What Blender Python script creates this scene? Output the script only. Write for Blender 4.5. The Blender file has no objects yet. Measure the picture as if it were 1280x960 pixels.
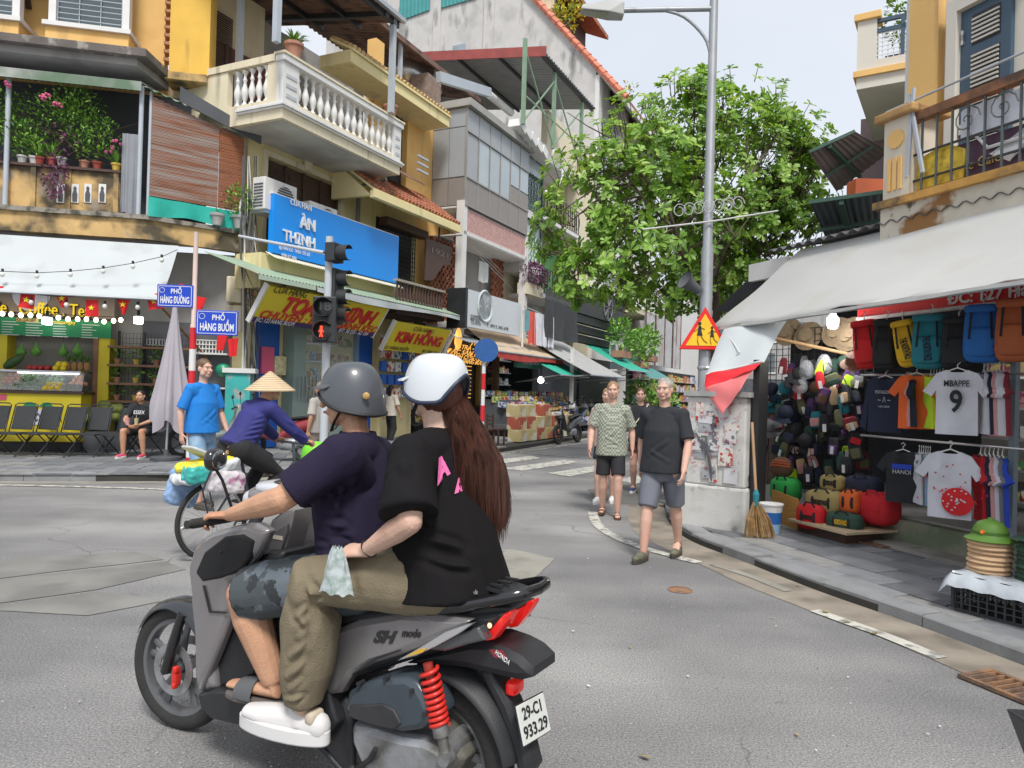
import bpy,bmesh,math,random
import numpy as np
from math import sin,cos,pi,radians,sqrt,atan2,tan
from mathutils import Vector as V,Matrix as Mx,noise
SC=bpy.context.scene
COL=SC.collection
random.seed(7)
# ---------------------------------------------------------------- camera
CAMH,FPX=1.6,900.0
pitch,roll=math.atan(6/900),radians(1.6)
fwd=V((0,cos(pitch),sin(pitch)));up0=V((0,-sin(pitch),cos(pitch)));X0=V((1,0,0))
cr=X0*cos(roll)+up0*sin(roll)
cu=up0*cos(roll)-X0*sin(roll)
cam=bpy.data.objects.new('camera',bpy.data.cameras.new('camera'));COL.objects.link(cam)
cam.matrix_world=Mx.Translation((0,0,CAMH))@Mx((cr,cu,-fwd)).transposed().to_4x4()
cam.data.sensor_width=36;cam.data.lens=36*FPX/1280;cam.data.clip_end=2000;cam.data.clip_start=.05
SC.camera=cam
# ---------------------------------------------------------------- world, sun, exposure
SUN_EL,SUN_ROT=radians(56),radians(168)
w=bpy.data.worlds.new('World');SC.world=w;w.use_nodes=True
nt=w.node_tree;bg=nt.nodes['Background']
sky=nt.nodes.new('ShaderNodeTexSky');sky.sky_type='NISHITA';sky.sun_disc=False
sky.sun_elevation=SUN_EL;sky.sun_rotation=SUN_ROT;sky.dust_density=3;sky.air_density=1.2
mx=nt.nodes.new('ShaderNodeMix');mx.data_type='RGBA';mx.inputs[0].default_value=.82
tcw=nt.nodes.new('ShaderNodeTexCoord');nzw=nt.nodes.new('ShaderNodeTexNoise');nzw.inputs['Scale'].default_value=2.2;nzw.inputs['Detail'].default_value=4
rpw=nt.nodes.new('ShaderNodeValToRGB');rpw.color_ramp.elements[0].position=.35;rpw.color_ramp.elements[1].position=.7
rpw.color_ramp.elements[0].color=(4.3,4.6,5.05,1);rpw.color_ramp.elements[1].color=(5.2,5.35,5.6,1)
nt.links.new(tcw.outputs['Generated'],nzw.inputs['Vector']);nt.links.new(nzw.outputs['Fac'],rpw.inputs[0])
nt.links.new(sky.outputs[0],mx.inputs[6]);nt.links.new(rpw.outputs[0],mx.inputs[7]);nt.links.new(mx.outputs[2],bg.inputs[0])
bg.inputs[1].default_value=.1
sun=bpy.data.objects.new('sun',bpy.data.lights.new('sun','SUN'));COL.objects.link(sun)
sun.data.energy=1.7;sun.data.angle=radians(14);sun.data.color=(1,.97,.92)
# the sky's sun_rotation turns clockwise from +Y
sd=V((sin(SUN_ROT)*cos(SUN_EL),cos(SUN_ROT)*cos(SUN_EL),sin(SUN_EL)))
sun.rotation_euler=(-sd).to_track_quat('-Z','Y').to_euler()
SC.view_settings.view_transform='Standard';SC.view_settings.look='None'
SC.view_settings.exposure=.9;SC.view_settings.gamma=1
SC.render.engine='CYCLES';SC.cycles.max_bounces=6;SC.cycles.transparent_max_bounces=8
# ---------------------------------------------------------------- surveying helpers
def ray(px,py):
 return(fwd*FPX+cr*(px-640)-cu*(py-480)).normalized()
def on_z(px,py,z=0.0):
 r=ray(px,py);t=(z-CAMH)/r.z
 return V((r.x*t,r.y*t,z))
def at_d(px,py,d):
 r=ray(px,py);t=d/r.y
 return V((r.x*t,d,CAMH+r.z*t))
class Frame:
 """a vertical reference plane: x along it, -y towards the street, z up"""
 def __init__(s,x,y,deg):
  s.o=V((x,y,0));a=radians(deg);s.a=a
  s.u=V((cos(a),sin(a),0));s.n=V((-sin(a),cos(a),0))
  s.M=Mx.Translation(s.o)@Mx.Rotation(a,4,'Z')
 def p(s,px,py,off=0.0):
  r=ray(px,py);q=s.o+s.n*off;c=V((0,0,CAMH))
  t=(q-c).dot(s.n)/r.dot(s.n);h=c+r*t-s.o
  return h.dot(s.u),h.z
 def v(s,px,py,off=0.0):
  a,z=s.p(px,py,off);return V((a,off,z))
 def w(s,x,y,z=0):return s.M@V((x,y,z))
 # ---------------------------------------------------------------- materials
MT={}
def lk(nt,a,b):nt.links.new(a,b)
def mat(name,col=(.5,.5,.5),rough=.7,amt=.12,ns=3.0,bump=0.0,bs=40.0,metal=0.0,col2=None,c2s=2.0,c2t=(.45,.62),
stretch=(1,1,1),emit=None,es=1.0,alpha=1.0,trans=0.0,coat=0.0,grunge=None,gs=(1,1,1),gt=(.5,.7),spec=None,sheen=0):
 if name in MT:return MT[name]
 m=bpy.data.materials.new(name);m.use_nodes=True;MT[name]=m
 nt=m.node_tree;b=nt.nodes['Principled BSDF']
 tc=nt.nodes.new('ShaderNodeTexCoord')
 oi=nt.nodes.new('ShaderNodeObjectInfo')
 def noise_(scale,detail=5,st=(1,1,1)):
  mp=nt.nodes.new('ShaderNodeMapping');mp.inputs['Scale'].default_value=st
  lk(nt,tc.outputs['Object'],mp.inputs['Vector'])
  n=nt.nodes.new('ShaderNodeTexNoise');n.inputs['Scale'].default_value=scale;n.inputs['Detail'].default_value=detail
  lk(nt,mp.outputs[0],n.inputs['Vector']);return n
 def ramp(src,a,c):
  r=nt.nodes.new('ShaderNodeMapRange');r.inputs[1].default_value=a;r.inputs[2].default_value=c
  lk(nt,src,r.inputs[0]);return r
 def mix(f,a,c,mode='MIX'):
  x=nt.nodes.new('ShaderNodeMix');x.data_type='RGBA';x.blend_type=mode
  if hasattr(f,'links'):lk(nt,f,x.inputs[0])
  else:x.inputs[0].default_value=f
  for i,q in((6,a),(7,c)):
   if hasattr(q,'links'):lk(nt,q,x.inputs[i])
   else:x.inputs[i].default_value=(*q[:3],1)
  return x.outputs[2]
 n1=noise_(ns,6,stretch)
 r1=ramp(n1.outputs['Fac'],.3,.7)
 lo=tuple(c*(1-amt)for c in col);hi=tuple(min(1,c*(1+amt))for c in col)
 c=mix(r1.outputs[0],lo,hi)
 if col2:
  n2=noise_(c2s,8,stretch);r2=ramp(n2.outputs['Fac'],*c2t);c=mix(r2.outputs[0],c,col2)
 if grunge:
  n3=noise_(1.0,9,gs);r3=ramp(n3.outputs['Fac'],*gt);c=mix(r3.outputs[0],c,grunge)
 lk(nt,c,b.inputs['Base Color'])
 b.inputs['Roughness'].default_value=rough;b.inputs['Metallic'].default_value=metal
 if spec is not None:b.inputs['Specular IOR Level'].default_value=spec
 if coat:b.inputs['Coat Weight'].default_value=coat;b.inputs['Coat Roughness'].default_value=.08
 if sheen:b.inputs['Sheen Weight'].default_value=sheen
 if rough>.15 and amt:
  rr=nt.nodes.new('ShaderNodeMapRange');rr.inputs[3].default_value=max(0,rough-.1);rr.inputs[4].default_value=min(1,rough+.1)
  lk(nt,n1.outputs['Fac'],rr.inputs[0]);lk(nt,rr.outputs[0],b.inputs['Roughness'])
 if bump:
  nb=noise_(bs,4,stretch);bp=nt.nodes.new('ShaderNodeBump');bp.inputs['Strength'].default_value=bump;bp.inputs['Distance'].default_value=.01
  lk(nt,nb.outputs['Fac'],bp.inputs['Height']);lk(nt,bp.outputs[0],b.inputs['Normal'])
 if emit:b.inputs['Emission Color'].default_value=(*emit,1);b.inputs['Emission Strength'].default_value=es
 if alpha<1:b.inputs['Alpha'].default_value=alpha
 if trans:b.inputs['Transmission Weight'].default_value=trans
 return m
def rgb(r,g,b): # an 8-bit display colour as seen under the overcast light, taken down to a base colour
 f=lambda c:((c/255+.055)/1.055)**2.4 if c>10 else c/3300
 return tuple(min(.85,f(c)*.82)for c in(r,g,b))
 # ---------------------------------------------------------------- mesh builder
class MB:
 def __init__(s):s.v=[];s.f=[];s.mi=[];s.m=Mx.Identity(4);s.k=0
 def add(s,vs,fs):
  o=len(s.v);M=s.m
  s.v+=[tuple(M@V(p))for p in vs]
  s.f+=[tuple(i+o for i in f)for f in fs];s.mi+=[s.k]*len(fs);return s
 def box(s,x0,y0,z0,x1,y1,z1):
  if x0>x1:x0,x1=x1,x0
  if y0>y1:y0,y1=y1,y0
  if z0>z1:z0,z1=z1,z0
  return s.add([(x0,y0,z0),(x1,y0,z0),(x1,y1,z0),(x0,y1,z0),(x0,y0,z1),(x1,y0,z1),(x1,y1,z1),(x0,y1,z1)],
[(0,3,2,1),(4,5,6,7),(0,1,5,4),(1,2,6,5),(2,3,7,6),(3,0,4,7)])
 def cb(s,c,d,R=None):
  M=s.m;s.m=M@Mx.Translation(c)@(R or Mx.Identity(4));s.box(-d[0]/2,-d[1]/2,-d[2]/2,d[0]/2,d[1]/2,d[2]/2);s.m=M;return s
 def bar(s,a,b,wd,ht=None): # square bar between two points
  a,b=V(a),V(b);d=b-a;L=d.length
  if L<1e-6:return s
  q=d.to_track_quat('Z','Y').to_matrix().to_4x4();ht=ht or wd
  M=s.m;s.m=M@Mx.Translation(a)@q;s.box(-wd/2,-ht/2,0,wd/2,ht/2,L);s.m=M;return s
 def tube(s,pts,rad,n=8,cap=True,rnd=False,ups=None):
  """tube through points; rad number / list / list of (rx, ry) with rx along the side vector"""
  pts=[V(p)for p in pts];k=len(pts)
  if not isinstance(rad,(list,tuple)):rad=[rad]*k
  if k==2 and len(rad)==2 and not isinstance(rad[0],(list,tuple)):pass
  rad=[r if isinstance(r,(list,tuple))else(r,r)for r in rad]
  T=[]
  for i in range(k):
   a=pts[max(0,i-1)];b=pts[min(k-1,i+1)];d=b-a
   T.append(d.normalized()if d.length>1e-9 else V((0,0,1)))
  sd=ups.copy()if ups is not None else None
  if sd is None:
   sd=V((0,0,1)).cross(T[0])
   if sd.length<.1:sd=V((0,1,0)).cross(T[0])
  vs=[];fs=[];rings=[]
  def ring(c,t,sx,rx,ry):
   nonlocal vs
   y=t.cross(sx).normalized();o=len(vs)
   for j in range(n):
    a=2*pi*j/n;vs.append(c+sx*rx*cos(a)+y*ry*sin(a))
   rings.append(o)
  sx=sd
  for i in range(k):
   sx=(sx-T[i]*sx.dot(T[i]));
   if sx.length<1e-6:sx=T[i].orthogonal()
   sx.normalize();rx,ry=rad[i]
   if rnd and i==0 and rnd!='e':
    for q in(80,55,28):ring(pts[0]-T[0]*min(rx,ry)*sin(radians(q)),T[0],sx,rx*cos(radians(q)),ry*cos(radians(q)))
   ring(pts[i],T[i],sx,rx,ry)
   if rnd and i==k-1 and rnd!='s':
    for q in(28,55,80):ring(pts[-1]+T[-1]*min(rx,ry)*sin(radians(q)),T[-1],sx,rx*cos(radians(q)),ry*cos(radians(q)))
  for a,b in zip(rings[:-1],rings[1:]):
   for j in range(n):
    fs.append((a+j,a+(j+1)%n,b+(j+1)%n,b+j))
  if cap:
   fs.append(tuple(rings[0]+j for j in range(n))[::-1]);fs.append(tuple(rings[-1]+j for j in range(n)))
  return s.add(vs,fs)
 def lathe(s,prof,c=(0,0,0),n=16,axis='Z',arc=2*pi):
  """prof: (radius, height)"""
  vs=[];fs=[];k=len(prof)
  full=abs(arc-2*pi)<1e-6;nn=n if full else n+1
  for r,h in prof:
   for j in range(nn):
    a=arc*j/n;p=(r*cos(a),r*sin(a),h)
    if axis=='Y':p=(p[0],-p[2],p[1])
    if axis=='X':p=(p[2],p[0],p[1])
    vs.append((p[0]+c[0],p[1]+c[1],p[2]+c[2]))
  for i in range(k-1):
   for j in range(n):
    j2=(j+1)%nn
    fs.append((i*nn+j,i*nn+j2,(i+1)*nn+j2,(i+1)*nn+j))
  if full and tuple(prof[0])!=tuple(prof[-1]):
   if prof[0][0]>1e-5:fs.append(tuple(range(n))[::-1])
   if prof[-1][0]>1e-5:fs.append(tuple((k-1)*nn+j for j in range(n)))
  return s.add(vs,fs)
 def ell(s,c,r,R=None,n=12,m=8):
  if not isinstance(r,(tuple,list)):r=(r,r,r)
  vs=[];fs=[]
  for i in range(1,m):
   t=pi*i/m
   for j in range(n):
    a=2*pi*j/n;vs.append((r[0]*sin(t)*cos(a),r[1]*sin(t)*sin(a),r[2]*cos(t)))
  vs+=[(0,0,r[2]),(0,0,-r[2])];T,B=len(vs)-2,len(vs)-1
  for i in range(m-2):
   for j in range(n):fs.append((i*n+j,(i+1)*n+j,(i+1)*n+(j+1)%n,i*n+(j+1)%n))
  for j in range(n):
   fs.append((T,j,(j+1)%n));fs.append((B,(m-2)*n+(j+1)%n,(m-2)*n+j))
  M=s.m;s.m=M@Mx.Translation(c)@(R or Mx.Identity(4));s.add(vs,fs);s.m=M;return s
 def sell(s,c,r,e=.5,R=None,n=16,m=10,pinch=0):
  """rounded box (superellipsoid)"""
  f=lambda a:math.copysign(abs(a)**e,a);vs=[];fs=[]
  for i in range(m+1):
   t=-pi/2+pi*i/m
   for j in range(n):
    a=2*pi*j/n;z=f(sin(t));k=1-pinch*(z+1)/2;vs.append((r[0]*f(cos(t))*f(cos(a))*k,r[1]*f(cos(t))*f(sin(a))*k,r[2]*z))
  for i in range(m):
   for j in range(n):fs.append((i*n+j,i*n+(j+1)%n,(i+1)*n+(j+1)%n,(i+1)*n+j))
  M=s.m;s.m=M@Mx.Translation(c)@(R or Mx.Identity(4));s.add(vs,fs);s.m=M;return s
 def prism(s,poly,y0,y1,inset=0.0,axis='Y'):
  """2-D polygon (x,z) extruded between y0 and y1 (y0 = nearer face, shrunk by inset)"""
  n=len(poly);cx=sum(p[0]for p in poly)/n;cz=sum(p[1]for p in poly)/n
  def P(p,y):return(p[0],y,p[1])if axis=='Y' else((p[0],p[1],y)if axis=='Z' else(y,p[0],p[1]))
  A=[P(p,y0)for p in poly];B=[P(p,y1)for p in poly]
  vs=A+B;fs=[]
  if inset:
   e=abs(inset)*.7*(1 if y1>y0 else-1)
   I=[]
   for i,p in enumerate(poly):
    a,b=V(poly[i-1]),V(poly[(i+1)%n]);q=V(p)
    d1=(q-a).normalized();d2=(b-q).normalized();nn=V((-(d1+d2).y,(d1+d2).x))
    if nn.length>1e-6:nn.normalize()
    area=sum(poly[k-1][0]*poly[k][1]-poly[k][0]*poly[k-1][1]for k in range(n))
    I.append(q+nn*inset*(1 if area>0 else-1))
   vs=[P(p,y0)for p in I]+[P(p,y0+e)for p in poly]+B
   fs=[tuple(range(n))]+[(i,i+n,(i+1)%n+n,(i+1)%n)for i in range(n)]+[(i+n,i+2*n,(i+1)%n+2*n,(i+1)%n+n)for i in range(n)]+[tuple(range(2*n,3*n))[::-1]]
  else:
   fs=[tuple(range(n)),tuple(range(n,2*n))[::-1]]+[(i,i+n,(i+1)%n+n,(i+1)%n)for i in range(n)]
  return s.add(vs,fs)
 def quadgrid(s,fn,nu,nv,thick=None):
  vs=[fn(i/nu,j/nv)for j in range(nv+1)for i in range(nu+1)]
  fs=[(j*(nu+1)+i,j*(nu+1)+i+1,(j+1)*(nu+1)+i+1,(j+1)*(nu+1)+i)for j in range(nv)for i in range(nu)]
  if thick:
   o=len(vs);t=V(thick);vs=[V(p)for p in vs];vs+=[p+t for p in vs]
   fs+=[tuple(i+o for i in f)[::-1]for f in fs]
   w=nu+1
   for i in range(nu):fs+=[(i,o+i,o+i+1,i+1),(nv*w+i,nv*w+i+1,o+nv*w+i+1,o+nv*w+i)]
   for j in range(nv):fs+=[(j*w,(j+1)*w,o+(j+1)*w,o+j*w),(j*w+nu,o+j*w+nu,o+(j+1)*w+nu,(j+1)*w+nu)]
  return s.add(vs,fs)
 def mesh(s,name,mats,smooth=None,fix=True):
  me=bpy.data.meshes.new(name);me.from_pydata(s.v,[],s.f)
  if not isinstance(mats,(list,tuple)):mats=[mats]
  for m in mats:me.materials.append(m)
  if len(mats)>1:me.polygons.foreach_set('material_index',s.mi)
  if fix and len(s.f)<60000:
   bm=bmesh.new();bm.from_mesh(me);bmesh.ops.recalc_face_normals(bm,faces=bm.faces);bm.to_mesh(me);bm.free()
  if smooth:
   me.polygons.foreach_set('use_smooth',[True]*len(me.polygons));me.set_sharp_from_angle(angle=radians(smooth))
  me.update();return me
 def build(s,name,mats,parent=None,smooth=None,bev=0,loc=None,rot=None,fix=True,**tags):
  return link(name,s.mesh(name,mats,smooth,fix),parent,loc,rot,bev,**tags)
def tag(o,label=None,cat=None,group=None,kind=None):
 if label:o['label']=label
 if cat:o['category']=cat
 if group:o['group']=group
 if kind:o['kind']=kind
 return o
def link(name,data,parent=None,loc=None,rot=None,bev=0,**tags):
 o=bpy.data.objects.new(name,data);COL.objects.link(o)
 if parent is not None:o.parent=parent
 if loc is not None:o.location=loc
 if rot is not None:o.rotation_euler=rot
 if bev:
  m=o.modifiers.new('bevel','BEVEL');m.width=bev;m.segments=2;m.limit_method='ANGLE';m.angle_limit=radians(40)
 return tag(o,**tags)
def thing(name,label,cat,loc=(0,0,0),rz=0,group=None,M=None):
 o=bpy.data.objects.new(name,None);COL.objects.link(o);o.empty_display_size=.2
 if M is not None:o.matrix_world=M
 else:o.location=loc;o.rotation_euler=(0,0,rz)
 return tag(o,label,cat,group)
def dup(root,loc=None,rz=None,label=None,group=None,M=None,scale=None):
 r=root.copy();COL.objects.link(r)
 if loc is not None:r.location=loc
 if rz is not None:r.rotation_euler=(0,0,rz)
 if M is not None:r.matrix_world=M
 if scale:r.scale=scale
 if label:r['label']=label
 if group:r['group']=group
 for ch in list(KIDS(root)):
  c=ch.copy();COL.objects.link(c);c.parent=r;NEWK.append((r.name,c))
  for g in KIDS(ch):
   d=g.copy();COL.objects.link(d);d.parent=c;NEWK.append((c.name,d))
 return r
NEWK=[]
def KIDS(o):return list(o.children)
FIT=[];WRAP={}
def text(s,parent,size,mat_,M,width=None,extrude=.002,shear=0,align='CENTER',bold=0,name='lettering',spacing=1.0,label=None):
 """lettering in the local XZ-like plane given by matrix M (x right, y up, z out)"""
 cu_=bpy.data.curves.new(name,'FONT');cu_.body=s;cu_.size=size;cu_.extrude=extrude;cu_.align_x=align;cu_.align_y='CENTER'
 cu_.shear=shear;cu_.offset=bold;cu_.space_character=spacing;cu_.resolution_u=3
 cu_.materials.append(mat_)
 o=bpy.data.objects.new(name,cu_);COL.objects.link(o)
 if parent is not None:o.parent=parent
 if width:FIT.append((o,width,M))
 o.matrix_basis=M
 if label:o['label']=label
 return o
def face_M(x,y,z,tilt=0,rz=0,roll_=0):
 """orientation for lettering that faces local -y"""
 return Mx.Translation((x,y,z))@Mx.Rotation(rz,4,'Z')@Mx.Rotation(pi/2+tilt,4,'X')@Mx.Rotation(roll_,4,'Z')
def fit_texts():
 """turn the lettering into meshes of the wanted width"""
 bpy.context.view_layer.update();dg=bpy.context.evaluated_depsgraph_get()
 want={o.name:(wd,M)for o,wd,M in FIT}
 for o in[o for o in SC.objects if o.type=='FONT']:
  me=bpy.data.meshes.new_from_object(o.evaluated_get(dg));me.name='lettering'
  if o.name in WRAP: # printed cloth: lay the letters on the garment they are printed on
   from mathutils.bvhtree import BVHTree
   B=BVHTree.FromPolygons([v.co for v in WRAP[o.name].vertices],[p.vertices for p in WRAP[o.name].polygons]);Mb=o.matrix_basis;n_=(Mb.to_3x3()@V((0,0,1))).normalized();Mi=Mb.inverted()
   bm=bmesh.new();bm.from_mesh(me);bmesh.ops.subdivide_edges(bm,edges=[e for e in bm.edges if e.calc_length()>.012],cuts=2);bm.to_mesh(me);bm.free()
   for v in me.vertices:
    q=Mb@v.co;h=B.ray_cast(q+n_*.25,-n_)
    if h[0]is not None:v.co=Mi@(h[0]+n_*.0035)
  M=o.matrix_basis.copy();nm=o.name;par=o.parent;lab=o.get('label')
  if nm in want and len(me.vertices):
   xs=[v.co.x for v in me.vertices];d=max(xs)-min(xs);M=M@Mx.Diagonal((want[nm][0]/d,1,1,1))
  bpy.data.objects.remove(o)
  n=bpy.data.objects.new(nm,me);COL.objects.link(n)
  if par is not None:n.parent=par
  n.matrix_basis=M
  if lab:n['label']=lab
  # ---------------------------------------------------------------- soft bodies: overlapping volumes grown into one surface
def blob(name,mb,voxel,mat_,parent,smooth=3,disp=None,bev=0,dec=0,**tags):
 me=mb.mesh(name+'_raw',mat_,fix=False)
 o=bpy.data.objects.new(name,me);COL.objects.link(o)
 m=o.modifiers.new('r','REMESH');m.mode='VOXEL';m.voxel_size=voxel;m.use_smooth_shade=True
 if smooth:
  s=o.modifiers.new('s','SMOOTH');s.factor=.5;s.iterations=smooth
 dg=bpy.context.evaluated_depsgraph_get()
 me2=bpy.data.meshes.new_from_object(o.evaluated_get(dg));me2.name=name
 o.modifiers.clear();o.data=me2;bpy.data.meshes.remove(me)
 n=len(me2.vertices)
 if disp and n:
  co=np.empty(n*3);me2.vertices.foreach_get('co',co);co=co.reshape(-1,3)
  nr=np.empty(n*3);me2.vertices.foreach_get('normal',nr);nr=nr.reshape(-1,3)
  d=disp(co,nr);co=co+nr*d[:,None]if d.ndim==1 else co+d
  me2.vertices.foreach_set('co',co.ravel())
 me2.polygons.foreach_set('use_smooth',[True]*len(me2.polygons));me2.update()
 if not me2.materials:me2.materials.append(mat_)
 if parent is not None:o.parent=parent
 return tag(o,**tags)
def nz(co,sx,sy,sz,seed=0):
 """cheap smooth pseudo-noise on an array of points"""
 rs=np.random.RandomState(seed);out=np.zeros(len(co));q=co*np.array([sx,sy,sz])
 for k in range(9):
  d=rs.normal(size=3)*(1+.35*k);ph=rs.rand()*6.28
  out+=np.sin(q@d+ph+1.3*np.sin(q@rs.normal(size=3)+rs.rand()*6))/(1+.3*k)
 return out/4.5
def folds(lines,amp=.006,base=.0,bscale=(8,8,8),seed=1):
 lines=[(a,b,c,d*1.5)for a,b,c,d in lines];base*=1.25
 """cloth: ridges along given segments [(p, q, width, depth)] over a faint general wrinkling"""
 def f(co,nr):
  d=base*nz(co,*bscale,seed=seed)
  r=1-2*np.abs(nz(co,bscale[0]*.6,bscale[1]*.6,bscale[2]*.6,seed=seed+5));d+=base*.8*np.clip(r,-1,1)
  for p,q,wd,dp in lines:
   p=np.array(p);q=np.array(q);L=q-p;t=np.clip(((co-p)@L)/(L@L),0,1)
   e=np.linalg.norm(co-(p+t[:,None]*L),axis=1)
   d+=dp*(np.exp(-(e/wd)**2)-.55*np.exp(-((e-1.8*wd)/wd)**2))*np.sin(pi*(t*.8+.1))
  return d
 return f
 # ================================================================ THE SETTING: ground
L=Frame(-10.9,14.6,12) # fruit shop row
A=Frame(-5.7,15.7,64.5) # row of houses down the street
C=Frame(4.42,7.1,-69.5) # souvenir shop on the near corner
def asphalt():
 m=mat('asphalt',(.265,.262,.262),.82,.1,.7,.5,220)
 nt=m.node_tree;b=nt.nodes['Principled BSDF'];tc=nt.nodes['Texture Coordinate']
 old=b.inputs['Base Color'].links[0].from_socket
 def N(t):return nt.nodes.new(t)
 v=N('ShaderNodeTexNoise');v.inputs['Scale'].default_value=95;v.inputs['Detail'].default_value=3;lk(nt,tc.outputs['Object'],v.inputs['Vector'])
 r=N('ShaderNodeValToRGB');r.color_ramp.elements[0].position=.33;r.color_ramp.elements[0].color=(.5,.5,.5,1)
 r.color_ramp.elements[1].position=.72;r.color_ramp.elements[1].color=(1.75,1.75,1.72,1);lk(nt,v.outputs['Fac'],r.inputs[0])
 m1=N('ShaderNodeMix');m1.data_type='RGBA';m1.blend_type='MULTIPLY';m1.inputs[0].default_value=.75;lk(nt,old,m1.inputs[6]);lk(nt,r.outputs[0],m1.inputs[7])
 # large patches, stains
 p=N('ShaderNodeTexNoise');p.inputs['Scale'].default_value=.35;p.inputs['Detail'].default_value=7;lk(nt,tc.outputs['Object'],p.inputs['Vector'])
 pr=N('ShaderNodeValToRGB');pr.color_ramp.elements[0].position=.38;pr.color_ramp.elements[0].color=(.72,.72,.73,1);pr.color_ramp.elements[1].position=.6;pr.color_ramp.elements[1].color=(1.06,1.05,1.04,1)
 lk(nt,p.outputs['Fac'],pr.inputs[0])
 m2=N('ShaderNodeMix');m2.data_type='RGBA';m2.blend_type='MULTIPLY';m2.inputs[0].default_value=1;lk(nt,m1.outputs[2],m2.inputs[6]);lk(nt,pr.outputs[0],m2.inputs[7])
 # dark worn blotches along the gutter side
 q=N('ShaderNodeTexNoise');q.inputs['Scale'].default_value=1.9;q.inputs['Detail'].default_value=10;q.inputs['Roughness'].default_value=.75;lk(nt,tc.outputs['Object'],q.inputs['Vector'])
 qr=N('ShaderNodeMapRange');qr.inputs[1].default_value=.61;qr.inputs[2].default_value=.70;lk(nt,q.outputs['Fac'],qr.inputs[0])
 m3=N('ShaderNodeMix');m3.data_type='RGBA';lk(nt,qr.outputs[0],m3.inputs[0]);lk(nt,m2.outputs[2],m3.inputs[6]);m3.inputs[7].default_value=(.15,.145,.14,1)
 # cracks
 vo=N('ShaderNodeTexVoronoi');vo.feature='DISTANCE_TO_EDGE';vo.inputs['Scale'].default_value=.55
 wn=N('ShaderNodeTexNoise');wn.inputs['Scale'].default_value=2.2;wn.inputs['Detail'].default_value=6;lk(nt,tc.outputs['Object'],wn.inputs['Vector'])
 ad=N('ShaderNodeMix');ad.data_type='RGBA';ad.blend_type='ADD';ad.inputs[0].default_value=.5;lk(nt,tc.outputs['Object'],ad.inputs[6]);lk(nt,wn.outputs['Color'],ad.inputs[7]);lk(nt,ad.outputs[2],vo.inputs['Vector'])
 cr_=N('ShaderNodeMapRange');cr_.inputs[1].default_value=.0;cr_.inputs[2].default_value=.006;cr_.inputs[3].default_value=.8;cr_.inputs[4].default_value=0;lk(nt,vo.outputs['Distance'],cr_.inputs[0])
 ms=N('ShaderNodeMapRange');ms.inputs[1].default_value=.5;ms.inputs[2].default_value=.6;lk(nt,p.outputs['Fac'],ms.inputs[0])
 mu=N('ShaderNodeMath');mu.operation='MULTIPLY';lk(nt,cr_.outputs[0],mu.inputs[0]);lk(nt,ms.outputs[0],mu.inputs[1])
 m4=N('ShaderNodeMix');m4.data_type='RGBA';lk(nt,mu.outputs[0],m4.inputs[0]);lk(nt,m3.outputs[2],m4.inputs[6]);m4.inputs[7].default_value=(.05,.05,.05,1)
 # tyre-polished lanes and oily darkening, long and faint
 mp=N('ShaderNodeMapping');mp.inputs['Rotation'].default_value=(0,0,.9);mp.inputs['Scale'].default_value=(.22,1.3,1);lk(nt,tc.outputs['Object'],mp.inputs[0])
 ln=N('ShaderNodeTexNoise');ln.inputs['Scale'].default_value=1.0;ln.inputs['Detail'].default_value=5;lk(nt,mp.outputs[0],ln.inputs['Vector'])
 lr=N('ShaderNodeValToRGB');lr.color_ramp.elements[0].position=.36;lr.color_ramp.elements[0].color=(.80,.80,.81,1);lr.color_ramp.elements[1].position=.62;lr.color_ramp.elements[1].color=(1.07,1.07,1.06,1);lk(nt,ln.outputs['Fac'],lr.inputs[0])
 m5=N('ShaderNodeMix');m5.data_type='RGBA';m5.blend_type='MULTIPLY';m5.inputs[0].default_value=1;lk(nt,m4.outputs[2],m5.inputs[6]);lk(nt,lr.outputs[0],m5.inputs[7])
 sp=N('ShaderNodeTexNoise');sp.inputs['Scale'].default_value=7;sp.inputs['Detail'].default_value=8;sp.inputs['Roughness'].default_value=.8;lk(nt,tc.outputs['Object'],sp.inputs['Vector'])
 sr=N('ShaderNodeMapRange');sr.inputs[1].default_value=.66;sr.inputs[2].default_value=.74;sr.inputs[4].default_value=.6;lk(nt,sp.outputs['Fac'],sr.inputs[0])
 m6=N('ShaderNodeMix');m6.data_type='RGBA';lk(nt,sr.outputs[0],m6.inputs[0]);lk(nt,m5.outputs[2],m6.inputs[6]);m6.inputs[7].default_value=(.11,.105,.10,1)
 lk(nt,m6.outputs[2],b.inputs['Base Color'])
 return m
mASPH=asphalt()
mCONC=mat('concrete',(.29,.275,.24),.85,.14,2.2,.4,90,col2=(.2,.19,.165),c2s=1.6,c2t=(.5,.66),grunge=(.13,.125,.11),gs=(6,6,6),gt=(.62,.72))
mCONC2=mat('gutter_concrete',(.27,.235,.19),.85,.2,2.5,.5,70,col2=(.16,.14,.11),c2s=2.6,c2t=(.48,.68))
mLINE=mat('road_paint',(.56,.545,.48),.7,.14,6,.3,120,col2=(.25,.245,.24),c2s=9,c2t=(.49,.6))
mKERB=mat('kerb_stone',(.25,.255,.26),.8,.12,4,.4,80,col2=(.15,.15,.145),c2s=3,c2t=(.5,.7))
mPAV=[mat('paving_slate_%s'%k,c,.72,.14,5,.35,90,col2=tuple(x*.68 for x in c),c2s=3.2,c2t=(.46,.66))for k,c in
(('a',(.235,.242,.255)),('b',(.18,.188,.202)),('c',(.275,.272,.265)),('d',(.145,.15,.16)))]
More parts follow.
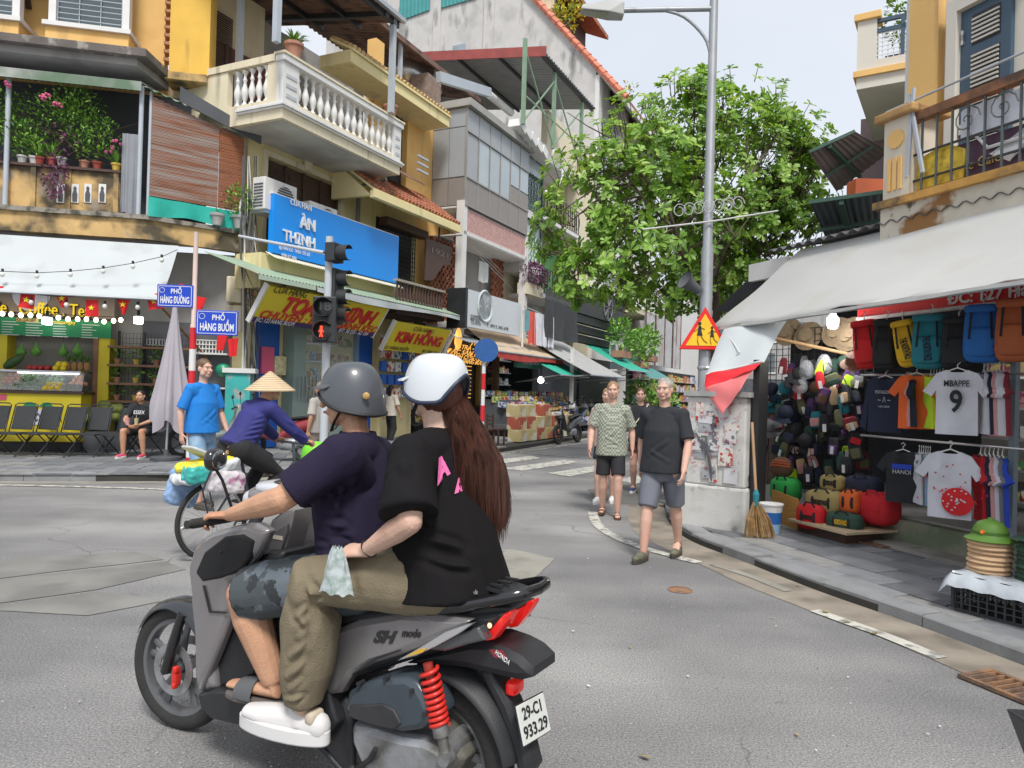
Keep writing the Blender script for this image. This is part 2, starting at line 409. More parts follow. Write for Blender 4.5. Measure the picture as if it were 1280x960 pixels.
for m_ in mPAV: # fine dressed grooves across each slab
 nt_=m_.node_tree;wv=nt_.nodes.new('ShaderNodeTexWave');wv.inputs['Scale'].default_value=14;wv.inputs['Distortion'].default_value=1.5;wv.inputs['Detail'].default_value=3;lk(nt_,nt_.nodes['Texture Coordinate'].outputs['Object'],wv.inputs['Vector']);bpn=nt_.nodes.new('ShaderNodeBump');bpn.inputs['Strength'].default_value=.35;bpn.inputs['Distance'].default_value=.006;lk(nt_,wv.outputs['Fac'],bpn.inputs['Height']);pr_=nt_.nodes['Principled BSDF'];lk(nt_,pr_.inputs['Normal'].links[0].from_socket,bpn.inputs['Normal']);lk(nt_,bpn.outputs[0],pr_.inputs['Normal'])
mDARK=mat('joint_dirt',(.07,.068,.062),.9,.2)
g=MB();g.box(-300,-120,-.3,300,500,0);g.build('road',mASPH,kind='structure')
def catmull(pts,n=6):
 pts=[V(p)for p in pts];out=[]
 for i in range(len(pts)-1):
  a=pts[max(0,i-1)];b=pts[i];c=pts[i+1];d=pts[min(len(pts)-1,i+2)]
  for k in range(n):
   t=k/n;out.append(.5*((2*b)+(c-a)*t+(2*a-5*b+4*c-d)*t*t+(3*b-a-3*c+d)*t**3))
 out.append(pts[-1]);return out
KL=catmull([(-22,7.75,0),(-14,9.45,0),(-7.68,10.8,0),(-5.1,11.4,0),(-4.0,12.2,0),(-.58,17.4,0),(2.58,24.4,0),(10,40,0),(30,82,0)])
KR=catmull([tuple(on_z(1560,940)),tuple(on_z(1280,832)),tuple(on_z(1150,783)),tuple(on_z(1024,739)),tuple(on_z(930,702)),tuple(on_z(868,678)),tuple(on_z(845,662)),
(2.1,9.6,0),(2.7,12,0),(5.2,19,0),(12,34,0),(38,90,0)])
def sheet(name,pts,z,mats,kind='structure',thick=None):
 bm=MB();n=len(pts)
 P=[(p[0],p[1])for p in pts]
 bm.prism(P,0.001 if thick is None else z-thick,z,axis='Z')
 return bm.build(name,mats,kind=kind)
 # pavement bodies (solid under the slabs)
PL=[(p.x,p.y)for p in KL]+[(30,100),(-40,100),(-40,0)]
PR=[(p.x,p.y)for p in KR]+[(60,90),(60,0),(6,0)]
mBED=mat('pavement_bed',(.05,.048,.042),.9,.2,4)
PAVL=sheet('pavement',PL,.098,mBED,thick=.0975)
PAVR=sheet('pavement',PR,.055,mBED,thick=.0545)
def inside(poly,x,y):
 c=False;n=len(poly)
 for i in range(n):
  x1,y1=poly[i-1];x2,y2=poly[i]
  if(y1>y)!=(y2>y)and x<(x2-x1)*(y-y1)/(y2-y1)+x1:c=not c
 return c
def kerb(path,parent,wd,h,seg,side,lo,hi,name='kerbstone'):
 """stones cut one by one along the path (side = +1 pavement to the left of travel)"""
 acc=[0]
 for a,b in zip(path[:-1],path[1:]):acc.append(acc[-1]+(b-a).length)
 def at(s):
  s=max(0,min(acc[-1]-1e-4,s))
  for i in range(len(acc)-1):
   if acc[i+1]>=s:t=(s-acc[i])/(acc[i+1]-acc[i]);return path[i].lerp(path[i+1],t),(path[i+1]-path[i]).normalized()
 s=lo;k=0
 while s<min(hi,acc[-1]):
  a,ta=at(s+.004);b,tb=at(s+seg-.004)
  na=V((-ta.y,ta.x,0))*side;nb=V((-tb.y,tb.x,0))*side
  bm=MB();dz=random.uniform(-.004,.004)
  q=[a,b,b+nb*wd,a+na*wd];e=.012
  vs=[(*p.xy,0)for p in q]+[(*p.xy,h-e+dz)for p in q]
  q2=[a+na*e,b+nb*e,b+nb*wd,a+na*wd];vs+=[(*p.xy,h+dz)for p in q2]
  bm.add(vs,[(0,1,5,4),(1,2,6,5),(2,3,7,6),(3,0,4,7),(4,5,9,8),(5,6,10,9),(6,7,11,10),(7,4,8,11),(8,9,10,11)])
  bm.build(name,mKERB,parent);s+=seg;k+=1
kerb(KL,PAVL,.22,.13,1.0,1,8,26)
kerb(KR,PAVR,.2,.088,.9,-1,0.0,16)
# slabs
def slab_mesh(sx,sy,m):
 bm=MB();e=.004;a,b=sx/2-.007,sy/2-.007
 vs=[(-a,-b,0),(a,-b,0),(a,b,0),(-a,b,0),(-a,-b,.02),(a,-b,.02),(a,b,.02),(-a,b,.02),
(-a+e,-b+e,.024),(a-e,-b+e,.024),(a-e,b-e,.024),(-a+e,b-e,.024)]
 bm.add(vs,[(0,1,5,4),(1,2,6,5),(2,3,7,6),(3,0,4,7),(4,5,9,8),(5,6,10,9),(6,7,11,10),(7,4,8,11),(8,9,10,11)])
 return bm.mesh('paving_slab',m)
def kerb_dist(path,x,y):
 best=9;p=V((x,y,0))
 for a,b in zip(path[:-1],path[1:]):
  d=b-a;t=max(0,min(1,(p-a).dot(d)/d.dot(d)));best=min(best,(a+d*t-p).length)
 return best
def pave(fr,parent,poly,path,sx,sy,r0,r1,c0,c1,wd,brick=True,y0=0.0,zz=.0985):
 ms=[slab_mesh(sx,sy,m)for m in mPAV];n=0
 for j in range(c0,c1):
  for i in range(r0,r1):
   x=(i+(.5 if(brick and j%2)else 0))*sx;y=y0+j*sy;q=fr.w(x,y)
   if not inside(poly,q.x,q.y)or kerb_dist(path,q.x,q.y)<wd*.6+sy*.12:continue
   me=random.choices(ms,(5,4,2,2))[0]
   o=link('paving_slab',me,parent,(q.x,q.y,zz+random.uniform(0,.005)),(random.uniform(-.004,.004),random.uniform(-.004,.004),fr.a+random.uniform(-.003,.003)))
   n+=1
 return n
n1=pave(L,PAVL,PL,KL,.52,.52,-2,15,-8,1,.22)
n2=pave(C,PAVR,PR,KR,.62,.31,-8,7,-10,1,.2,zz=.0555)
print('slabs',n1,n2)
# paving further down the street, too small to pick apart
bm=MB()
for j in range(-11,0):
 for i in range(4,60):
  x,y=i*.45,j*.45;q=A.w(x,y)
  if inside(PL,q.x,q.y)and kerb_dist(KL,q.x,q.y)>.45:
   bm.m=Mx.Translation((q.x,q.y,.0985+random.uniform(0,.004)))@Mx.Rotation(A.a,4,'Z');bm.box(-.221,-.221,0,.221,.221,.024)
bm.build('paving',mPAV[0],PAVL,kind='stuff')
# gutter strips
def strip(name,path,i0,i1,a,b,side,z,m,kind='structure'):
 bm=MB();vs=[];P=path[i0:i1]
 for i,p in enumerate(P):
  t=(P[min(i+1,len(P)-1)]-P[max(i-1,0)]).normalized();n=V((-t.y,t.x,0))*side
  j=.03*noise.noise(p*1.5)
  q=p+n*a;r=p+n*(b+j);vs+=[(q.x,q.y,z),(r.x,r.y,z)]
 bm.add(vs,[(2*i,2*i+1,2*i+3,2*i+2)for i in range(len(P)-1)])
 return bm.build(name,m,kind=kind)
strip('gutter',KR,0,46,-.01,-.5,-1,.004,mCONC2)
strip('gutter',KL,0,50,-.01,-.3,1,.004,mCONC)
# painted lines and patches
def flat(name,px,z,m,kind='structure',rough=0):
 P=[on_z(*p)for p in px]
 if rough:
  Q=[]
  for i,p in enumerate(P):
   q=P[(i+1)%len(P)];n=max(1,int((q-p).length/.07))
   for k in range(n):
    t=k/n;r=p.lerp(q,t);h=noise.noise_vector(r*5)*rough;Q.append(r+V((h.x,h.y,0)))
  P=Q
 c=sum(P,V())/len(P);bm=MB();bm.add([(p.x,p.y,z)for p in P],[tuple(range(len(P)))])
 me=bm.mesh(name,m);b2=bmesh.new();b2.from_mesh(me);bmesh.ops.triangulate(b2,faces=b2.faces)
 for f in b2.faces:
  if f.normal.z<0:f.normal_flip()
 b2.to_mesh(me);b2.free()
 return link(name,me,kind=kind)
def line_strip(name,px,wd,z,m=None,n=5):
 P=catmull([on_z(*p)for p in px],n);bm=MB();vs=[]
 for i,p in enumerate(P):
  t=(P[min(i+1,len(P)-1)]-P[max(i-1,0)]).normalized();nn=V((-t.y,t.x,0))
  w2=wd/2*(1+.12*noise.noise(p*4));a,b=p+nn*w2,p-nn*w2;vs+=[(a.x,a.y,z),(b.x,b.y,z)]
 bm.add(vs,[(2*i,2*i+1,2*i+3,2*i+2)for i in range(len(P)-1)])
 return bm.build(name,m or mLINE,kind='structure')
for q in([(596,578),(664,570),(676,573),(606,583)],[(627,586),(706,575),(724,578),(652,589)],[(684,592),(760,580),(778,583),(712,596)],
[(540,572),(600,566),(608,569),(548,576)],[(768,600),(835,588),(850,592),(795,605)]):
 flat('road_marking',q,.008,mLINE,rough=.02)
line_strip('road_marking',[(612,571),(680,561),(745,552),(800,545)],.1,.008)
line_strip('road_marking',[(640,565),(700,570),(750,574)],.1,.008)
line_strip('road_marking',[(741,640),(746,655),(766,670),(800,684),(838,695),(874,704)],.13,.008)
line_strip('road_marking',[(1018,764),(1060,779),(1110,797),(1176,824)],.11,.009)
line_strip('road_marking',[(890,706),(940,722),(985,740)],.09,.009,mCONC)
line_strip('road_marking',[(-60,606),(60,608),(170,611),(240,614)],.12,.009)
flat('road_patch',[(556,738),(600,690),(640,687),(694,699),(668,722),(640,742)],.005,mCONC,rough=.02)
for q in([(-90,735),(-60,704),(168,690),(205,700),(60,716)],[(-90,737),(58,718),(206,702),(232,712),(120,738),(-40,760)],[(-38,762),(122,740),(205,752),(110,770)]):
 flat('road_patch',q,.005,mat('old_concrete',(.225,.222,.205),.85,.12,2,.4,90,col2=(.17,.168,.158),c2s=1.8),rough=.008)
flat('road_patch',[(330,610),(420,600),(470,604),(430,640),(360,650)],.004,mat('old_concrete'),rough=.03)
mIRON=mat('rusty_iron',(.16,.10,.07),.7,.3,20,.5,80,col2=(.30,.16,.08),c2s=9)
flat('manhole_surround',[(735,612),(800,604),(835,618),(800,632),(745,628)],.0045,mat('dark_patch',(.13,.128,.122),.85,.2,3,.6,90),rough=.05)
# iron gratings
def grating(name,c,rz,w_,h_,nb,z):
 bm=MB();fr=Mx.Translation((c.x,c.y,z))@Mx.Rotation(rz,4,'Z');bm.m=fr
 bm.box(-w_/2,-h_/2,0,w_/2,-h_/2+.03,.02);bm.box(-w_/2,h_/2-.03,0,w_/2,h_/2,.02)
 bm.box(-w_/2,-h_/2+.03,0,-w_/2+.03,h_/2-.03,.02);bm.box(w_/2-.03,-h_/2+.03,0,w_/2,h_/2-.03,.02)
 for i in range(nb):
  x=-w_/2+.045+(w_-.09)*i/(nb-1);bm.box(x-.007,-h_/2+.03,0,x+.007,h_/2-.03,.018)
 return bm.build(name,mIRON,kind='structure')
grating('drain_grating',on_z(1272,866),C.a,.5,.28,9,.008)
grating('drain_cover',on_z(1085,672,.09),C.a+1.57,.62,.9,22,.083)
def rust_plate():
 c=on_z(850,738);bm=MB();bm.lathe([(.001,.012),(.09,.012),(.1,.004)],(c.x,c.y,0),14);bm.build('valve_cover',mIRON,kind='structure')
rust_plate()
# litter: leaves, bits of paper, grit
bm=MB();bp=MB();bg_=MB()
rs=random.Random(4)
def scrap(b,p,s):
 b.m=Mx.Translation((p.x,p.y,.013+s*.1))@Mx.Rotation(rs.uniform(0,6),4,'Z')@Mx.Rotation(rs.uniform(-.25,.25),4,'X')
 b.add([(-s,-s*.35,0),(0,-s*.5,s*.15),(s,0,0),(0,s*.5,s*.12),(-s*.8,s*.3,0)],[(0,1,2,3,4)])
for _ in range(26):
 t=rs.random();p=KR[2].lerp(KR[38],t)if rs.random()<.3 else on_z(rs.uniform(650,1270),rs.uniform(650,950))
 j=int(rs.uniform(1,40));p=p if rs.random()<.6 else KR[j]+V((-rs.uniform(.03,.5),-rs.uniform(0,.4),0));scrap(bm,p,rs.uniform(.012,.035))
for q in((860,848),(1063,672+210),(640+420,849),(1020,941),(1175,911),(970,785),(1160,921),(716,791),(735,700),(905,720),(100,880),(690,640),(735,860),(1120,745)):scrap(bp,on_z(*q),rs.uniform(.007,.015))
for _ in range(3200):
 p=on_z(rs.uniform(-40,1320),640+rs.random()**.8*400);s=rs.uniform(.0025,.0065)
 bg_.m=Mx.Translation((p.x,p.y,s*.3))@Mx.Rotation(rs.uniform(0,6),4,'Z')
 bg_.add([(-s,-s,0),(s,-s*.7,0),(0,s,0),(0,0,s)],[(0,1,3),(1,2,3),(2,0,3)])
bm.build('leaf_litter',mat('dead_leaf',(.28,.22,.09),.8,.5,30),kind='stuff')
bp.build('paper_litter',mat('paper',(.75,.75,.75),.8),kind='stuff')
bg_.build('grit',mat('grit',(.33,.32,.3),.8,.5,30),kind='stuff')
# ================================================================ materials for the buildings
STN=(.10,.09,.07)
mOCHRE=mat('ochre_plaster',(.80,.50,.18),.85,.06,1.2,.15,30,col2=(.62,.33,.10),c2s=.8,c2t=(.55,.75),grunge=(.42,.28,.12),gs=(3,3,.5),gt=(.6,.8))
mOCHRE2=mat('deep_yellow_plaster',(.78,.48,.09),.85,.08,2,.2,30,grunge=(.30,.2,.06),gs=(5,5,.6),gt=(.6,.78))
mPALE=mat('pale_yellow_plaster',(.80,.69,.37),.85,.05,1.2,.12,30,grunge=(.5,.42,.25),gs=(3,3,.35),gt=(.56,.8))
mCREAM=mat('cream_plaster',(.74,.66,.48),.8,.06,2,.12,30,grunge=(.36,.32,.24),gs=(5,5,.5),gt=(.58,.78))
mSTAIN=mat('mouldy_plaster',(.60,.40,.17),.9,.15,2.5,.4,40,col2=(.10,.08,.05),c2s=1.5,c2t=(.44,.58),grunge=(.30,.25,.2),gs=(3,3,2),gt=(.6,.7))
mLEDGE=mat('weathered_coping',(.33,.30,.25),.9,.25,5,.5,60,col2=(.08,.075,.06),c2s=5,c2t=(.45,.6))
mSOFF=mat('grey_soffit',(.30,.285,.27),.9,.12,2,.2,40,col2=(.16,.15,.14),c2s=1.1,c2t=(.5,.7))
mWHITE=mat('white_paint',(.72,.71,.69),.7,.05,3,grunge=(.45,.43,.4),gs=(6,6,.8),gt=(.62,.8))
mGREYW=mat('grey_wall',(.38,.37,.355),.85,.07,1.5,.15,40,grunge=(.24,.23,.22),gs=(2,2,.5),gt=(.55,.75))
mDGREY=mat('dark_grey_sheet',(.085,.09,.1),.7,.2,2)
mGALV=mat('galvanised_steel',(.42,.45,.48),.45,.08,3,metal=.5)
mPIPE=mat('grey_paint_steel',(.44,.48,.53),.5,.06,3)
mRUSTR=mat('rusty_sheet',(.22,.13,.10),.8,.25,6,col2=(.10,.065,.055),c2s=3,metal=.1)
mGLASS=mat('window_glass',(.10,.13,.14),.08,.1,2,spec=.8)
mGLASS2=mat('pale_glass',(.42,.47,.5),.12,.12,.7,spec=.7)
mDWOOD=mat('dark_wood',(.075,.04,.028),.6,.3,8,stretch=(1,1,6))
mWOOD=mat('brown_wood',(.26,.13,.07),.6,.25,8,stretch=(1,8,1))
mTERR=mat('terracotta',(.42,.17,.10),.8,.2,6,.3,60)
mTILE=mat('roof_tile',(.46,.16,.08),.8,.3,14,.3,60,col2=(.20,.10,.07),c2s=6)
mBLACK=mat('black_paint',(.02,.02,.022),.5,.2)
mIRONB=mat('black_iron',(.03,.032,.034),.55,.2)
mTEAL=mat('teal_cloth',(.02,.42,.34),.7,.12,3,.3,20)
mCANV=mat('grey_canvas',(.50,.535,.545),.8,.04,1.3,.15,12,grunge=(.36,.38,.38),gs=(1.2,1.2,1.2),gt=(.55,.8))
mRED=mat('red_paint',(.62,.02,.03),.5,.06)
mYEL=mat('yellow_vinyl',(.74,.60,.03),.55,.06,1.5)
mLEAF=[mat('leaf_%s'%k,c,.5,.25,6,spec=.4)for k,c in(('a',(.11,.25,.03)),('b',(.17,.36,.045)),('c',(.27,.46,.08)),('d',(.06,.15,.025)))]
mPURP=mat('purple_leaf',(.14,.03,.10),.6,.3,9)
mBLUEP=mat('blue_enamel',(.01,.06,.52),.35,.05)
mSILV=mat('silver',(.6,.6,.62),.3,.05,metal=.8)
def emis(n,c,s):return mat(n,c,.5,0,emit=c,es=s)
mBULB=emis('lit_bulb',(1,.88,.66),2.2)
mBULBW=emis('lit_white_bulb',(.95,.98,1),3)
mBULBO=mat('unlit_bulb',(.75,.76,.72),.2,.05)
def S(F,px,off=0.0,py=300):return F.p(px,py,off)[0]
def Z(F,px,py,off=0.0):return F.p(px,py,off)[1]
def bld(name,label,cat,F,group=None):return thing(name,label,cat,M=F.M.copy(),group=group)
def bx(name,m,par,x0,x1,y0,y1,z0,z1,bev=0,**t):
 b=MB();b.box(x0,y0,z0,x1,y1,z1);return b.build(name,m,par,bev=bev,**t)
def corr_sheet(x0,x1,y0,z0,y1,z1,pitch=.09,amp=.018,axis='x',th=.006):
 """corrugated sheet between edge (y0,z0) and (y1,z1), ridges running from one to the other"""
 n=max(4,int((x1-x0)/pitch*2));bm=MB()
 def fn(u,v):
  return(x0+(x1-x0)*u,y0+(y1-y0)*v,z0+(z1-z0)*v+amp*sin(u*n*pi))
 bm.quadgrid(fn,n*3,1,thick=(0,0,th));return bm
def bars_grid(bm,x0,x1,z0,z1,y,nx,nz,t=.012):
 for i in range(nx+1):
  x=x0+(x1-x0)*i/nx;bm.box(x-t/2,y-t/2,z0,x+t/2,y+t/2,z1)
 for j in range(nz+1):
  z=z0+(z1-z0)*j/nz;bm.box(x0,y-t*1.2,z-t/2,x1,y-t*.6,z+t/2)
BAL_PROF=[(.035,0),(.06,.0),(.06,.03),(.035,.05),(.03,.08),(.055,.14),(.075,.22),(.07,.28),(.042,.36),(.03,.43),(.045,.46),(.045,.48),(.03,.5),(.028,.56),(.05,.6),(.06,.61),(.06,.64),(.04,.64)]
def leaf_clump(bm,c,r,n,size,rnd,mats=3,flat=.35,long=2.2,droop=0.0):
 for _ in range(n):
  while True:
   d=V((rnd.uniform(-1,1),rnd.uniform(-1,1),rnd.uniform(-1,1)))
   if .02<d.length<=1:break
  p=V(c)+V((d.x*r[0],d.y*r[1],d.z*r[2]));s=size*rnd.uniform(.6,1.25)
  ax=(d+V((rnd.uniform(-.8,.8),rnd.uniform(-.8,.8),rnd.uniform(-.2,.9)-droop))).normalized()
  sd=ax.cross(V((rnd.uniform(-1,1),rnd.uniform(-1,1),1))).normalized()
  up=sd.cross(ax)
  bm.k=rnd.randrange(mats);h=s/long*.5
  a=p;b=p+ax*s*.55+sd*h+up*s*.06;e=p+ax*s-up*s*.1;f=p+ax*s*.55-sd*h+up*s*.06;g=p+ax*s*.5-up*s*.02
  o=len(bm.v);bm.add([a,b,e,f,g],[(0,1,4),(1,2,4),(2,3,4),(3,0,4)])
 bm.k=0
POT=[(.001,0),(.075,0),(.11,.16),(.125,.16),(.125,.2),(.1,.2),(.095,.17),(.001,.17)]
def pot(name,par,c,sc,m,prof=POT):
 b=MB();b.lathe([(r*sc,h*sc)for r,h in prof],c,14);return b.build(name,m,par,smooth=40)
def potted(label,loc_w,sc,mp,r,n,size,rnd_seed,cat='potted plant',group=None,purple=False,spiky=False,flower=None):
 t=thing('potted_plant',label,cat,loc_w,group=group)
 pot('pot',t,(0,0,0),sc,mp);rr=random.Random(rnd_seed);b=MB()
 ms=[mPURP,mPURP,mPURP]if purple else mLEAF[:3]
 if spiky:
  for _ in range(n):
   a=rr.uniform(0,6.28);e=rr.uniform(.5,1.4);l=size*rr.uniform(.6,1.1);d=V((cos(a)*cos(e),sin(a)*cos(e),sin(e)));s=V((-sin(a),cos(a),0))*.012
   b.k=rr.randrange(3);o=V((0,0,.18*sc));m1=o+d*l*.6;tip=o+d*l+V((0,0,-l*.25));b.add([o-s,o+s,m1+s*1.3,m1-s*1.3,tip],[(0,1,2,3),(3,2,4)])
  b.k=0
 else:leaf_clump(b,(0,0,.18*sc+r[2]*.9),r,n,size,rr)
 b.build('foliage',ms,t,fix=False)
 if flower:
  f=MB()
  for _ in range(7):f.ell((rr.uniform(-.6,.6)*r[0],rr.uniform(-.9,-.3)*r[1],.18*sc+r[2]*rr.uniform(.8,1.9)),.035,n=6,m=4)
  f.build('flower',mat('pink_petal',flower,.6),t)
 return t
 # ================================================================ corner building over the fruit shop (L)
T=bld('corner_building','old ochre corner building with mouldy balcony ledge above the fruit shop','building',L)
xr=4.9;OFF=-1.3
zl0,zl1=Z(L,0,287,OFF),Z(L,0,256,OFF) # ledge band
xk=3.48
bx('wall',mGREYW,T,-6,xr,0,.3,.12,zl0)
bx('upper_wall',mOCHRE,T,-6,S(L,206,0,60),0,.3,7.1,13)
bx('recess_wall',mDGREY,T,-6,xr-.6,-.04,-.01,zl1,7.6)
bx('side_wall',mOCHRE,T,-6.3,-6,-1.3,4,0,13)
# protruding deep-yellow pier with toothed brick edge
p0,p1=S(L,208,-.35,60),S(L,262,-.35,60);pz=Z(L,208,93,-.35)
bx('pier',mOCHRE2,T,p0+.06,p1,-.35,.3,pz+.05,13)
mTB=mat('toothing_brick',(.40,.2,.1),.9,.3,10)
_tb=bx('brick',mTB,T,p0-.06,p0+.058,-.33,-.1,pz+.3,pz+.36).data
for k in range(1,22):link('brick',_tb,T,(0,0,k*.17))
b=MB();b.box(p0,-.45,pz-.12,p1-.02,.2,pz+.048);b.build('pier_foot',mSTAIN,T,bev=.01)
# ledge slab with fascia following the chamfered corner
D=Frame(*L.w(xk,OFF).xy,40);dl=1.85
def Lp(q):r=L.M.inverted()@V((q.x,q.y,0));return(r.x,r.y)
c0=Lp(D.w(0,0));c1=Lp(D.w(dl,0));c2=Lp(D.w(dl+.1,.9))
outer=[(-6,OFF),c0,c1]
def band(name,m,z0,z1,d,th=.16,over=0.0):
 b=MB();o=[(x-0.0,y-d)for x,y in outer];o[2]=(c1[0]+d*.7,c1[1]-d*.7);o[1]=(c0[0]+d*.2,c0[1]-d)
 i=[(x,y+th)for x,y in o];i[2]=(o[2][0]-th*.6,o[2][1]+th)
 for k in range(2):
  q=[o[k],o[k+1],i[k+1],i[k]]
  b.prism(q,z0,z1,axis='Z')
 return b.build(name,m,T)
band('ledge',mSTAIN,zl0,zl1-.09,0)
band('coping',mLEDGE,zl1-.088,zl1,.06,th=.24)
b=MB();b.prism([(-6,OFF+.16),(c0[0],c0[1]+.17),(c1[0]-.1,c1[1]+.17),(c2[0],0),(-6,0)],zl0+.12,zl0+.24,axis='Z');b.build('balcony_slab',mSOFF,T)
# square vents under the ledge, in a row
bx('vent_band',mSOFF,T,-6,c0[0]-.2,OFF+.2,OFF+.26,zl0-.24,zl0+.1)
for k in range(9):
 x=S(L,-15+k*30,OFF+.19,300)
 if x<c0[0]-.4:bx('vent',mBLACK,T,x,x+.2,OFF+.17,OFF+.198,zl0-.2,zl0-.09)
 # parapet of the balcony with small carved openings
pzt=Z(L,0,205,OFF+.12);px1=S(L,150,OFF+.12,230)
bx('parapet',mSTAIN,T,-6,px1,OFF+.12,OFF+.26,zl1,pzt)
bx('parapet_cap',mDWOOD,T,-6,px1+.02,OFF+.05,OFF+.32,pzt+.002,pzt+.05)
for k,q in enumerate((5,38,82,142)):bx('parapet_pier',mSTAIN,T,S(L,q,OFF+.08,230),S(L,q,OFF+.08,230)+.09,OFF+.07,OFF+.12,zl1,pzt)
for q in(76,94,110,128):
 x=S(L,q,OFF+.1,235);zt=Z(L,q,230,OFF+.1)
 bx('opening_frame',mWHITE,T,x-.065,x+.065,OFF+.098,OFF+.119,zt-.36,zt)
 b=MB();b.prism([(x-.04,zt-.34),(x+.04,zt-.34),(x+.045,zt-.2),(x+.02,zt-.12),(x+.03,zt-.08),(x,zt-.04),(x-.03,zt-.08),(x-.02,zt-.12),(x-.045,zt-.2)],OFF+.088,OFF+.097);b.build('carved_figure',mDGREY,T)
 # metal roof over the balcony with its posts
rz0=Z(L,0,86,OFF-.1);xe=S(L,178,OFF-.1,110)
b=corr_sheet(-6,xe,OFF-.15,rz0,-.05,rz0+.35,.12,.02);b.build('metal_roof',mGALV,T,smooth=60)
bx('roof_fascia',mat('patched_sheet',(.33,.34,.31),.7,.3,2,col2=(.12,.19,.12),c2s=1.2),T,-6,xe,OFF-.17,OFF-.155,rz0-.16,rz0+.02)
for q in(9,176):
 b=MB();x=S(L,q,OFF,150);b.tube([(x,OFF+.02,zl1 if q<20 else zl1),(x,OFF+.02,rz0)],.045,10);b.build('post',mPIPE,T,smooth=50)
 # old concrete canopy above it
cz=Z(L,0,50,OFF-.05);ce=S(L,182,OFF-.05,80)
b=MB();b.prism([(-6,OFF-.05),(ce,OFF-.05),(ce+.25,-.1),(ce+.25,0),(-6,0)],cz,cz+.16,axis='Z');b.build('concrete_canopy',mat('rotten_concrete',(.15,.13,.12),.95,.25,3,.6,30,col2=(.33,.31,.27),c2s=4,c2t=(.55,.65)),T,bev=.01)
b=MB();b.prism([(-6,OFF+.1),(ce-.2,OFF+.1),(ce+.1,-.04),(-6,-.04)],cz-.14,cz-.001,axis='Z');b.build('canopy_haunch',mSOFF,T)
# window bays
def bay(xa,xb,zb,zt,n):
 bx('window_box',mOCHRE,T,xa,xb,-.75,0,zb-.52,zb)
 bx('window_sill',mWHITE,T,xa-.04,xb+.05,-.82,0,zb+.002,zb+.09)
 f=bx('window',mGLASS,T,xa+.16,xb-.16,-.6,-.56,zb+.092,zt)
 for x0_,x1_ in((xa+.02,xa+.15),(xb-.15,xb-.02)):bx('frame',mWHITE,f,x0_,x1_,-.68,-.5,zb+.092,zt)
 bx('frame',mWHITE,f,xa+.152,xb-.152,-.66,-.54,zb+1.02,zb+1.14)
 g=MB();bars_grid(g,xa+.17,xb-.17,zb+.12,zb+1.0,-.63,3,8,.014);g.build('grille',mGALV,f)
wz=Z(L,55,30,-.8)
bay(S(L,55,-.8,40),S(L,160,-.8,40),wz,wz+2.6,3)
bay(-3.2,S(L,22,-.8,25),wz,wz+2.6,3)
b=MB();b.bar((S(L,28,-.3,0),-.3,wz+1.3),(S(L,36,-.05,20),-.05,wz+.6),.08);b.bar((S(L,60,-.1,40),-.1,wz-.45),(S(L,66,-.1,0),-.1,wz+1.2),.05);b.build('stay',mDWOOD,T)
bx('small_roof',mSOFF,T,S(L,22,-.6,0),S(L,66,-.6,0),-.7,0,wz+1.15,wz+1.3)
# dark cloth, grey curtain
def drape(name,m,par,x0,x1,z0,z1,y,amp=.03,waves=6,nx=40,nz_=8,flare=0,th=(0,.004,0),seed=0,**t):
 b=MB();rr=random.Random(seed);ph=[rr.uniform(0,6)for _ in range(4)]
 def fn(u,v):
  return(x0+(x1-x0)*u+flare*(u-.5)*(1-v),y+amp*(sin(u*waves*pi*2+ph[0])+.5*sin(u*waves*3.7+ph[1]+v*2))*(1.15-v*.7),z0+(z1-z0)*v+.04*sin(u*7+ph[2])*(1-v))
 b.quadgrid(fn,nx,nz_,thick=th);return b.build(name,m,par,smooth=60,**t)
o=drape('grey_curtain',mat('grey_cloth',(.27,.28,.31),.8,.08),T,S(L,151,OFF+.05,200),S(L,174,OFF+.05,200),zl1+.02,Z(L,160,165,OFF),OFF+.1,.02,3,seed=2)
# blind wall on the chamfer: bamboo blind, teal cloth, small tin roof
TD=bld('bamboo_blind','faded red brown bamboo blind closing the chamfered corner balcony','blind',D)
bz1a,bz1b=Z(D,180,118),Z(D,292,172);bz0=Z(D,178,243)
bz1b=min(bz1b,bz1a-.05)
mBAM=[mat('bamboo_%d'%i,c,.8,.35,3,stretch=(.4,.4,9),col2=(.36,.31,.28),c2s=1.6,c2t=t_)for i,(c,t_)in enumerate((((.27,.10,.05),(.36,.66)),((.30,.11,.05),(.6,.8))))]
for nm,xa,xb,mi in(('blind_panel',.03,1.32,0),('blind_panel',1.33,1.84,1)):
 b=MB();z=bz0;k=0
 while z<bz1a-.02:
  xe_=xb
  lim=(bz1a-z)/(bz1a-bz1b+.001)*1.84
  if lim>xa+.05:b.box(xa,-.02+.004*(k%2),z,min(xe_,lim),.0+.004*(k%2),z+.022)
  z+=.027;k+=1
 b.build(nm,mBAM[mi],TD,kind='stuff')
for x_,z_ in((.02,bz1a+.1),(1.84,bz1b)):b=MB();b.tube([(x_,.03,zl1),(x_,.03,z_)],.033,8);b.build('blind_pole',mPIPE,TD,smooth=50)
b=MB();n=22
b.quadgrid(lambda u,v:(-.1+2.1*u,-.12+.75*v,bz1a+.1+(bz1b-bz1a)*u+.3*v+.018*sin(u*n*pi)),n*3,1,thick=(0,0,.008));b.build('tin_roof',mat('old_green_sheet',(.14,.24,.12),.7,.3,2,col2=(.42,.42,.4),c2s=1.8),TD,smooth=60)
b=MB();b.prism([(.5,bz1a-.0),(2.15,bz1b-.05),(2.15,bz1b+.18),(.5,bz1a+.3)],-.14,-.125);b.build('fascia',mDGREY,TD)
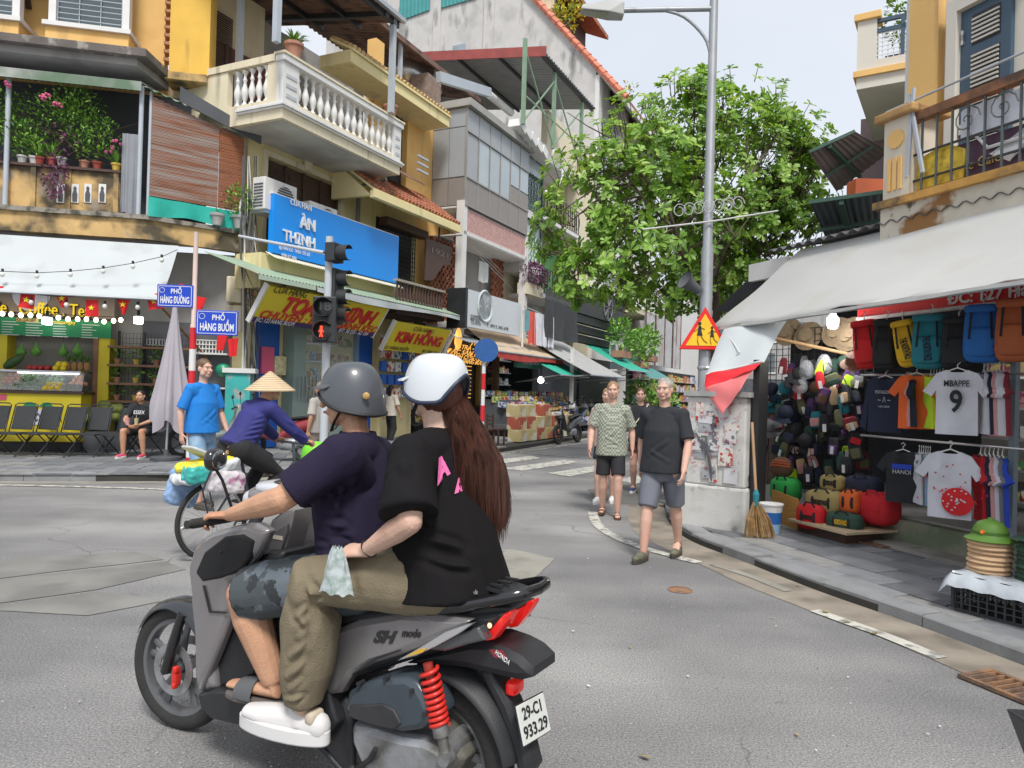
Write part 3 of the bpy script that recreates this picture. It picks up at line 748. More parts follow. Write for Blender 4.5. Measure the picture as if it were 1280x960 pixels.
o=drape('teal_cloth',mTEAL,None,0,1.75,zl1+.01,zl1+.36,-.07,.025,3,seed=5);o.matrix_world=D.M.copy();tag(o,'teal green tarpaulin draped along the ledge under the bamboo blind','tarpaulin')
# pots and plants on the balcony parapet
rr=random.Random(11)
yy=OFF+.2
T2=thing('climbing_shrub','large green flowering shrub with pink blooms along the mouldy balcony parapet','shrub',M=L.M.copy())
b=MB()
for k in range(22):
 q=rr.uniform(-5,140);py_=rr.uniform(118,185);
 if q>100:py_=max(py_,128)
 x=S(L,q,yy,py_);z=Z(L,q,py_,yy);leaf_clump(b,(x,yy+rr.uniform(-.1,.2),z),(.36,.28,.27),130,.085,rr,4)
b.build('foliage',mLEAF,T2,fix=False)
b=MB()
for k in range(9):
 q=8+k*15;x=S(L,q,yy+.15,200);pts=[(x,yy+.15,pzt)]
 for j in range(1,6):pts.append((x+rr.uniform(-.25,.25)*j*.5,yy+.1+rr.uniform(-.1,.1),pzt+j*.22))
 b.tube(pts,[.018-.002*j for j in range(6)],5)
b.build('stems',mat('twig',(.12,.08,.05),.9,.2),T2)
b=MB()
for q,py_ in((55,120),(52,123),(70,130),(74,131),(8,104),(10,107),(60,119)):
 x=S(L,q,yy-.3,py_);z=Z(L,q,py_,yy-.3)
 for _ in range(5):b.ell((x+rr.uniform(-.04,.04),yy-.3+rr.uniform(-.03,.03),z+rr.uniform(-.03,.03)),(.03,.03,.022),n=6,m=4)
b.build('blossom',mat('pink_petal',(.62,.12,.25),.6),T2)
mPOTS=[mat('pot_%s'%k,c,.7,.15,6)for k,c in(('white',(.55,.54,.52)),('red',(.35,.07,.05)),('grey',(.38,.38,.37)),('yellow',(.65,.45,.08)),('clay',(.42,.2,.13)))]
for i,(q,mp,lab,kw)in enumerate((
(28,0,'small white pot at the left end of the mouldy parapet',{}),(43,0,'white bowl pot with green shoots beside the red pots',{}),
(50,1,'dark red pot with strappy leaves left of the purple creeper',dict(spiky=True)),(66,1,'red pot with long strappy green leaves on the parapet',dict(spiky=True)),
(80,2,'grey pot overflowing with purple creeper',dict(purple=True)),(106,4,'clay pot of bushy green plant beside the purple creeper',{}),
(122,1,'red pot of bushy plant near the grey curtain',{}),(146,3,'yellow pot of orange red flowering lily beside the grey curtain',dict(spiky=True,flower=(.7,.12,.06))))):
 x=S(L,q,yy,195)
 purple=kw.get('purple')
 tt=potted(lab,L.w(x,yy+(-.1 if purple else 0),pzt+.052),.8,mPOTS[mp],(.2,.2,.22)if not purple else(.32,.2,.34),60 if not kw.get('spiky')else 26,.09 if not kw.get('spiky')else .5,20+i,group='plant pots on the old balcony',**kw)
 if purple:
  b=MB();leaf_clump(b,(0,-.2,-.2),(.25,.1,.45),260,.08,rr,3,droop=.8);b.build('trailing_foliage',[mPURP]*3,tt,fix=False)
T2=potted('leafy shrub in a grey bucket at the right end of the ledge',D.w(dl-.1,-.12,zl1+.003),1.35,mPOTS[2],(.34,.3,.36),420,.08,77,cat='potted plant')
T2=potted('small empty-looking grey bucket with sprigs beside the leafy shrub on the ledge',D.w(dl-.55,-.1,zl1+.003),1.2,mPOTS[2],(.1,.1,.08),20,.06,78,cat='bucket')
# ================================================================ fruit shop, ground floor
mGRN=mat('green_menu',(.015,.26,.10),.5,.1,1)
aw=bld('awning','wide pale grey canvas awning over the fruit juice counter','awning',L)
ax1=S(L,220,OFF-.2,320);az1=zl0-.1;azl=Z(L,0,364,OFF-1.0)
b=MB();axr=S(L,200,OFF-1.0,372)
def awf(u,v):
 x=(-6)*(1-u)+(ax1*(v)+axr*(1-v))*u
 if u>.93:x-=(u-.93)*0
 return(x,(OFF-1.0)*(1-v)+(OFF-.02)*v,azl*(1-v)+az1*v-.10*sin(v*pi)+.012*sin(u*40)*(1-v))
b.quadgrid(awf,60,10,thick=(0,0,.006));b.build('canvas',mCANV,aw,smooth=60)
b=MB();b.tube([(-6,OFF-1.0,azl-.01),(axr,OFF-1.0,azl-.01)],.02,8);b.build('front_bar',mGALV,aw,smooth=50)
b=MB();b.tube([(axr-.1,OFF-1.0,azl),(ax1+.35,-.05,azl-1.0)],.025,8);b.build('arm',mWOOD,aw,smooth=50)
# signboard with letters
sg=bld('shop_sign','yellow raised letters reading Smoothie Coffee Tea over the green menu board','sign',L)
yS=-.35
bx('board',mat('taupe_board',(.33,.27,.22),.6,.05),sg,-6,S(L,142,yS,420),yS,-.005,Z(L,0,393,yS),Z(L,0,366,yS))
xa,xb=S(L,-62,yS,385),S(L,114,yS,390);zt=(Z(L,0,384,yS)+Z(L,108,390,yS))/2
text('Smoothie . Coffee . Tea',sg,.36,mat('dark_outline',(.03,.02,.01),.5),face_M((xa+xb)/2+.012,yS-.01,zt-.012),width=xb-xa,extrude=.012,bold=.013,name='letter_backing')
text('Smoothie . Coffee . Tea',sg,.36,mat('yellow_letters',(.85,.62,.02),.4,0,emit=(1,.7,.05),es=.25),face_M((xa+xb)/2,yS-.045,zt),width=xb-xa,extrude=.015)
b=MB();b.lathe([(.001,0),(.34,0),(.34,.03),(.001,.03)],(S(L,40,yS,360),yS-.004,Z(L,40,368,yS)),24,axis='Y');b.build('round_emblem',mat('emblem_white',(.7,.72,.85),.5),sg)
mn=bld('menu_board','green menu board with white item lists above the fruit counter','menu board',L)
mz1,mz0=Z(L,0,396,yS-.05),Z(L,0,418,yS-.05);mxr=S(L,139,yS-.05,420)
bx('board',mGRN,mn,-6,mxr,yS-.08,yS-.02,mz0,mz1)
wt=mat('white_print',(.75,.78,.75),.5)
for k,q in enumerate((2,32,66,102)):
 for j in range(6):
  x=S(L,q,yS-.09,410);z=mz1-.09-j*.052;ln=random.uniform(.18,.34)
  bx('menu_line',wt,mn,x,x+ln,yS-.085,yS-.081,z-.007,z+.007)
text('HOA QUA DAM',mn,.09,mDWOOD,face_M(S(L,32,yS-.1,400),yS-.1,mz1-.045),width=.35,extrude=.002)
bx('ribbon',mat('ribbon',(.7,.55,.2),.5),mn,S(L,20,yS-.09,400),S(L,48,yS-.09,400),yS-.094,yS-.081,mz1-.08,mz1-.01)
text('mixpangky',mn,.1,mat('yellow_letters'),face_M(S(L,80,yS-.1,404),yS-.1,mz1-.06),width=.42,extrude=.002)
# shop stall: frame, counter, produce
st=bld('fruit_stall','yellow fronted juice stall with glass produce case under the green menu','stall',L)
zF=.122
yc=-1.0
cxr=S(L,100,yc,540);czt=Z(L,50,492,yc)
bx('counter',mYEL,st,-4.2,cxr,yc,-.25,zF+.2,czt)
bx('plinth',mBLACK,st,-4.2,cxr,yc+.04,-.25,zF,zF+.198)
bx('counter_top',mDWOOD,st,-4.25,cxr+.06,yc-.05,-.2,czt+.002,czt+.05)
for q in(2,130):
 x=S(L,q,-.3,450);bx('pillar',mYEL,st,x-.13,x+.13,-.4,-.01,zF,mz0)
bx('inner_wall',mat('shop_interior',(.28,.27,.24),.7,.1),st,-4.2,S(L,118,0,450),-.012,-.002,zF,mz0)
x=S(L,120,-.4,450);bx('pillar_frame',mWOOD,st,x-.05,x+.04,-.42,-.01,zF,mz0)
bx('shelf',mSILV,st,-4.2,S(L,108,-.6,460),-.9,-.3,Z(L,50,463,-.6)-.04,Z(L,50,463,-.6))
b=MB();zz=Z(L,50,463,-.6);b.quadgrid(lambda u,v:(-4.2+(cxr+4.2)*u,yc+.02+.12*v,czt+.06+(zz-czt-.1)*v),1,1,thick=(0,.008,0))
b.build('case_glass',mat('clear_glass',(.8,.85,.85),.05,0,alpha=.18,spec=.8),st)
bx('logo_panel',mat('emblem_white'),st,S(L,38,yc-.01,520),S(L,75,yc-.01,520),yc-.012,yc-.002,Z(L,55,531,yc),Z(L,55,512,yc))
text('JUICY SUGAR',st,.2,mat('navy_letters',(.02,.03,.12),.5),face_M(S(L,56,yc,520),yc-.02,Z(L,55,522,yc)),width=.62,bold=.004)
for sg_ in(-1,1):
 b=MB();cx_=S(L,48,yc,505)+sg_*.14;cz_=Z(L,48,506,yc)
 b.prism([(cx_-sg_*.12,cz_-.02),(cx_-sg_*.04,cz_+.05),(cx_+sg_*.06,cz_+.05),(cx_+sg_*.14,cz_-.05),(cx_+sg_*.02,cz_-.045)],yc-.02,yc-.006);b.build('leaf_emblem',mGRN,st)
bx('sticker',mat('pink_print',(.7,.1,.2),.5),st,-2.0,S(L,8,yc,500),yc-.012,yc-.002,czt-.14,czt-.03)
lp=bx('case_lamp',emis('strip_lamp',(.95,.97,1),3),st,S(L,30,-.6,468),S(L,105,-.6,468),-.88,-.86,zz-.06,zz-.042)
def heap(label,q0,q1,py_,y,c,r,n,rows=3,zb=None,cat='fruit pile',m=None,shape=(1,1,1),tip=.0):
 t=thing('fruit_pile',label,cat,M=L.M.copy(),group='produce piles on the stall');m=m or mat('fruit_'+label.split()[0]+str(len(MT)),c,.45,.12,20)
 x0,x1=S(L,q0,y,py_),S(L,q1,y,py_);z=zb if zb is not None else Z(L,(q0+q1)/2,py_,y)
 rr=random.Random(n);b=MB();b.ell((0,0,0),tuple(r*s for s in shape),n=8,m=6);me=b.mesh('fruit',m,smooth=60)
 k=0
 for row in range(rows):
  nn=max(1,int((x1-x0-2*r*row*.5)/(2*r*.95)))
  for dp in range(3-min(row,2)):
   for i in range(nn):
    o=link('fruit',me,t,(x0+r+row*r*.5+i*2*r*.95+rr.uniform(-.3,.3)*r,y+(dp+row*.5)*r*1.6,z+r*.9+row*r*1.35+tip*dp),(rr.uniform(0,3),rr.uniform(0,3),0));k+=1
 return t
zc=czt+.055
heap('orange oranges heaped at the left of the glass case',2,30,480,-.75,(.75,.22,.02),.055,1,3,zb=zc+.1)
heap('brown longans spread below the oranges',-2,22,487,-.92,(.25,.18,.07),.04,2,2,zb=zc)
heap('pale green guavas heaped in the middle of the glass case',56,84,478,-.72,(.30,.45,.25),.055,3,3,zb=zc+.1)
heap('yellow mangoes in a row at the front of the glass case',53,80,487,-.93,(.78,.55,.02),.055,4,2,zb=zc,shape=(.9,1,1.3))
heap('peach coloured apples at the right of the glass case',86,109,478,-.74,(.75,.35,.18),.05,5,3,zb=zc+.1)
heap('dark mangosteens in rows at the right front of the case',80,104,488,-.92,(.10,.07,.04),.045,6,2,zb=zc)
heap('red dragon fruit row on the upper steel shelf',33,64,463,-.65,(.45,.04,.04),.055,7,1,zb=zz)
heap('yellow lemons stacked on the upper steel shelf',66,88,463,-.7,(.8,.62,.02),.06,8,2,zb=zz)
gb=thing('greens_bundle','leafy green vegetables between the oranges and guavas in the case','greens',M=L.M.copy())
b=MB();rr=random.Random(5)
for k in range(7):leaf_clump(b,(S(L,30+k*3.4,-.8,480),-.82+.06*(k%2),zc+.1+.06*(k%3)),(.13,.12,.12),60,.09,rr,3)
b.build('leaf_heap',mLEAF[:3],gb,fix=False)
for k,q in enumerate((84,92,100,108)):
 t=thing('pineapple','pineapple with spiky crown, number %s from the yellow lemons on the steel shelf'%['one','two','three','four'][k]if False else['pineapple nearest the lemons on the steel shelf','second pineapple from the lemons on the steel shelf','third pineapple from the lemons on the steel shelf','pineapple farthest from the lemons beside the pillar'][k],'pineapple',L.w(S(L,q+1,-.6,450),-.6,zz),group='pineapples on the shelf')
 b=MB();b.ell((0,0,.1),(.06,.06,.1),n=10,m=8);b.build('body',mat('pineapple_skin',(.36,.2,.07),.8,.3,40,.6,60),t,smooth=60)
 b=MB()
 for j in range(16):
  a=j*2.4;e=.6+.05*j;d=V((cos(a)*cos(e),sin(a)*cos(e),sin(e)));s=V((-sin(a),cos(a),0))*.015;o_=V((0,0,.19));b.k=j%2
  b.add([o_-s,o_+s,o_+d*.2],[(0,1,2)])
 b.k=0;b.build('crown',[mLEAF[0],mLEAF[3]],t,fix=False)
for k,(q,py_)in enumerate(((26,440),(45,439),(79,440),(97,439))):
 x=S(L,q,-.5,py_);z=Z(L,q,py_,-.5)
 t=thing('pomelo',['leftmost green pomelo hung in a net above the shelf','second hanging green pomelo above the dragon fruit','third hanging green pomelo above the lemons','rightmost green pomelo hung above the pineapples'][k],'pomelo',L.w(x,-.5,z),group='pomelos hanging in the stall')
 b=MB();b.lathe([(.001,-.1),(.05,-.09),(.09,-.04),(.095,.0),(.07,.05),(.03,.1),(.012,.16),(.006,.19)],n=12);b.build('fruit',mat('pomelo_skin',(.10,.28,.04),.5,.15,20),t,smooth=60)
 b=MB();b.tube([(0,0,.18),(0,0,mz0-z)],.005,4);b.build('string',mBLACK,t)
t=thing('watermelon','long dark green winter melon leaning at the left of the upper shelf','melon',L.w(S(L,17,-.6,452),-.6,zz+.16),0)
b=MB();b.ell((0,0,0),(.24,.09,.09),R=Mx.Rotation(-.6,4,'Y'),n=12,m=8);b.build('fruit',mat('melon_skin',(.05,.11,.03),.5,.3,20),t,smooth=60)
# coconuts heap by the pillar
t=thing('coconut_pile','pile of green coconuts behind the chairs beside the yellow pillar','coconut pile',M=L.M.copy());rr=random.Random(8)
b=MB();b.ell((0,0,0),(.1,.1,.11),n=10,m=7);me=b.mesh('coconut',mat('coconut_skin',(.26,.30,.07),.6,.25,14),smooth=60)
for k in range(16):link('coconut',me,t,(S(L,105+rr.uniform(0,50),-.5,500),-.6+rr.uniform(-.2,.2),Z(L,120,530-rr.random()*26,-.6)),(rr.random(),rr.random(),0))
b=MB();b.box(S(L,104,-.5,520),-.85,zF,S(L,160,-.5,520),-.35,Z(L,120,534,-.6)-.08);b.build('box',mDGREY,t)
# string of warm bulbs on the menu top, two big white ones
gl=thing('bulb_string','string of lit warm bulbs along the top of the green menu','string lights',M=L.M.copy())
b=MB();b.tube([(-3,yS-.25,mz1+.1)]+[(S(L,q,yS-.25,394+q*.05),yS-.25,mz1+.08)for q in range(0,155,12)],.008,4);b.build('cable',mBLACK,gl)
b=MB();b.ell((0,0,0),(.045,.045,.052),n=10,m=7);me=b.mesh('bulb',mBULB,smooth=60)
for q,py_ in((3,392),(14,393),(26,394),(38,394),(49,395),(73,397),(85,399),(97,399),(108,399),(120,400),(130,402),(142,401),(151,400)):
 v=L.v(q,py_,yS-.25);link('bulb',me,gl,v)
b=MB();b.box(-.07,-.07,-.08,.07,.07,.07)
for q,py_,lb in((59,401,'bright boxy lamp hanging in front of the green menu'),(173,400,'bright boxy lamp hanging over the plant shelves')):
 t=thing('hanging_lamp',lb,'lamp',L.w(*L.v(q,py_,yS-.4)));b.build('bulb',mBULBW,t,bev=.02)
 b2=MB();b2.tube([(0,0,.07),(0,0,.2)],.03,8);b2.tube([(0,0,.2),(0,0,.75)],.006,4);b2.build('socket',mBLACK,t)
 # cafe string with flags
fl=thing('flag_string','string of small red flags with yellow stars under the canvas awning','bunting',M=L.M.copy())
pts=[(q,361+q*.075+4*sin(q/40))for q in range(-40,241,10)]
yF=OFF-.9
P3=[L.v(q,p,yF)for q,p in pts]
b=MB();b.tube(P3,.007,4);b.build('cable',mBLACK,fl)
mFLAG=mat('flag_red',(.68,.012,.015),.65,.06);mSTAR=mat('star_yellow',(.85,.7,.03),.5)
def star_poly(c,r,rot=0):
 return[(c[0]+(r if i%2==0 else r*.4)*sin(i*pi/5+rot),c[1]+(r if i%2==0 else r*.4)*cos(i*pi/5+rot))for i in range(10)]
for q,py_,w_,h_,tri,ro in((-8,364,26,14,1,0),(34,375,18,22,0,.12),(78,376,18,18,1,0),(115,385,16,22,0,0),(154,384,17,20,1,.0),(193,377,17,21,0,-.2),(229,363,16,15,1,.3)):
 x,z=L.p(q,py_,yF);sc=1/900*12.2;hw,hh=w_*sc/2,h_*sc/2
 b=MB();R_=Mx.Rotation(ro,4,'Y');b.m=Mx.Translation((x,yF-.01,z))@R_
 poly=[(-hw,hh),(hw,hh),(hw*.25 if tri else hw,-hh),(-hw*.1 if tri else-hw,-hh)]
 b.quadgrid(lambda u,v:((poly[0][0]+(poly[1][0]-poly[0][0])*u)*(1-v)+(poly[3][0]+(poly[2][0]-poly[3][0])*u)*v,.02*sin(u*5+v*3),hh-2*hh*v),6,6,thick=(0,.003,0))
 f=b.build('flag',mFLAG,fl,smooth=60)
 b=MB();b.m=Mx.Translation((x,yF-.01,z))@R_;r=min(hw,hh)*.5;b.prism(star_poly((0,.0 if not tri else hh*.35),r),-.032,-.024);b.build('star',mSTAR,f)
for k,(q,py_,lit)in enumerate(((39,379,0),(84,381,0),(131,383,0),(172,385,0))):
 pass
b=MB();b.ell((0,0,0),(.042,.042,.05),n=10,m=7);meo=b.mesh('bulb',mBULBO,smooth=60)
b=MB();b.tube([(0,0,.04),(0,0,.1)],.022,8);mes=b.mesh('socket',mBLACK)
for q,py_ in((39,378),(83,381),(131,383),(172,384)):
 v=L.v(q,py_,yF-.02);o=link('bulb',meo,fl,v);link('socket',mes,o)
f2=thing('bulb_string','drooping black cable with unlit bulbs across the grey awning','string lights',M=L.M.copy())
pp=[(-20,340),(3,339),(46,341),(88,339),(129,335),(166,329),(202,321),(222,312)]
b=MB();b.tube([L.v(q,p,OFF-.95)for q,p in pp],.006,4);b.build('cable',mBLACK,f2)
for q,p in pp[1:-1]:
 v=L.v(q,p+4,OFF-.95);o=link('bulb',meo,f2,v);link('socket',mes,o)
 # plant shelves
ps=bld('plant_shelf','four tier wooden shelf with wire mesh back holding small potted plants','shelf',L)
sx0,sx1=S(L,138,-.3,480),S(L,240,-.3,480)
zs=[Z(L,140,y_,-.4)for y_ in(432,455,478,500)]
for z in zs:bx('shelf_board',mWOOD,ps,sx0,sx1,-.55,-.2,z-.045,z)
b=MB();bars_grid(b,sx0+.1,sx1-.1,zs[3]-.3,zs[0]+.28,-.18,20,16,.006);b.build('wire_mesh',mIRONB,ps)
for x in(sx0+.1,(sx0+sx1)/2-.2,sx1-.1):bx('upright',mIRONB,ps,x-.02,x+.02,-.19,-.14,zF,zs[0]+.32)
for r_,z in enumerate(zs[1:]+[zs[3]-.4]):
 for k,q in enumerate((147,170,195)):
  if r_>2:continue
  potted(['small plant on the %s shelf tier, %s pot from the yellow pillar'%(a,c)for a in(['second','third','fourth'][r_],)for c in(['first','second','third'][k],)][0],L.w(S(L,q,-.38,460),-.38,z+.001),.55,mPOTS[4 if k!=1 else 3],(.12,.1,.14),45,.1,100+r_*5+k,group='plants on the wooden shelf')
b=MB();bars_grid(b,S(L,245,-.1,440),S(L,278,-.1,440),Z(L,250,441,-.1),Z(L,250,425,-.1),-.1,8,3,.02);b.build('lattice_vent',mWHITE,T)
b=MB();bars_grid(b,S(L,180,-.1,430),S(L,210,-.1,430),Z(L,190,431,-.1),Z(L,190,424,-.1),-.1,8,1,.02);b.build('lattice_vent',mWHITE,T)
bx('dark_panel',mat('slate_panel',(.12,.125,.135),.6),T,S(L,178,-.02,420),S(L,288,-.02,420),-.03,-.003,zF,Z(L,200,402,0))
bx('white_shelf',mWHITE,T,S(L,243,-.4,443),S(L,284,-.4,443),-.45,-.03,Z(L,260,443,-.4),Z(L,260,441,-.4))
bx('white_shelf',mWHITE,T,S(L,243,-.4,485),S(L,284,-.4,485),-.45,-.03,Z(L,260,486,-.4),Z(L,260,484,-.4))
t=thing('plastic_basket','green plastic wrapped bundle on the white wall shelf behind the blue shirt','bundle',L.w(S(L,279,-.25,455),-.25,Z(L,270,462,-.3)))
b=MB();b.ell((0,0,0),(.16,.14,.15),n=12,m=8);b.build('bag',mat('green_plastic',(.03,.3,.17),.35,.2,10,.4,20),t,smooth=60)
t=thing('street_cabinet','peeling turquoise cabinet with white top behind the conical hat','cabinet',M=L.M.copy())
xa,xb=S(L,281,-.9,500),S(L,312,-.9,500)
bx('body',mat('turquoise_paint',(.05,.42,.40),.6,.1,3,col2=(.35,.38,.36),c2s=4,c2t=(.55,.65)),t,xa,xb,-.9,-.5,zF,Z(L,290,466,-.9));bx('top',mWHITE,t,xa-.06,xb+.1,-.95,-.45,Z(L,290,466,-.9)+.002,Z(L,290,460,-.9))
# ================================================================ ROW OF HOUSES DOWN THE STREET (A)
def xz(q,py,off=0.0):return A.p(q,py,off)
# ---- A1 pale yellow house with the big balcony
T=bld('balcony_house','pale yellow house with white baluster balcony and brown roofed terrace','building',A)
s1=S(A,520,0,300)
ZT=7.0
WX0,WX1=S(A,332,0,230),S(A,425,0,230);wz0=4.75;wz1=Z(A,345,200,0)
for x0,x1,z0,z1 in((S(A,307,0,300),WX0,.12,ZT),(WX1,s1,.12,ZT),(WX0,WX1,.12,wz0),(WX0,WX1,wz1,ZT)):bx('wall',mPALE,T,x0,x1,0,.3,z0,z1)
f=bx('window',mDWOOD,T,WX0+.03,WX1-.03,.08,.14,wz0,wz1-.03)
for k in range(5):bx('frame',mDWOOD,f,WX0+.05+(WX1-WX0-.1)*k/4-.03,WX0+.05+(WX1-WX0-.1)*k/4+.03,.03,.079,wz0,wz1-.03)
b=MB()
for k in range(12):b.box(WX0+.12,.05,wz1-.2-k*.06,WX0+.85,.076,wz1-.165-k*.06)
b.build('shutter_slats',mDWOOD,f,kind='stuff')
for x0,x1,z0,z1 in((WX0-.12,WX1+.12,wz1+.002,wz1+.13),(WX0-.12,WX0,wz0,wz1),(WX1,WX1+.12,wz0,wz1)):bx('window_surround',mCREAM,T,x0,x1,-.06,-.002,z0,z1)
bx('keystone',mCREAM,T,(WX0+WX1)/2-.12,(WX0+WX1)/2+.12,-.1,-.062,wz1+.02,wz1+.24)
BO=-1.5
bx0,bx1=S(A,353,BO,140),S(A,500,BO,200)
zb=A.p(353,147,BO)[1];zr=A.p(361,71,BO)[1]
bal=bx('balcony',mCREAM,T,bx0,bx1,BO,0,zb,zb+.34)
bx('balcony_side',mCREAM,bal,bx0,-.02,.0,2.3,zb,zb+.34)
bx('soffit',mat('white_soffit',(.62,.60,.57),.8,.06,2,col2=(.45,.43,.4),c2s=.8),bal,bx0+.1,bx1-.1,BO+.1,.2,zb-.012,zb-.002)
for i,(d,z)in enumerate(((.05,.2),(.08,.245),(.04,.29))):
 b=MB();b.box(bx0-d,BO-d,zb+z,bx1+d,BO+.0-.002,zb+z+.04);b.build('cornice',mWHITE,bal)
 b=MB();b.box(bx0-d,BO-.001,zb+z,bx0-.002,-.3,zb+z+.04);b.build('cornice',mWHITE,bal)
def rail_z():return zb+.34,zr
z0_,z1_=rail_z()
b=MB();b.box(bx0-.05,BO-.06,z1_-.13,bx1+.05,BO+.18,z1_);b.build('handrail',mWHITE,bal,bev=.015)
b=MB();b.box(bx0-.07,BO-.08,z1_+.002,bx1+.07,BO+.2,z1_+.05);b.build('handrail',mCREAM,bal)
bx('base_rail',mCREAM,bal,bx0,bx1,BO+.0,BO+.16,z0_,z0_+.07)
bx('handrail',mCREAM,bal,bx0-.03,bx0+.17,BO+.21,2.3,z1_-.1,z1_+.04)
zs_=z0_+.07;hh=z1_-.13-zs_
bx('panel',mCREAM,bal,bx0,bx0+.16,BO+.02,BO+.42,z0_,z1_-.11);bx('panel',mCREAM,bal,bx0,bx0+.14,.02,2.3,z0_,z1_-.11);bx('base_rail',mCREAM,bal,bx0,bx0+.14,BO+.42,.02,z0_,z0_+.07)
pw=.42
for xa in(bx0,bx1-.3):
 w_=pw if xa==bx0 else .3
 pb=bx('pedestal',mWHITE,bal,xa-.01,xa+w_,BO-.015,BO+.165,z0_,z1_-.132)
 for k in range(3):bx('relief',mat('grey_relief',(.5,.52,.55),.6),pb,xa+.06,xa+w_-.06,BO-.028,BO-.016,z0_+.1+k*.2,z0_+.17+k*.2)
b=MB();b.lathe([(r*1.0,h*hh/.64)for r,h in BAL_PROF],n=10);me=b.mesh('baluster',mWHITE,smooth=50)
n=15;xa,xb=bx0+pw+.08,bx1-.38
for k in range(n):link('baluster',me,bal,(xa+(xb-xa)*k/(n-1),BO+.08,zs_))
for k in range(5):link('baluster',me,bal,(bx0+.07,BO+.55+.2*k-.05,zs_))
bx('end_wall',mCREAM,bal,bx1-.14,bx1,BO+.17,-.002,z0_,z1_)
# pots on the balcony rail
potted('large clay pot of spiky green plant on the left corner of the white balcony',A.w(bx0+.35,BO+.08,z1_+.053),1.6,mPOTS[4],(.3,.3,.3),70,.42,201,spiky=True)
potted('small clay pot of thin spiky plant at the right end of the white balcony',A.w(bx1-.35,BO+.08,z1_+.053),1.5,mPOTS[4],(.2,.2,.3),22,.36,202,spiky=True)
# terrace level
bx('terrace_wall',mCREAM,T,S(A,264,1.6,60),S(A,330,1.6,60),1.6,1.8,7.0,10.9)
bx('terrace_wall',mSOFF,T,S(A,330,1.6,60),S(A,455,1.6,100),1.6,1.8,7.0,10.6)
f=bx('shutter_door',mat('red_brown_wood',(.16,.045,.03),.6,.3,6),T,S(A,262,1.55,80),S(A,330,1.55,80),1.5,1.597,7.0,Z(A,262,46,1.55))
for k in range(4):
 xx=S(A,262,1.5,80)+(S(A,330,1.5,80)-S(A,262,1.5,80))*k/4;bx('frame',mDWOOD,f,xx,xx+.08,1.46,1.499,7.0,Z(A,262,46,1.55))
b=MB()
for k in range(30):b.box(S(A,263,1.48,80),1.48,8.6+k*.05,S(A,290,1.48,80),1.498,8.63+k*.05)
b.build('louvre_slats',mDWOOD,f,kind='stuff')
RO=-1.75;rx1=S(A,503,RO,28);rzz=Z(A,503,28,RO)
b=corr_sheet(-1.6,rx1,RO,rzz,2.6,rzz+.75,.2,.03);b.build('terrace_roof',mRUSTR,T,smooth=50)
b=MB()
for y_ in(RO+.06,RO+1.2,RO+2.4):b.box(-1.6,y_,rzz-.16+(y_-RO)*.17,rx1-.03,y_+.07,rzz-.035+(y_-RO)*.17)
b.build('purlins',mIRONB,T,kind='stuff')
for x,y_,zq_ in((S(A,300,.6,40),.6,7.3),(S(A,352,RO,30),RO+.12,z1_+.05),(S(A,440,RO+2.4,60),RO+2.4,7.3),(rx1-.2,RO+.12,z1_+.05)):b=MB();b.box(x-.06,y_-.06,zq_,x+.06,y_+.06,rzz+.2);b.build('post',mPIPE,T)
bx('gutter',mGALV,T,-1.6,rx1+.02,RO-.1,RO-.005,rzz-.03,rzz+.07)
b=MB();b.bar((-1.2,-1.9,rzz-.15),(-1.2,2.4,rzz+.5),.1);b.bar((2.2,RO,rzz-.1),(2.2,2.4,rzz+.6),.12);b.build('rafters',mIRONB,T,kind='stuff')
# air conditioners behind the sign
def aircon(label,x,y,z,fr=A,w_=.85,h=.62,group='air conditioners on the facades'):
 t=thing('air_conditioner',label,'air conditioner',fr.w(x,y,z),fr.a,group=group)
 b=MB();b.box(0,0,0,w_,.35,h);b.build('case',mWHITE,t,bev=.02)
 b=MB();b.lathe([(.001,0),(.05,0),(.05,.012),(.23,.012),(.25,.02),(.25,0)],(w_*.62,-.002,h*.5),20,axis='Y');b.build('fan_grille',mDGREY,t)
 b=MB()
 for k in range(9):b.box(w_*.62-.24,-.03,h*.5-.22+k*.053,w_*.62+.24,-.024,h*.5-.21+k*.053)
 b.build('guard',mWHITE,t,kind='stuff')
 b=MB()
 for k in range(8):b.box(-.012,.05,.06+k*.065,-.001,.3,.09+k*.065)
 b.build('side_louvres',mDGREY,t,kind='stuff')
 bx('bracket',mGALV,t,.05,w_-.05,.02,.4,-.06,-.003)
 return t
z_=Z(A,332,262,-.7)
aircon('white air conditioner at the left top corner of the blue signboard',S(A,331,-.75,240),-.75,z_,w_=.95,h=.68)
aircon('white air conditioner behind the middle of the blue signboard',S(A,388,-.75,250),-.75,Z(A,388,285,-.75),w_=.95,h=.62)
# blue signboard
sg=bld('blue_signboard','large plain blue signboard with white An Thinh lettering','sign',A)
so=-.85;bx_0,bx_1=S(A,342,so,280),S(A,498,so,320)
szt,szb=(Z(A,345,243,so)+Z(A,499,296,so))/2,(Z(A,341,313,so)+Z(A,494,356,so))/2
print('blue sign',bx_0,bx_1,szb,szt,Z(A,345,243,so),Z(A,499,296,so),Z(A,341,313,so),Z(A,494,356,so))
mBSIGN=mat('blue_vinyl',(.0,.27,.85),.4,.03,1)
bx('board',mBSIGN,sg,bx_0,bx_1,so,so+.14,szb,szt)
bx('edge',mWHITE,sg,bx_0-.012,bx_1+.012,so+.02,so+.12,szt+.002,szt+.03)
mWL=mat('white_letters',(.78,.79,.8),.4,.02)
def ftxt(s_,par,q,py,off,h,m=mWL,wd=None,F=A,**k):
 x,z=F.p(q,py,off);return text(s_,par,h,m,face_M(x,off-.012,z),width=wd,**k)
ftxt('CỬA HÀN',sg,376,257,so,.17,wd=.66,bold=.002,extrude=.01)
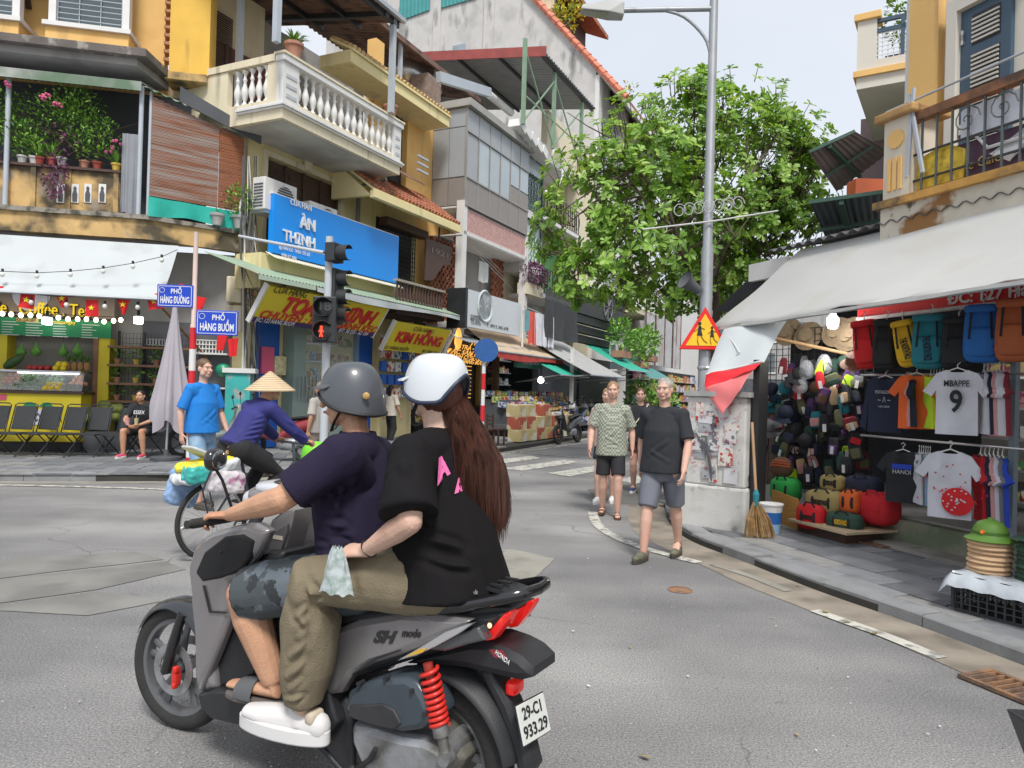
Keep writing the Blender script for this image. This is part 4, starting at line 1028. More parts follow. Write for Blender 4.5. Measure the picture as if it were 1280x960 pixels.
ftxt('ÀN',sg,384,281,so,.36,wd=.5,bold=.008,extrude=.03)
ftxt('THỊNH',sg,374,300,so,.33,wd=1.0,bold=.006,extrude=.02)
ftxt('@ HÀN GÒ  TRÊN  ĐỒ SỨ',sg,368,314,so,.1,wd=.95,bold=.001)
ftxt('098 67 606',sg,361,321,so,.1,wd=.45,bold=.001)
# cream sloped tin under the sign, then the green canopy over the shops
b=corr_sheet(bx_0-.1,bx_1+.1,so-.18,szb-.14,so+.1,szb+.0,.07,.012);b.build('tin_apron',mat('cream_tin',(.62,.58,.46),.6,.1),T,smooth=60)
bx('shop_lintel',mPALE,T,bx_0-.2,bx_1+.1,so+.12,-.002,szb-.75,szb-.02)
gz=Z(A,345,365,-1.7)
cn=bld('tin_canopy','long pale green corrugated canopy over the yellow shop signs','canopy',A)
cx0,cx1=S(A,328,-1.7,350),S(A,588,-1.7,412)
mGT=mat('green_tin',(.28,.38,.28),.6,.12,2,grunge=(.3,.28,.22),gs=(2,2,2),gt=(.55,.7))
gz0=Z(A,332,352,-1.6)+.12
b=corr_sheet(cx0,cx1,-1.6,gz0,-.15,gz0+.5,.1,.015);b.build('corrugated_sheet',mGT,cn,smooth=60)
bx('valance',mat('pale_green_valance',(.42,.52,.42),.7,.06),cn,cx0,cx0+1.6,-1.62,-1.605,gz0-.1,gz0-.01)
drape('cloth_valance',mCANV,cn,cx0+1.65,cx1,gz0-.14,gz0-.02,-1.6,.012,6,nz_=3)
# shop 1 sign
def tilted_board(name,label,q0,q1,ztop,zbot,yt,yb,m,frame=mWHITE):
 t=bld(name,label,'sign',A);x0,x1=q0,q1;d=V((0,yt-yb,ztop-zbot));h=d.length;ang=atan2(d.y,d.z)
 B=bpy.data.objects.new('board',None)
 b=MB();b.m=Mx.Translation((x0,yb,zbot))@Mx.Rotation(-ang,4,'X');b.box(0,0,0,x1-x0,.07,h);bd=b.build('board',m,t)
 b=MB();b.m=Mx.Translation((x0,yb,zbot))@Mx.Rotation(-ang,4,'X')
 b.box(-.04,-.02,-.03,-.002,.09,h+.03);b.box(x1-x0+.002,-.02,-.03,x1-x0+.04,.09,h+.03);b.build('side_frame',frame,t,kind='stuff')
 def L_(s_,fx,fz,hh_,m_,wd,**k):
  M=Mx.Translation((x0,yb,zbot))@Mx.Rotation(-ang,4,'X')@Mx.Translation((fx*(x1-x0),-.016,fz*h))@Mx.Rotation(pi/2,4,'X')
  return text(s_,t,hh_,m_,M,width=wd,**k)
 def strip_(f0,f1,m_):
  b=MB();b.m=Mx.Translation((x0,yb,zbot))@Mx.Rotation(-ang,4,'X');b.box(0.002,-.006,f0*h,x1-x0-.002,-.001,f1*h);b.build('strip',m_,t)
 return t,L_,strip_
mRL=mat('red_letters',(.60,.02,.02),.4,.04);mDP=mat('dark_purple',(.04,.02,.10),.5);mBKL=mat('black_letters',(.02,.02,.02),.5)
yt,yb=-1.45,-1.0
zt_,zb_=Z(A,325,360,yt),Z(A,318,402,yb)
print('sign1',zt_,zb_)
t,Lt,St=tilted_board('shop_sign','wide yellow shop sign with red Toan Thinh letters under the green canopy',S(A,318,-1.1,385),S(A,470,-1.1,400),gz0-.16,zb_,yt,yb,mYEL)
St(0,.14,mDP)
Lt('CỬA HÀNG',.16,.94,.22,mBKL,.95,shear=.2);Lt('TOÀN THỊNH',.53,.57,.5,mRL,3.1,shear=.3,bold=.018,extrude=.012);Lt('CHUYÊN : BÌNH - BÁNH KẸO',.52,.23,.24,mRL,3.9,shear=.2,bold=.006)
Lt('ĐC: 123 HÀNG BUỒM',.16,.07,.14,mWL,1.1,shear=.2);Lt('ĐT: 38 255 - 62 154',.8,.07,.14,mWL,1.1,shear=.2)
x0_,x1_=S(A,482,-1.1,430),S(A,552,-1.1,430)
t,Lt,St=tilted_board('shop_sign','smaller yellow shop sign with red Kim Hong letters',x0_,x1_,Z(A,487,401,-1.4),Z(A,478,437,-1.0),-1.4,-1.0,mYEL)
Lt('CỬA HÀNG',.5,.86,.16,mBKL,1.0,shear=.2);Lt('KIM HỒNG',.52,.5,.42,mRL,2.2,bold=.012,extrude=.01);Lt('121 HÀNG BUỒM',.2,.1,.14,mBKL,1.1,shear=.2);Lt('ĐT: 3828 1020',.8,.1,.12,mBKL,.8,shear=.2)
# dark lit sign
t,Lt,St=tilted_board('lit_shop_sign','dark brown shop sign with glowing golden leaf and lettering',S(A,556,-1.1,430),S(A,612,-1.1,430),Z(A,560,418,-1.4),Z(A,556,452,-1.0),-1.4,-1.0,mat('dark_brown_sign',(.06,.03,.015),.5))
mGOLD=emis('golden_letters',(1,.5,.1),.5)
for i,(s_,fx,fz,w_)in enumerate((('Trà Sen',.62,.82,1.3),('TRÀ - CÀ PHÊ',.6,.62,2.0),('ĐẶC SẢN HÀ NỘI',.52,.42,2.9),('BÁNH CỐM - Ô MAI',.55,.24,2.6),('119 HÀNG BUỒM',.6,.08,2.0))):Lt(s_,fx,fz,.2,mGOLD,w_,bold=.004)
x_,z_=xz(572,426,-1.45)
b=MB();b.prism([(x_-.1,z_-.28),(x_+.1,z_-.2),(x_+.2,z_+.05),(x_+.1,z_+.3),(x_-.05,z_+.42),(x_-.2,z_+.15),(x_-.22,z_-.1)],-1.5,-1.47);b.build('leaf_emblem',mGOLD,t)
# shop fronts below: shelves, glass cases
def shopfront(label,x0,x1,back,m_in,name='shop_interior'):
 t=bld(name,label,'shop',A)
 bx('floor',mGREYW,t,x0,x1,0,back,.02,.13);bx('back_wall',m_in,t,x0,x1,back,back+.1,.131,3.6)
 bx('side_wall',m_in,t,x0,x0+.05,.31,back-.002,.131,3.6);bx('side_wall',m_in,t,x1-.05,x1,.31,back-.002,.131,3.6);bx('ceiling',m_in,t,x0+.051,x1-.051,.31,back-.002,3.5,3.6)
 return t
PK=[mat('pack_%d'%i,c,.45,.25,18,col2=c2,c2s=9,c2t=(.45,.5))for i,(c,c2)in enumerate((((.5,.05,.04),(.75,.7,.6)),((.7,.55,.1),(.3,.04,.04)),((.6,.58,.5),(.1,.2,.45)),((.08,.15,.4),(.7,.7,.65)),((.45,.2,.06),(.75,.6,.25)),((.1,.3,.12),(.7,.6,.2)),((.35,.03,.12),(.6,.3,.3))))]
def stock(t,x0,x1,y,z0,nrow,dz,rnd,wmin=.08,wmax=.22,hmin=.12,hmax=.26,name='goods'):
 """shelves filled with packets, joined per colour since nobody could pick them apart"""
 bs=[MB()for _ in PK]
 for r in range(nrow):
  x=x0+.03;z=z0+r*dz
  while x<x1-.1:
   w_=rnd.uniform(wmin,wmax);h=rnd.uniform(hmin,min(hmax,dz-.06));w_=min(w_,x1-x);k=rnd.randrange(len(PK))
   bs[k].box(x,y+rnd.uniform(0,.06),z,x+w_-.012,y+.2,z+h);x+=w_
 for k,b in enumerate(bs):
  if b.v:b.build(name,PK[k],t,kind='stuff')
 b=MB()
 for r in range(nrow):b.box(x0,y-.03,z0+r*dz-.03,x1,y+.25,z0+r*dz-.002)
 b.build('shelf_boards',mSILV,t,kind='stuff')
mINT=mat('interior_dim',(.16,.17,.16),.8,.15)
sA0,sA1=S(A,322,0,450),S(A,470,0,450)
t=shopfront('glass fronted sweet shop with green frame under the wide yellow sign',sA0,sA1,3,mINT)
rr=random.Random(31)
mGG=mat('grey_green_frame',(.23,.30,.27),.5,.08)
x_=sA0
bx('blue_panel',mat('blue_panel',(.01,.10,.45),.5),t,sA0-.1,sA0+.55,-.1,-.02,.14,3.2)
bx('blue_panel',mat('blue_panel'),t,S(A,441,0,430),S(A,462,0,430),-.1,-.02,.14,3.2)
bx('poster',mat('pink_print'),t,sA0-.02,sA0+.34,-.15,-.105,Z(A,325,467,-.1),Z(A,325,433,-.1));bx('poster',mat('cream_print',(.7,.62,.35),.5,.3,12),t,sA0+.36,sA0+.72,-.16,-.106,Z(A,330,468,-.1),Z(A,330,444,-.1))
cs=[sA0+.75,sA0+1.15,S(A,405,0,440),S(A,436,0,440)]
bx('case_frame',mGG,t,cs[0],cs[1],-.35,-.02,.14,3.3)
bx('case_frame',mGG,t,cs[1]+.002,cs[3],-.35,-.02,.14,1.15)
bx('case_top',mGG,t,cs[1]+.002,cs[3],-.35,-.02,3.0,3.3)
bx('case_back',mat('interior_blue',(.06,.08,.14),.6),t,cs[1]+.002,cs[3],.1,.14,1.16,3.0)
stock(t,cs[1]+.05,cs[3]-.05,-.16,1.3,4,.42,rr)
bx('case_glass',mat('case_glass_tint',(.5,.6,.58),.06,0,alpha=.22,spec=.8),t,cs[1]+.01,cs[3]-.01,-.34,-.33,1.16,2.99)
stock(t,S(A,436,1,440),sA1-.05,.5,.5,6,.45,rr)
b=MB()
for k in range(6):b.box(S(A,372,-.37,500)+k*.12,-.4,1.2,S(A,372,-.37,500)+k*.12+.02,-.37,1.75)
b.build('rails',mSILV,t,kind='stuff')
sB0,sB1=S(A,474,0,450),S(A,551,0,450)
t=shopfront('packed goods shop behind the smaller yellow sign',sB0,sB1,2.5,mINT)
stock(t,sB0+.1,sB1-.1,.25,.5,7,.42,rr);
t2=bld('hanging_stock','rows of blue packets and striped socks hanging outside the yellow signed shop','goods display',A)
for k in range(7):
 for j in range(5):
  x=S(A,476,-.4,460)+k*.34;m_=random.choice([mat('blue_panel'),PK[3],PK[2],PK[0]]);b=MB();b.box(x,-.42,2.7-j*.36,x+.26,-.34,2.98-j*.36);b.build('packet',m_,t2,bev=.015)
sC0,sC1=S(A,553,0,450),S(A,612,0,450)
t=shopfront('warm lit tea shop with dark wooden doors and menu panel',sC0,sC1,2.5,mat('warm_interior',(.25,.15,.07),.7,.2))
bx('menu_panel',mat('menu_black',(.03,.025,.02),.5),t,S(A,575,-.2,480),S(A,590,-.2,480),-.25,-.2,1.0,2.9)
for j in range(12):bx('menu_line',mGOLD,t,S(A,577,-.2,480),S(A,587,-.2,480),-.256,-.251,1.25+j*.13,1.28+j*.13)
bx('door_panel',mat('gold_frame',(.6,.38,.12),.5),t,S(A,596,-.1,480),S(A,600,-.1,480),-.2,-.05,.14,3.0)
bx('counter',mDWOOD,t,sC0+.2,sC1-.5,-.5,.2,.14,1.0)
for x0,x1,m_ in((sA1,sB0,mPALE),(sB1,sC0,mDWOOD)):bx('pillar',m_,T,x0-.02,x1+.02,-.12,.2,.12,3.7)
# ---- A2 narrow ochre house with tiled canopies
T=bld('narrow_ochre_house','narrow ochre house with red tiled canopy and dark wooden balcony','building',A)
a0,a1=s1+.002,S(A,572,0,300)
d0,d1=S(A,478,0,160),S(A,510,0,160)
zc2=Z(A,545,148,-.8)
for x0,x1,z0,z1 in((a0-2.2,d0,7.0,11),(d1,a1,3.6,zc2+.4),(d0,d1,Z(A,490,110,0),zc2+.4)):bx('wall',mOCHRE2 if 0 else mOCHRE,T,x0,x1,.01,.3,z0,z1)
f=bx('door',mBLACK,T,d0,d1,.2,.25,3.6,Z(A,490,110,0))
bx('pilaster',mPALE,T,a1-.5,a1-.02,-.25,.005,3.6,zc2+.3)
b=MB();xs0,xs1=S(A,455,-.85,70),S(A,562,-.85,150)
zc_=(Z(A,455,70,-.85)+Z(A,560,147,-.85))/2;print('A2 cornice',Z(A,455,70,-.85),Z(A,560,147,-.85))
b.box(xs0-.5,-.85,zc_-.3,xs1,.1,zc_);b.build('cornice',mPALE,T)
def tiled_roof(par,x0,x1,y0,z0,y1,z1,n=None,name='roof_tiles',m=mTILE):
 b=MB();n=n or int((x1-x0)/.16);w_=(x1-x0)/n
 for j in range(6):
  f0,f1=j/6,(j+1.25)/6
  for i in range(n):
   x=x0+(i+.5)*w_;a=(x,y0+(y1-y0)*f0,z0+(z1-z0)*f0+.03);c=(x,y0+(y1-y0)*min(1,f1),z0+(z1-z0)*min(1,f1)+.015)
   b.tube([a,c],[w_*.42,w_*.36],6)
 b.build(name,m,par,kind='stuff',smooth=50)
 b=MB();b.quadgrid(lambda u,v:(x0+(x1-x0)*u,y0+(y1-y0)*v,z0+(z1-z0)*v),1,1,thick=(0,0,-.06));b.build('roof_deck',mPALE,par)
tiled_roof(T,xs0-.5,xs1,-.9,zc_+.03,-.2,zc_+.4,m=mat('pale_tile',(.62,.42,.2),.8,.2,10))
# lower canopy
ly=-1.3;lx0,lx1=S(A,468,ly,225),S(A,575,ly,290);lz=(Z(A,470,228,ly)+Z(A,572,292,ly))/2;print('A2 canopy',Z(A,470,228,ly),Z(A,572,292,ly))
tiled_roof(T,lx0,lx1,ly,lz+.06,.0,lz+1.0)
bx('canopy_edge',mPALE,T,lx0,lx1,ly-.03,ly+.12,lz-.16,lz+.02)
b=MB();b.prism([(ly+.1,lz-.1),(0,lz-.1),(0,lz+.9)],lx0,lx0+.12,axis='X');b.build('canopy_cheek',mPALE,T)
# rusty ledge + bars by the door
b=corr_sheet(S(A,495,-.9,210),S(A,533,-.9,230),-.9,Z(A,500,216,-.9),0,Z(A,500,205,-.9)+.3,.1,.015);b.build('tin_ledge',mRUSTR,T)
b=MB();x0,x1=d1-.2,S(A,535,-.5,200)
for k in range(3):b.bar((x0,-.5,Z(A,515,190+k*9,-.5)),(x1,-.5,Z(A,515,190+k*9,-.5)),.06)
b.build('drying_bars',mPIPE,T,kind='stuff')
# recess with window grille, dark balcony
g0,g1=S(A,471,-.05,300),S(A,516,-.05,300)
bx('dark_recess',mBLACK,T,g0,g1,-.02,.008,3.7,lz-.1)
b=MB();bars_grid(b,g0+.1,g1-.1,4.0,lz-.2,-.2,14,16,.022);b.build('window_grille',mIRONB,T)
bx('roller_beam',mDWOOD,T,g0,g1+.3,-.4,-.1,Z(A,480,280,-.3),Z(A,480,270,-.3))
by=-1.25;b0,b1=S(A,495,by,370),S(A,556,by,370);bz0_,bz1_=Z(A,500,386,by),Z(A,500,349,by)
bal=bx('wooden_balcony',mDWOOD,T,b0,b1,by,-.02,bz0_-.12,bz0_)
bx('handrail',mat('pale_wood',(.35,.31,.26),.8),bal,b0,b1,by-.03,by+.1,bz1_-.06,bz1_)
b=MB();b.lathe([(.03,0),(.03,.1),(.055,.2),(.03,.35),(.05,.55),(.03,.75),(.03,1)],n=8);me=b.mesh('baluster',mDWOOD,smooth=50)
nb=16
for k in range(nb):o=link('baluster',me,bal,(b0+.1+(b1-b0-.2)*k/(nb-1),by+.04,bz0_));o.scale=(1,1,bz1_-.06-bz0_)
bx('wall_low',mOCHRE,T,g1,a1,-.01,.005,3.6,4.2)
ln=bld('wall_sign','dark carved wooden hanging sign under the red tiled canopy','sign',A)
q0,q1=S(A,533,-1.0,310),S(A,566,-1.0,310);b=MB();zq=Z(A,533,297,-1)
b.prism([(q0,zq),(q1,zq),(q1-.1,zq-.55),(q1-.5,zq-.62),(q0+.4,zq-1.15),(q0,zq-1.2)],-1.0,-.93);b.build('board',mDWOOD,ln,bev=.015)
text('1921',ln,.22,mat('faded_letters',(.2,.16,.12),.6),face_M((q0+q1)/2,-1.01,zq-.3),width=.9)
b=MB();b.bar(((q0+q1)/2,-.96,zq),((q0+q1)/2,-.96,lz-.1),.04);b.build('bracket',mIRONB,ln)
# downpipe
b=MB();x_=S(A,448,-.15,250);b.tube([(x_+.15,-.9,6.9),(x_,-.15,6.75),(x_,-.15,4.6)],.06,10);b.build('downpipe',mat('dark_pipe',(.2,.21,.22),.5),T,smooth=50)
# terracotta breeze blocks: lattice panels
def lattice(par,x0,x1,y,z0,z1,step=.2,m=mTERR,name='breeze_blocks'):
 b=MB();nx=max(1,round((x1-x0)/step));nz2=max(1,round((z1-z0)/step));sx=(x1-x0)/nx;sz=(z1-z0)/nz2;t=.018
 for i in range(nx):
  for j in range(nz2):
   cx,cz=x0+(i+.5)*sx,z0+(j+.5)*sz
   for a,c in(((-.5,-.5),(.5,.5)),((-.5,.5),(.5,-.5))):b.bar((cx+a[0]*sx,y,cz+a[1]*sz),(cx+c[0]*sx,y,cz+c[1]*sz),.12,t*2)
   b.box(cx-sx*.5,y-.07,cz-sz*.5-t*.4,cx+sx*.5,y+.07,cz-sz*.5+t*.4)
 return b.build(name,m,par,kind='stuff')
 # ---- A3 grey aluminium enclosure house
T=bld('aluminium_house','house with grey aluminium glazed upper box over a pink brick balcony','building',A)
eo=-1.2
e0,e1=S(A,583,eo,200),S(A,661,eo,230)
ez0,ez1=Z(A,585,258,eo),Z(A,585,133,eo);em=Z(A,585,222,eo)
print('A3',e0,e1,ez0,em,ez1)
mALP=mat('grey_panel',(.36,.38,.40),.45,.05,2);mTAU=mat('taupe_panel',(.27,.245,.225),.5,.05,2);mALF=mat('aluminium_frame',(.30,.29,.27),.45,.1)
bx('wall',mCREAM,T,a1+.002,S(A,668,0,300),.01,.3,3.6,ez1+.1)
bx('soffit',mWHITE,T,e0,e1,eo+.1,.3,ez0-.05,ez0)
# front: columns of panels
cols=[(585,594),(594,607),(607,620),(620,633),(633,647),(647,660)]
nP=len(cols);wd=(e1-e0)/nP
enc=bx('upper_box',mALF,T,e0+.03,e1-.03,eo+.05,.01,ez0,ez1)
for k in range(nP):
 xa=e0+k*wd;low=k>=4
 bx('panel',mTAU,enc,xa+.02,xa+wd-.02,eo,eo+.049,ez0+.03,em-.02 if not low else em+.55)
 if not low:bx('pane',mGLASS2 if k in(1,2,3)else mALP,enc,xa+.03,xa+wd-.03,eo+.01,eo+.048,em+.03,ez1-.75)
 else:bx('pane',mGLASS2,enc,xa+.03,xa+wd-.03,eo+.01,eo+.048,em+.6,ez1-.75)
 bx('panel',mALP,enc,xa+.02,xa+wd-.02,eo,eo+.047,ez1-.7,ez1-.03)
 bx('mullion',mALF,enc,xa-.02,xa+.018,eo-.02,eo+.046,ez0,ez1)
bx('rail',mALF,enc,e0,e1,eo-.03,eo-.003,em-.02,em+.025);bx('rail',mALF,enc,e0,e1,eo-.03,eo-.003,ez1-.74,ez1-.7);bx('rail',mALF,enc,e0,e1,eo-.03,eo-.003,ez0,ez0+.03)
for j,(ya,yb_)in enumerate(((eo+.06,eo+.6),(eo+.62,-.02))):
 bx('side_panel',mTAU,enc,e0-.0,e0+.029,ya,yb_,ez0+.03,em-.02);bx('side_panel',mALP,enc,e0,e0+.028,ya,yb_,em+.03,ez1-.6);bx('side_panel',mALP,enc,e0,e0+.028,ya,yb_,ez1-.57,ez1-.03)
bx('roof_slab',mat('grey_concrete',(.36,.35,.33),.85,.1,2),T,e0-.1,e1+.1,eo-.15,.3,ez1+.002,ez1+.22)
# pink brick parapet: courses with joints
pb0,pb1=ez0-.75,ez0-.06
par=bx('brick_parapet',mat('pale_mortar',(.55,.45,.42),.85),T,e0+.05,e1,eo+.05,eo+.2,pb0,pb1)
b=MB();mPBR=mat('pink_brick',(.62,.38,.35),.8,.15,8);r_=0;z=pb0+.01
while z<pb1-.06:
 x=e0+.06-(r_%2)*.11
 while x<e1-.05:b.box(max(x,e0+.06),eo+.035,z,min(x+.2,e1-.01),eo+.049,z+.055);x+=.215
 z+=.068;r_+=1
b.build('brickwork',mPBR,par,kind='stuff')
bx('coping',mWHITE,T,e0-.02,e1+.02,eo,eo+.25,pb0-.12,pb0-.01)
colm=[S(A,577,eo,320),S(A,655,eo,330)]
for x,zz0 in((e0-.08,2.9),(e1-.1,3.0)):bx('column',mWHITE,T,x,x+.24,eo,eo+.24,zz0,pb1+.2)
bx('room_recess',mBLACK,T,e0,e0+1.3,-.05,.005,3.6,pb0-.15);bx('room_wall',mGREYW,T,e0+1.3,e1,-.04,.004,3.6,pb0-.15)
lattice(T,S(A,616,-.3,340),e1-.1,-.3,3.7,pb0-.15,.24)
bx('balcony_slab',mWHITE,T,e0-.1,e1+.05,eo+.02,0,pb0-.16,pb0-.121);bx('deck',mWHITE,T,e0-.1,e1+.05,eo+.1,0,3.4,3.6)
lattice(T,S(A,537,-.35,360),S(A,566,-.35,360),-.35,3.5,lz-.2,.24)
lattice(T,S(A,568,-.9,330),S(A,577,-.9,330),-.9,3.5,lz-.0,.24)
b=MB()
for k in range(3):x_=S(A,583+k*9,-.6,310);b.tube([(x_-.6,-.9,Z(A,585,300+k*10,-.6)),(x_+3,-.4,Z(A,585,322+k*10,-.6))],.012,4)
b.build('washing_lines',mWHITE,T,kind='stuff')
o=drape('white_towel',mWHITE,None,S(A,599,-.7,340),S(A,611,-.7,340),Z(A,600,352,-.7),Z(A,600,326,-.7),-.7,.03,2,seed=3);o.matrix_world=A.M.copy();tag(o,'white towel hanging on a line in the balcony beside the brick lattice','towel')
# white sign of A3
sg=bld('white_signboard','white signboard with round relief clock emblem and black side panel','sign',A)
wo=-1.75;w0,w1=S(A,584,wo,380),S(A,651,wo,400);wz1_,wz0_=Z(A,584,356,wo),Z(A,584,404,wo)
wz1b,wz0b=Z(A,651,384,wo),Z(A,651,424,wo);print('white sign',wz1_,wz0_,wz1b,wz0b)
bx('board',mat('sign_white',(.62,.66,.69),.4,.03),sg,w0,w1,wo,wo+.15,(wz0_+wz0b)/2,(wz1_+wz1b)/2)
bx('side_panel',mBLACK,sg,w0-.13,w0-.002,wo-.02,wo+.6,(wz0_+wz0b)/2-.05,(wz1_+wz1b)/2+.02)
b=MB();xx,zz2=xz(606,383,wo);b.lathe([(.001,0),(.4,0),(.46,.04),(.5,0)],(xx,wo-.01,zz2),28,axis='Y');b.build('round_emblem',mat('relief_white',(.52,.57,.59),.5),sg)
for k,(q,py)in enumerate(((594,396),(594,400),(595,404))):ftxt(['COFFEE','BISTRO','CLOCK'][k],sg,q,py,wo,.12,m=mBKL,wd=.6)
ftxt('T: 0912 345 678',sg,622,409,wo,.14,m=mBKL,wd=1.5)
b=MB();b.tube([(w1+.05,wo-.05,Z(A,651,385,wo)),(w1+.05,wo-.05,3.0),(w1+.5,wo-.1,2.9)],.035,6);b.build('pipe',mWHITE,T,smooth=50)
# ---- A4 white house with green grilles, A5 cream balconies
T=bld('green_grille_house','narrow white house with dark green ornate window grilles','building',A)
q0,q1=S(A,662,0,300),S(A,681,0,300)
bx('wall',mWHITE,T,q0,q1,.01,.3,3.2,Z(A,664,178,0)+.4)
mDG=mat('dark_green_paint',(.05,.11,.08),.5,.1)
go=-.9;h0,h1=S(A,659,go,240),S(A,679,go,240)
for(pa,pc)in((190,262),(270,330)):
 z1,z0=Z(A,659,pa,go),Z(A,659,pc,go)
 f=bx('window',mGLASS2,T,h0+.05,h1-.05,go+.06,go+.1,z0,z1)
 for x in(h0,h1-.07):bx('frame',mDG,f,x,x+.07,go,go+.059,z0,z1)
 for z in(z0,z1-.07,z1-.75):bx('frame',mDG,f,h0+.072,h1-.072,go,go+.058,z,z+.07)
 b=MB();nx=5;zz=z0+.1;step=(h1-h0-.14)/nx
 while zz<z1-.8:
  for i in range(nx):
   cx=h0+.07+(i+.5)*step;P=[(cx+step*.4*cos(a),go-.01,zz+step*.5+step*.42*sin(a))for a in[2*pi*j/8 for j in range(9)]];b.tube(P,.014,3,cap=False)
  zz+=step
 for i in range(nx+1):b.box(h0+.06+i*step-.012,go-.02,z0+.07,h0+.06+i*step+.012,go-.005,z1-.75)
 b.build('ornate_grille',mDG if pa<200 else mat('green_white',(.45,.6,.45),.5),f,kind='stuff')
 bx('window_ledge',mWHITE,T,h0-.1,h1+.05,go-.05,0,z0-.28,z0-.002)
 bx('side',mWHITE,T,h0-.08,h0-.002,go+.02,0,z0,z1)
pp=thing('purple_plant','trailing dark purple plant spilling from a balcony trough','plant',M=A.M.copy());rr=random.Random(3)
b=MB();x_,z_=xz(668,345,-1.2);leaf_clump(b,(x_,-1.2,z_),(.95,.4,.48),900,.13,rr,3,droop=.5);b.build('foliage',[mPURP,mat('purple_leaf2',(.22,.07,.17),.6),mPURP],pp,fix=False)
bx('trough',mCREAM,pp,x_-.8,x_+.6,-1.3,-.9,z_-.75,z_-.35)
T=bld('cream_balcony_house','cream house with open side balconies and red edged rooftop canopy','building',A)
r0,r1=q1+.002,S(A,741,0,250)
bx('wall',mCREAM,T,r0,r1,.01,.3,3.2,Z(A,700,180,0)+1)
co=-1.3;k0=S(A,680,co,200);k1=S(A,726,co,220)
zt2=Z(A,663,178,co);zt3=Z(A,725,222,co);print('A5 slab',zt2,zt3)
bx('slab',mWHITE,T,h0-.3,k1,co,0,(zt2+zt3)/2-.25,(zt2+zt3)/2)
for z in(8.1,5.2):
 bx('balcony_slab',mWHITE,T,k0,k1,co,0,z-.15,z)
 b=MB();bars_grid(b,k0,k1,z+.02,z+.95,co+.04,16,1,.03);b.build('railing',mIRONB,T)
 b=MB();n=9
 for i in range(n):
  cx=k0+(k1-k0)*(i+.5)/n;b.tube([(cx+.22*cos(a),co,z+.5+.3*sin(a))for a in[2*pi*j/10 for j in range(11)]],.018,3,cap=False)
 b.build('rail_scrolls',mIRONB if z>7 else mDG,T,kind='stuff')
bx('green_curtain',mat('green_film',(.12,.35,.1),.6),T,k0+.2,k1-.3,-.5,-.45,5.2,7.2)
bx('side_wall',mCREAM,T,k1-.12,k1,co+.1,0,3.2,(zt2+zt3)/2-.26)
b=MB();P=[xz(706,y_,co-.2)for y_ in(196,)];pts=[A.v(690,196,co-.2),A.v(692,187,co-.2),A.v(702,188,co-.2),A.v(703,222,co-.2),A.v(697,232,co-.2),A.v(681,240,co-.2)];b.tube(pts,.05,6);b.build('drain_hose',mWHITE,T,smooth=60)
# rooftop canopy with red edge, green posts, lattice braces
ro=-1.9;v0,v1=S(A,562,1.5,75),S(A,745,ro,135)
zr1=Z(A,742,136,ro);zr0=Z(A,700,98,ro)
print('canopy',zr1,zr0,v1)
ux0=S(A,578,2.6,70)
cxa=S(A,683,ro,70);zc0=Z(A,683,70,ro);zc1=Z(A,745,134,ro);print('c',cxa,zc0,zc1)
zc=(zc0+zc1)/2
b=MB();n=46
b.quadgrid(lambda u,v:(cxa+(v1-cxa)*u,ro+(8.0)*v,zc+1.1*v+.03*sin(u*n*pi)),n*3,1,thick=(0,0,.02));b.build('rooftop_canopy',mat('grey_tin',(.30,.30,.30),.6,.12,2),T,smooth=50)
b=MB();b.quadgrid(lambda u,v:(cxa-.06,ro+8.0*u,zc+1.1*u-.1+.35*v),8,1,thick=(.05,0,0));b.build('red_edge',mat('red_tin',(.32,.07,.06),.6,.15),T)
b=MB()
for k in range(5):y_=ro+.1+k*1.7;b.box(cxa,y_,zc-.12+(y_-ro)*.1375,v1,y_+.09,zc-.035+(y_-ro)*.1375)
b.build('rafters',mIRONB,T,kind='stuff')
mGP=mat('green_post',(.22,.33,.22),.6,.1)
flz=(zt2+zt3)/2
for i,(q,py)in enumerate(((655,90),(693,105),(728,130))):
 x_=S(A,q,ro+.2,120);b=MB();b.box(x_-.06,ro+.15,flz,x_+.06,ro+.27,zc-.03);b.build('post',mGP,T)
b=MB();xA,xB,xC=S(A,655,ro+.2,120),S(A,693,ro+.2,120),S(A,728,ro+.2,120)
for xa,xb in((xA,xB),(xB,xC)):
 b.bar((xa,ro+.2,flz+.1),(xb,ro+.2,zc-.4),.045);b.bar((xa,ro+.2,zc-.4),(xb,ro+.2,flz+.1),.045);b.bar((xa,ro+.2,flz+1.0),(xb,ro+.2,flz+1.0),.04)
b.build('braces',mGP,T,kind='stuff')
bx('rooftop_wall',mSOFF,T,q0,r1,3,3.2,flz,zc+.3)
t=thing('roof_clutter','row of pale hanging polystyrene sheets under the rooftop canopy','sheets',M=A.M.copy())
for k in range(5):
 v=A.v(644+k*7,163+k*8,-1.3);b=MB();b.m=Mx.Translation(v)@Mx.Rotation(.4,4,'Y');b.box(-.22,-.3,-.02,.22,.2,.3);b.build('sheet',mWHITE,t,bev=.01)
b=MB();v=A.v(611,118,.4);b.tube([v,v+V((1.9,0,0))],.14,12);o=b.build('rolled_mat',mWHITE,None,smooth=40);o.matrix_world=A.M.copy();tag(o,'rolled white pipe lying on the roof beside the green post','pipe')
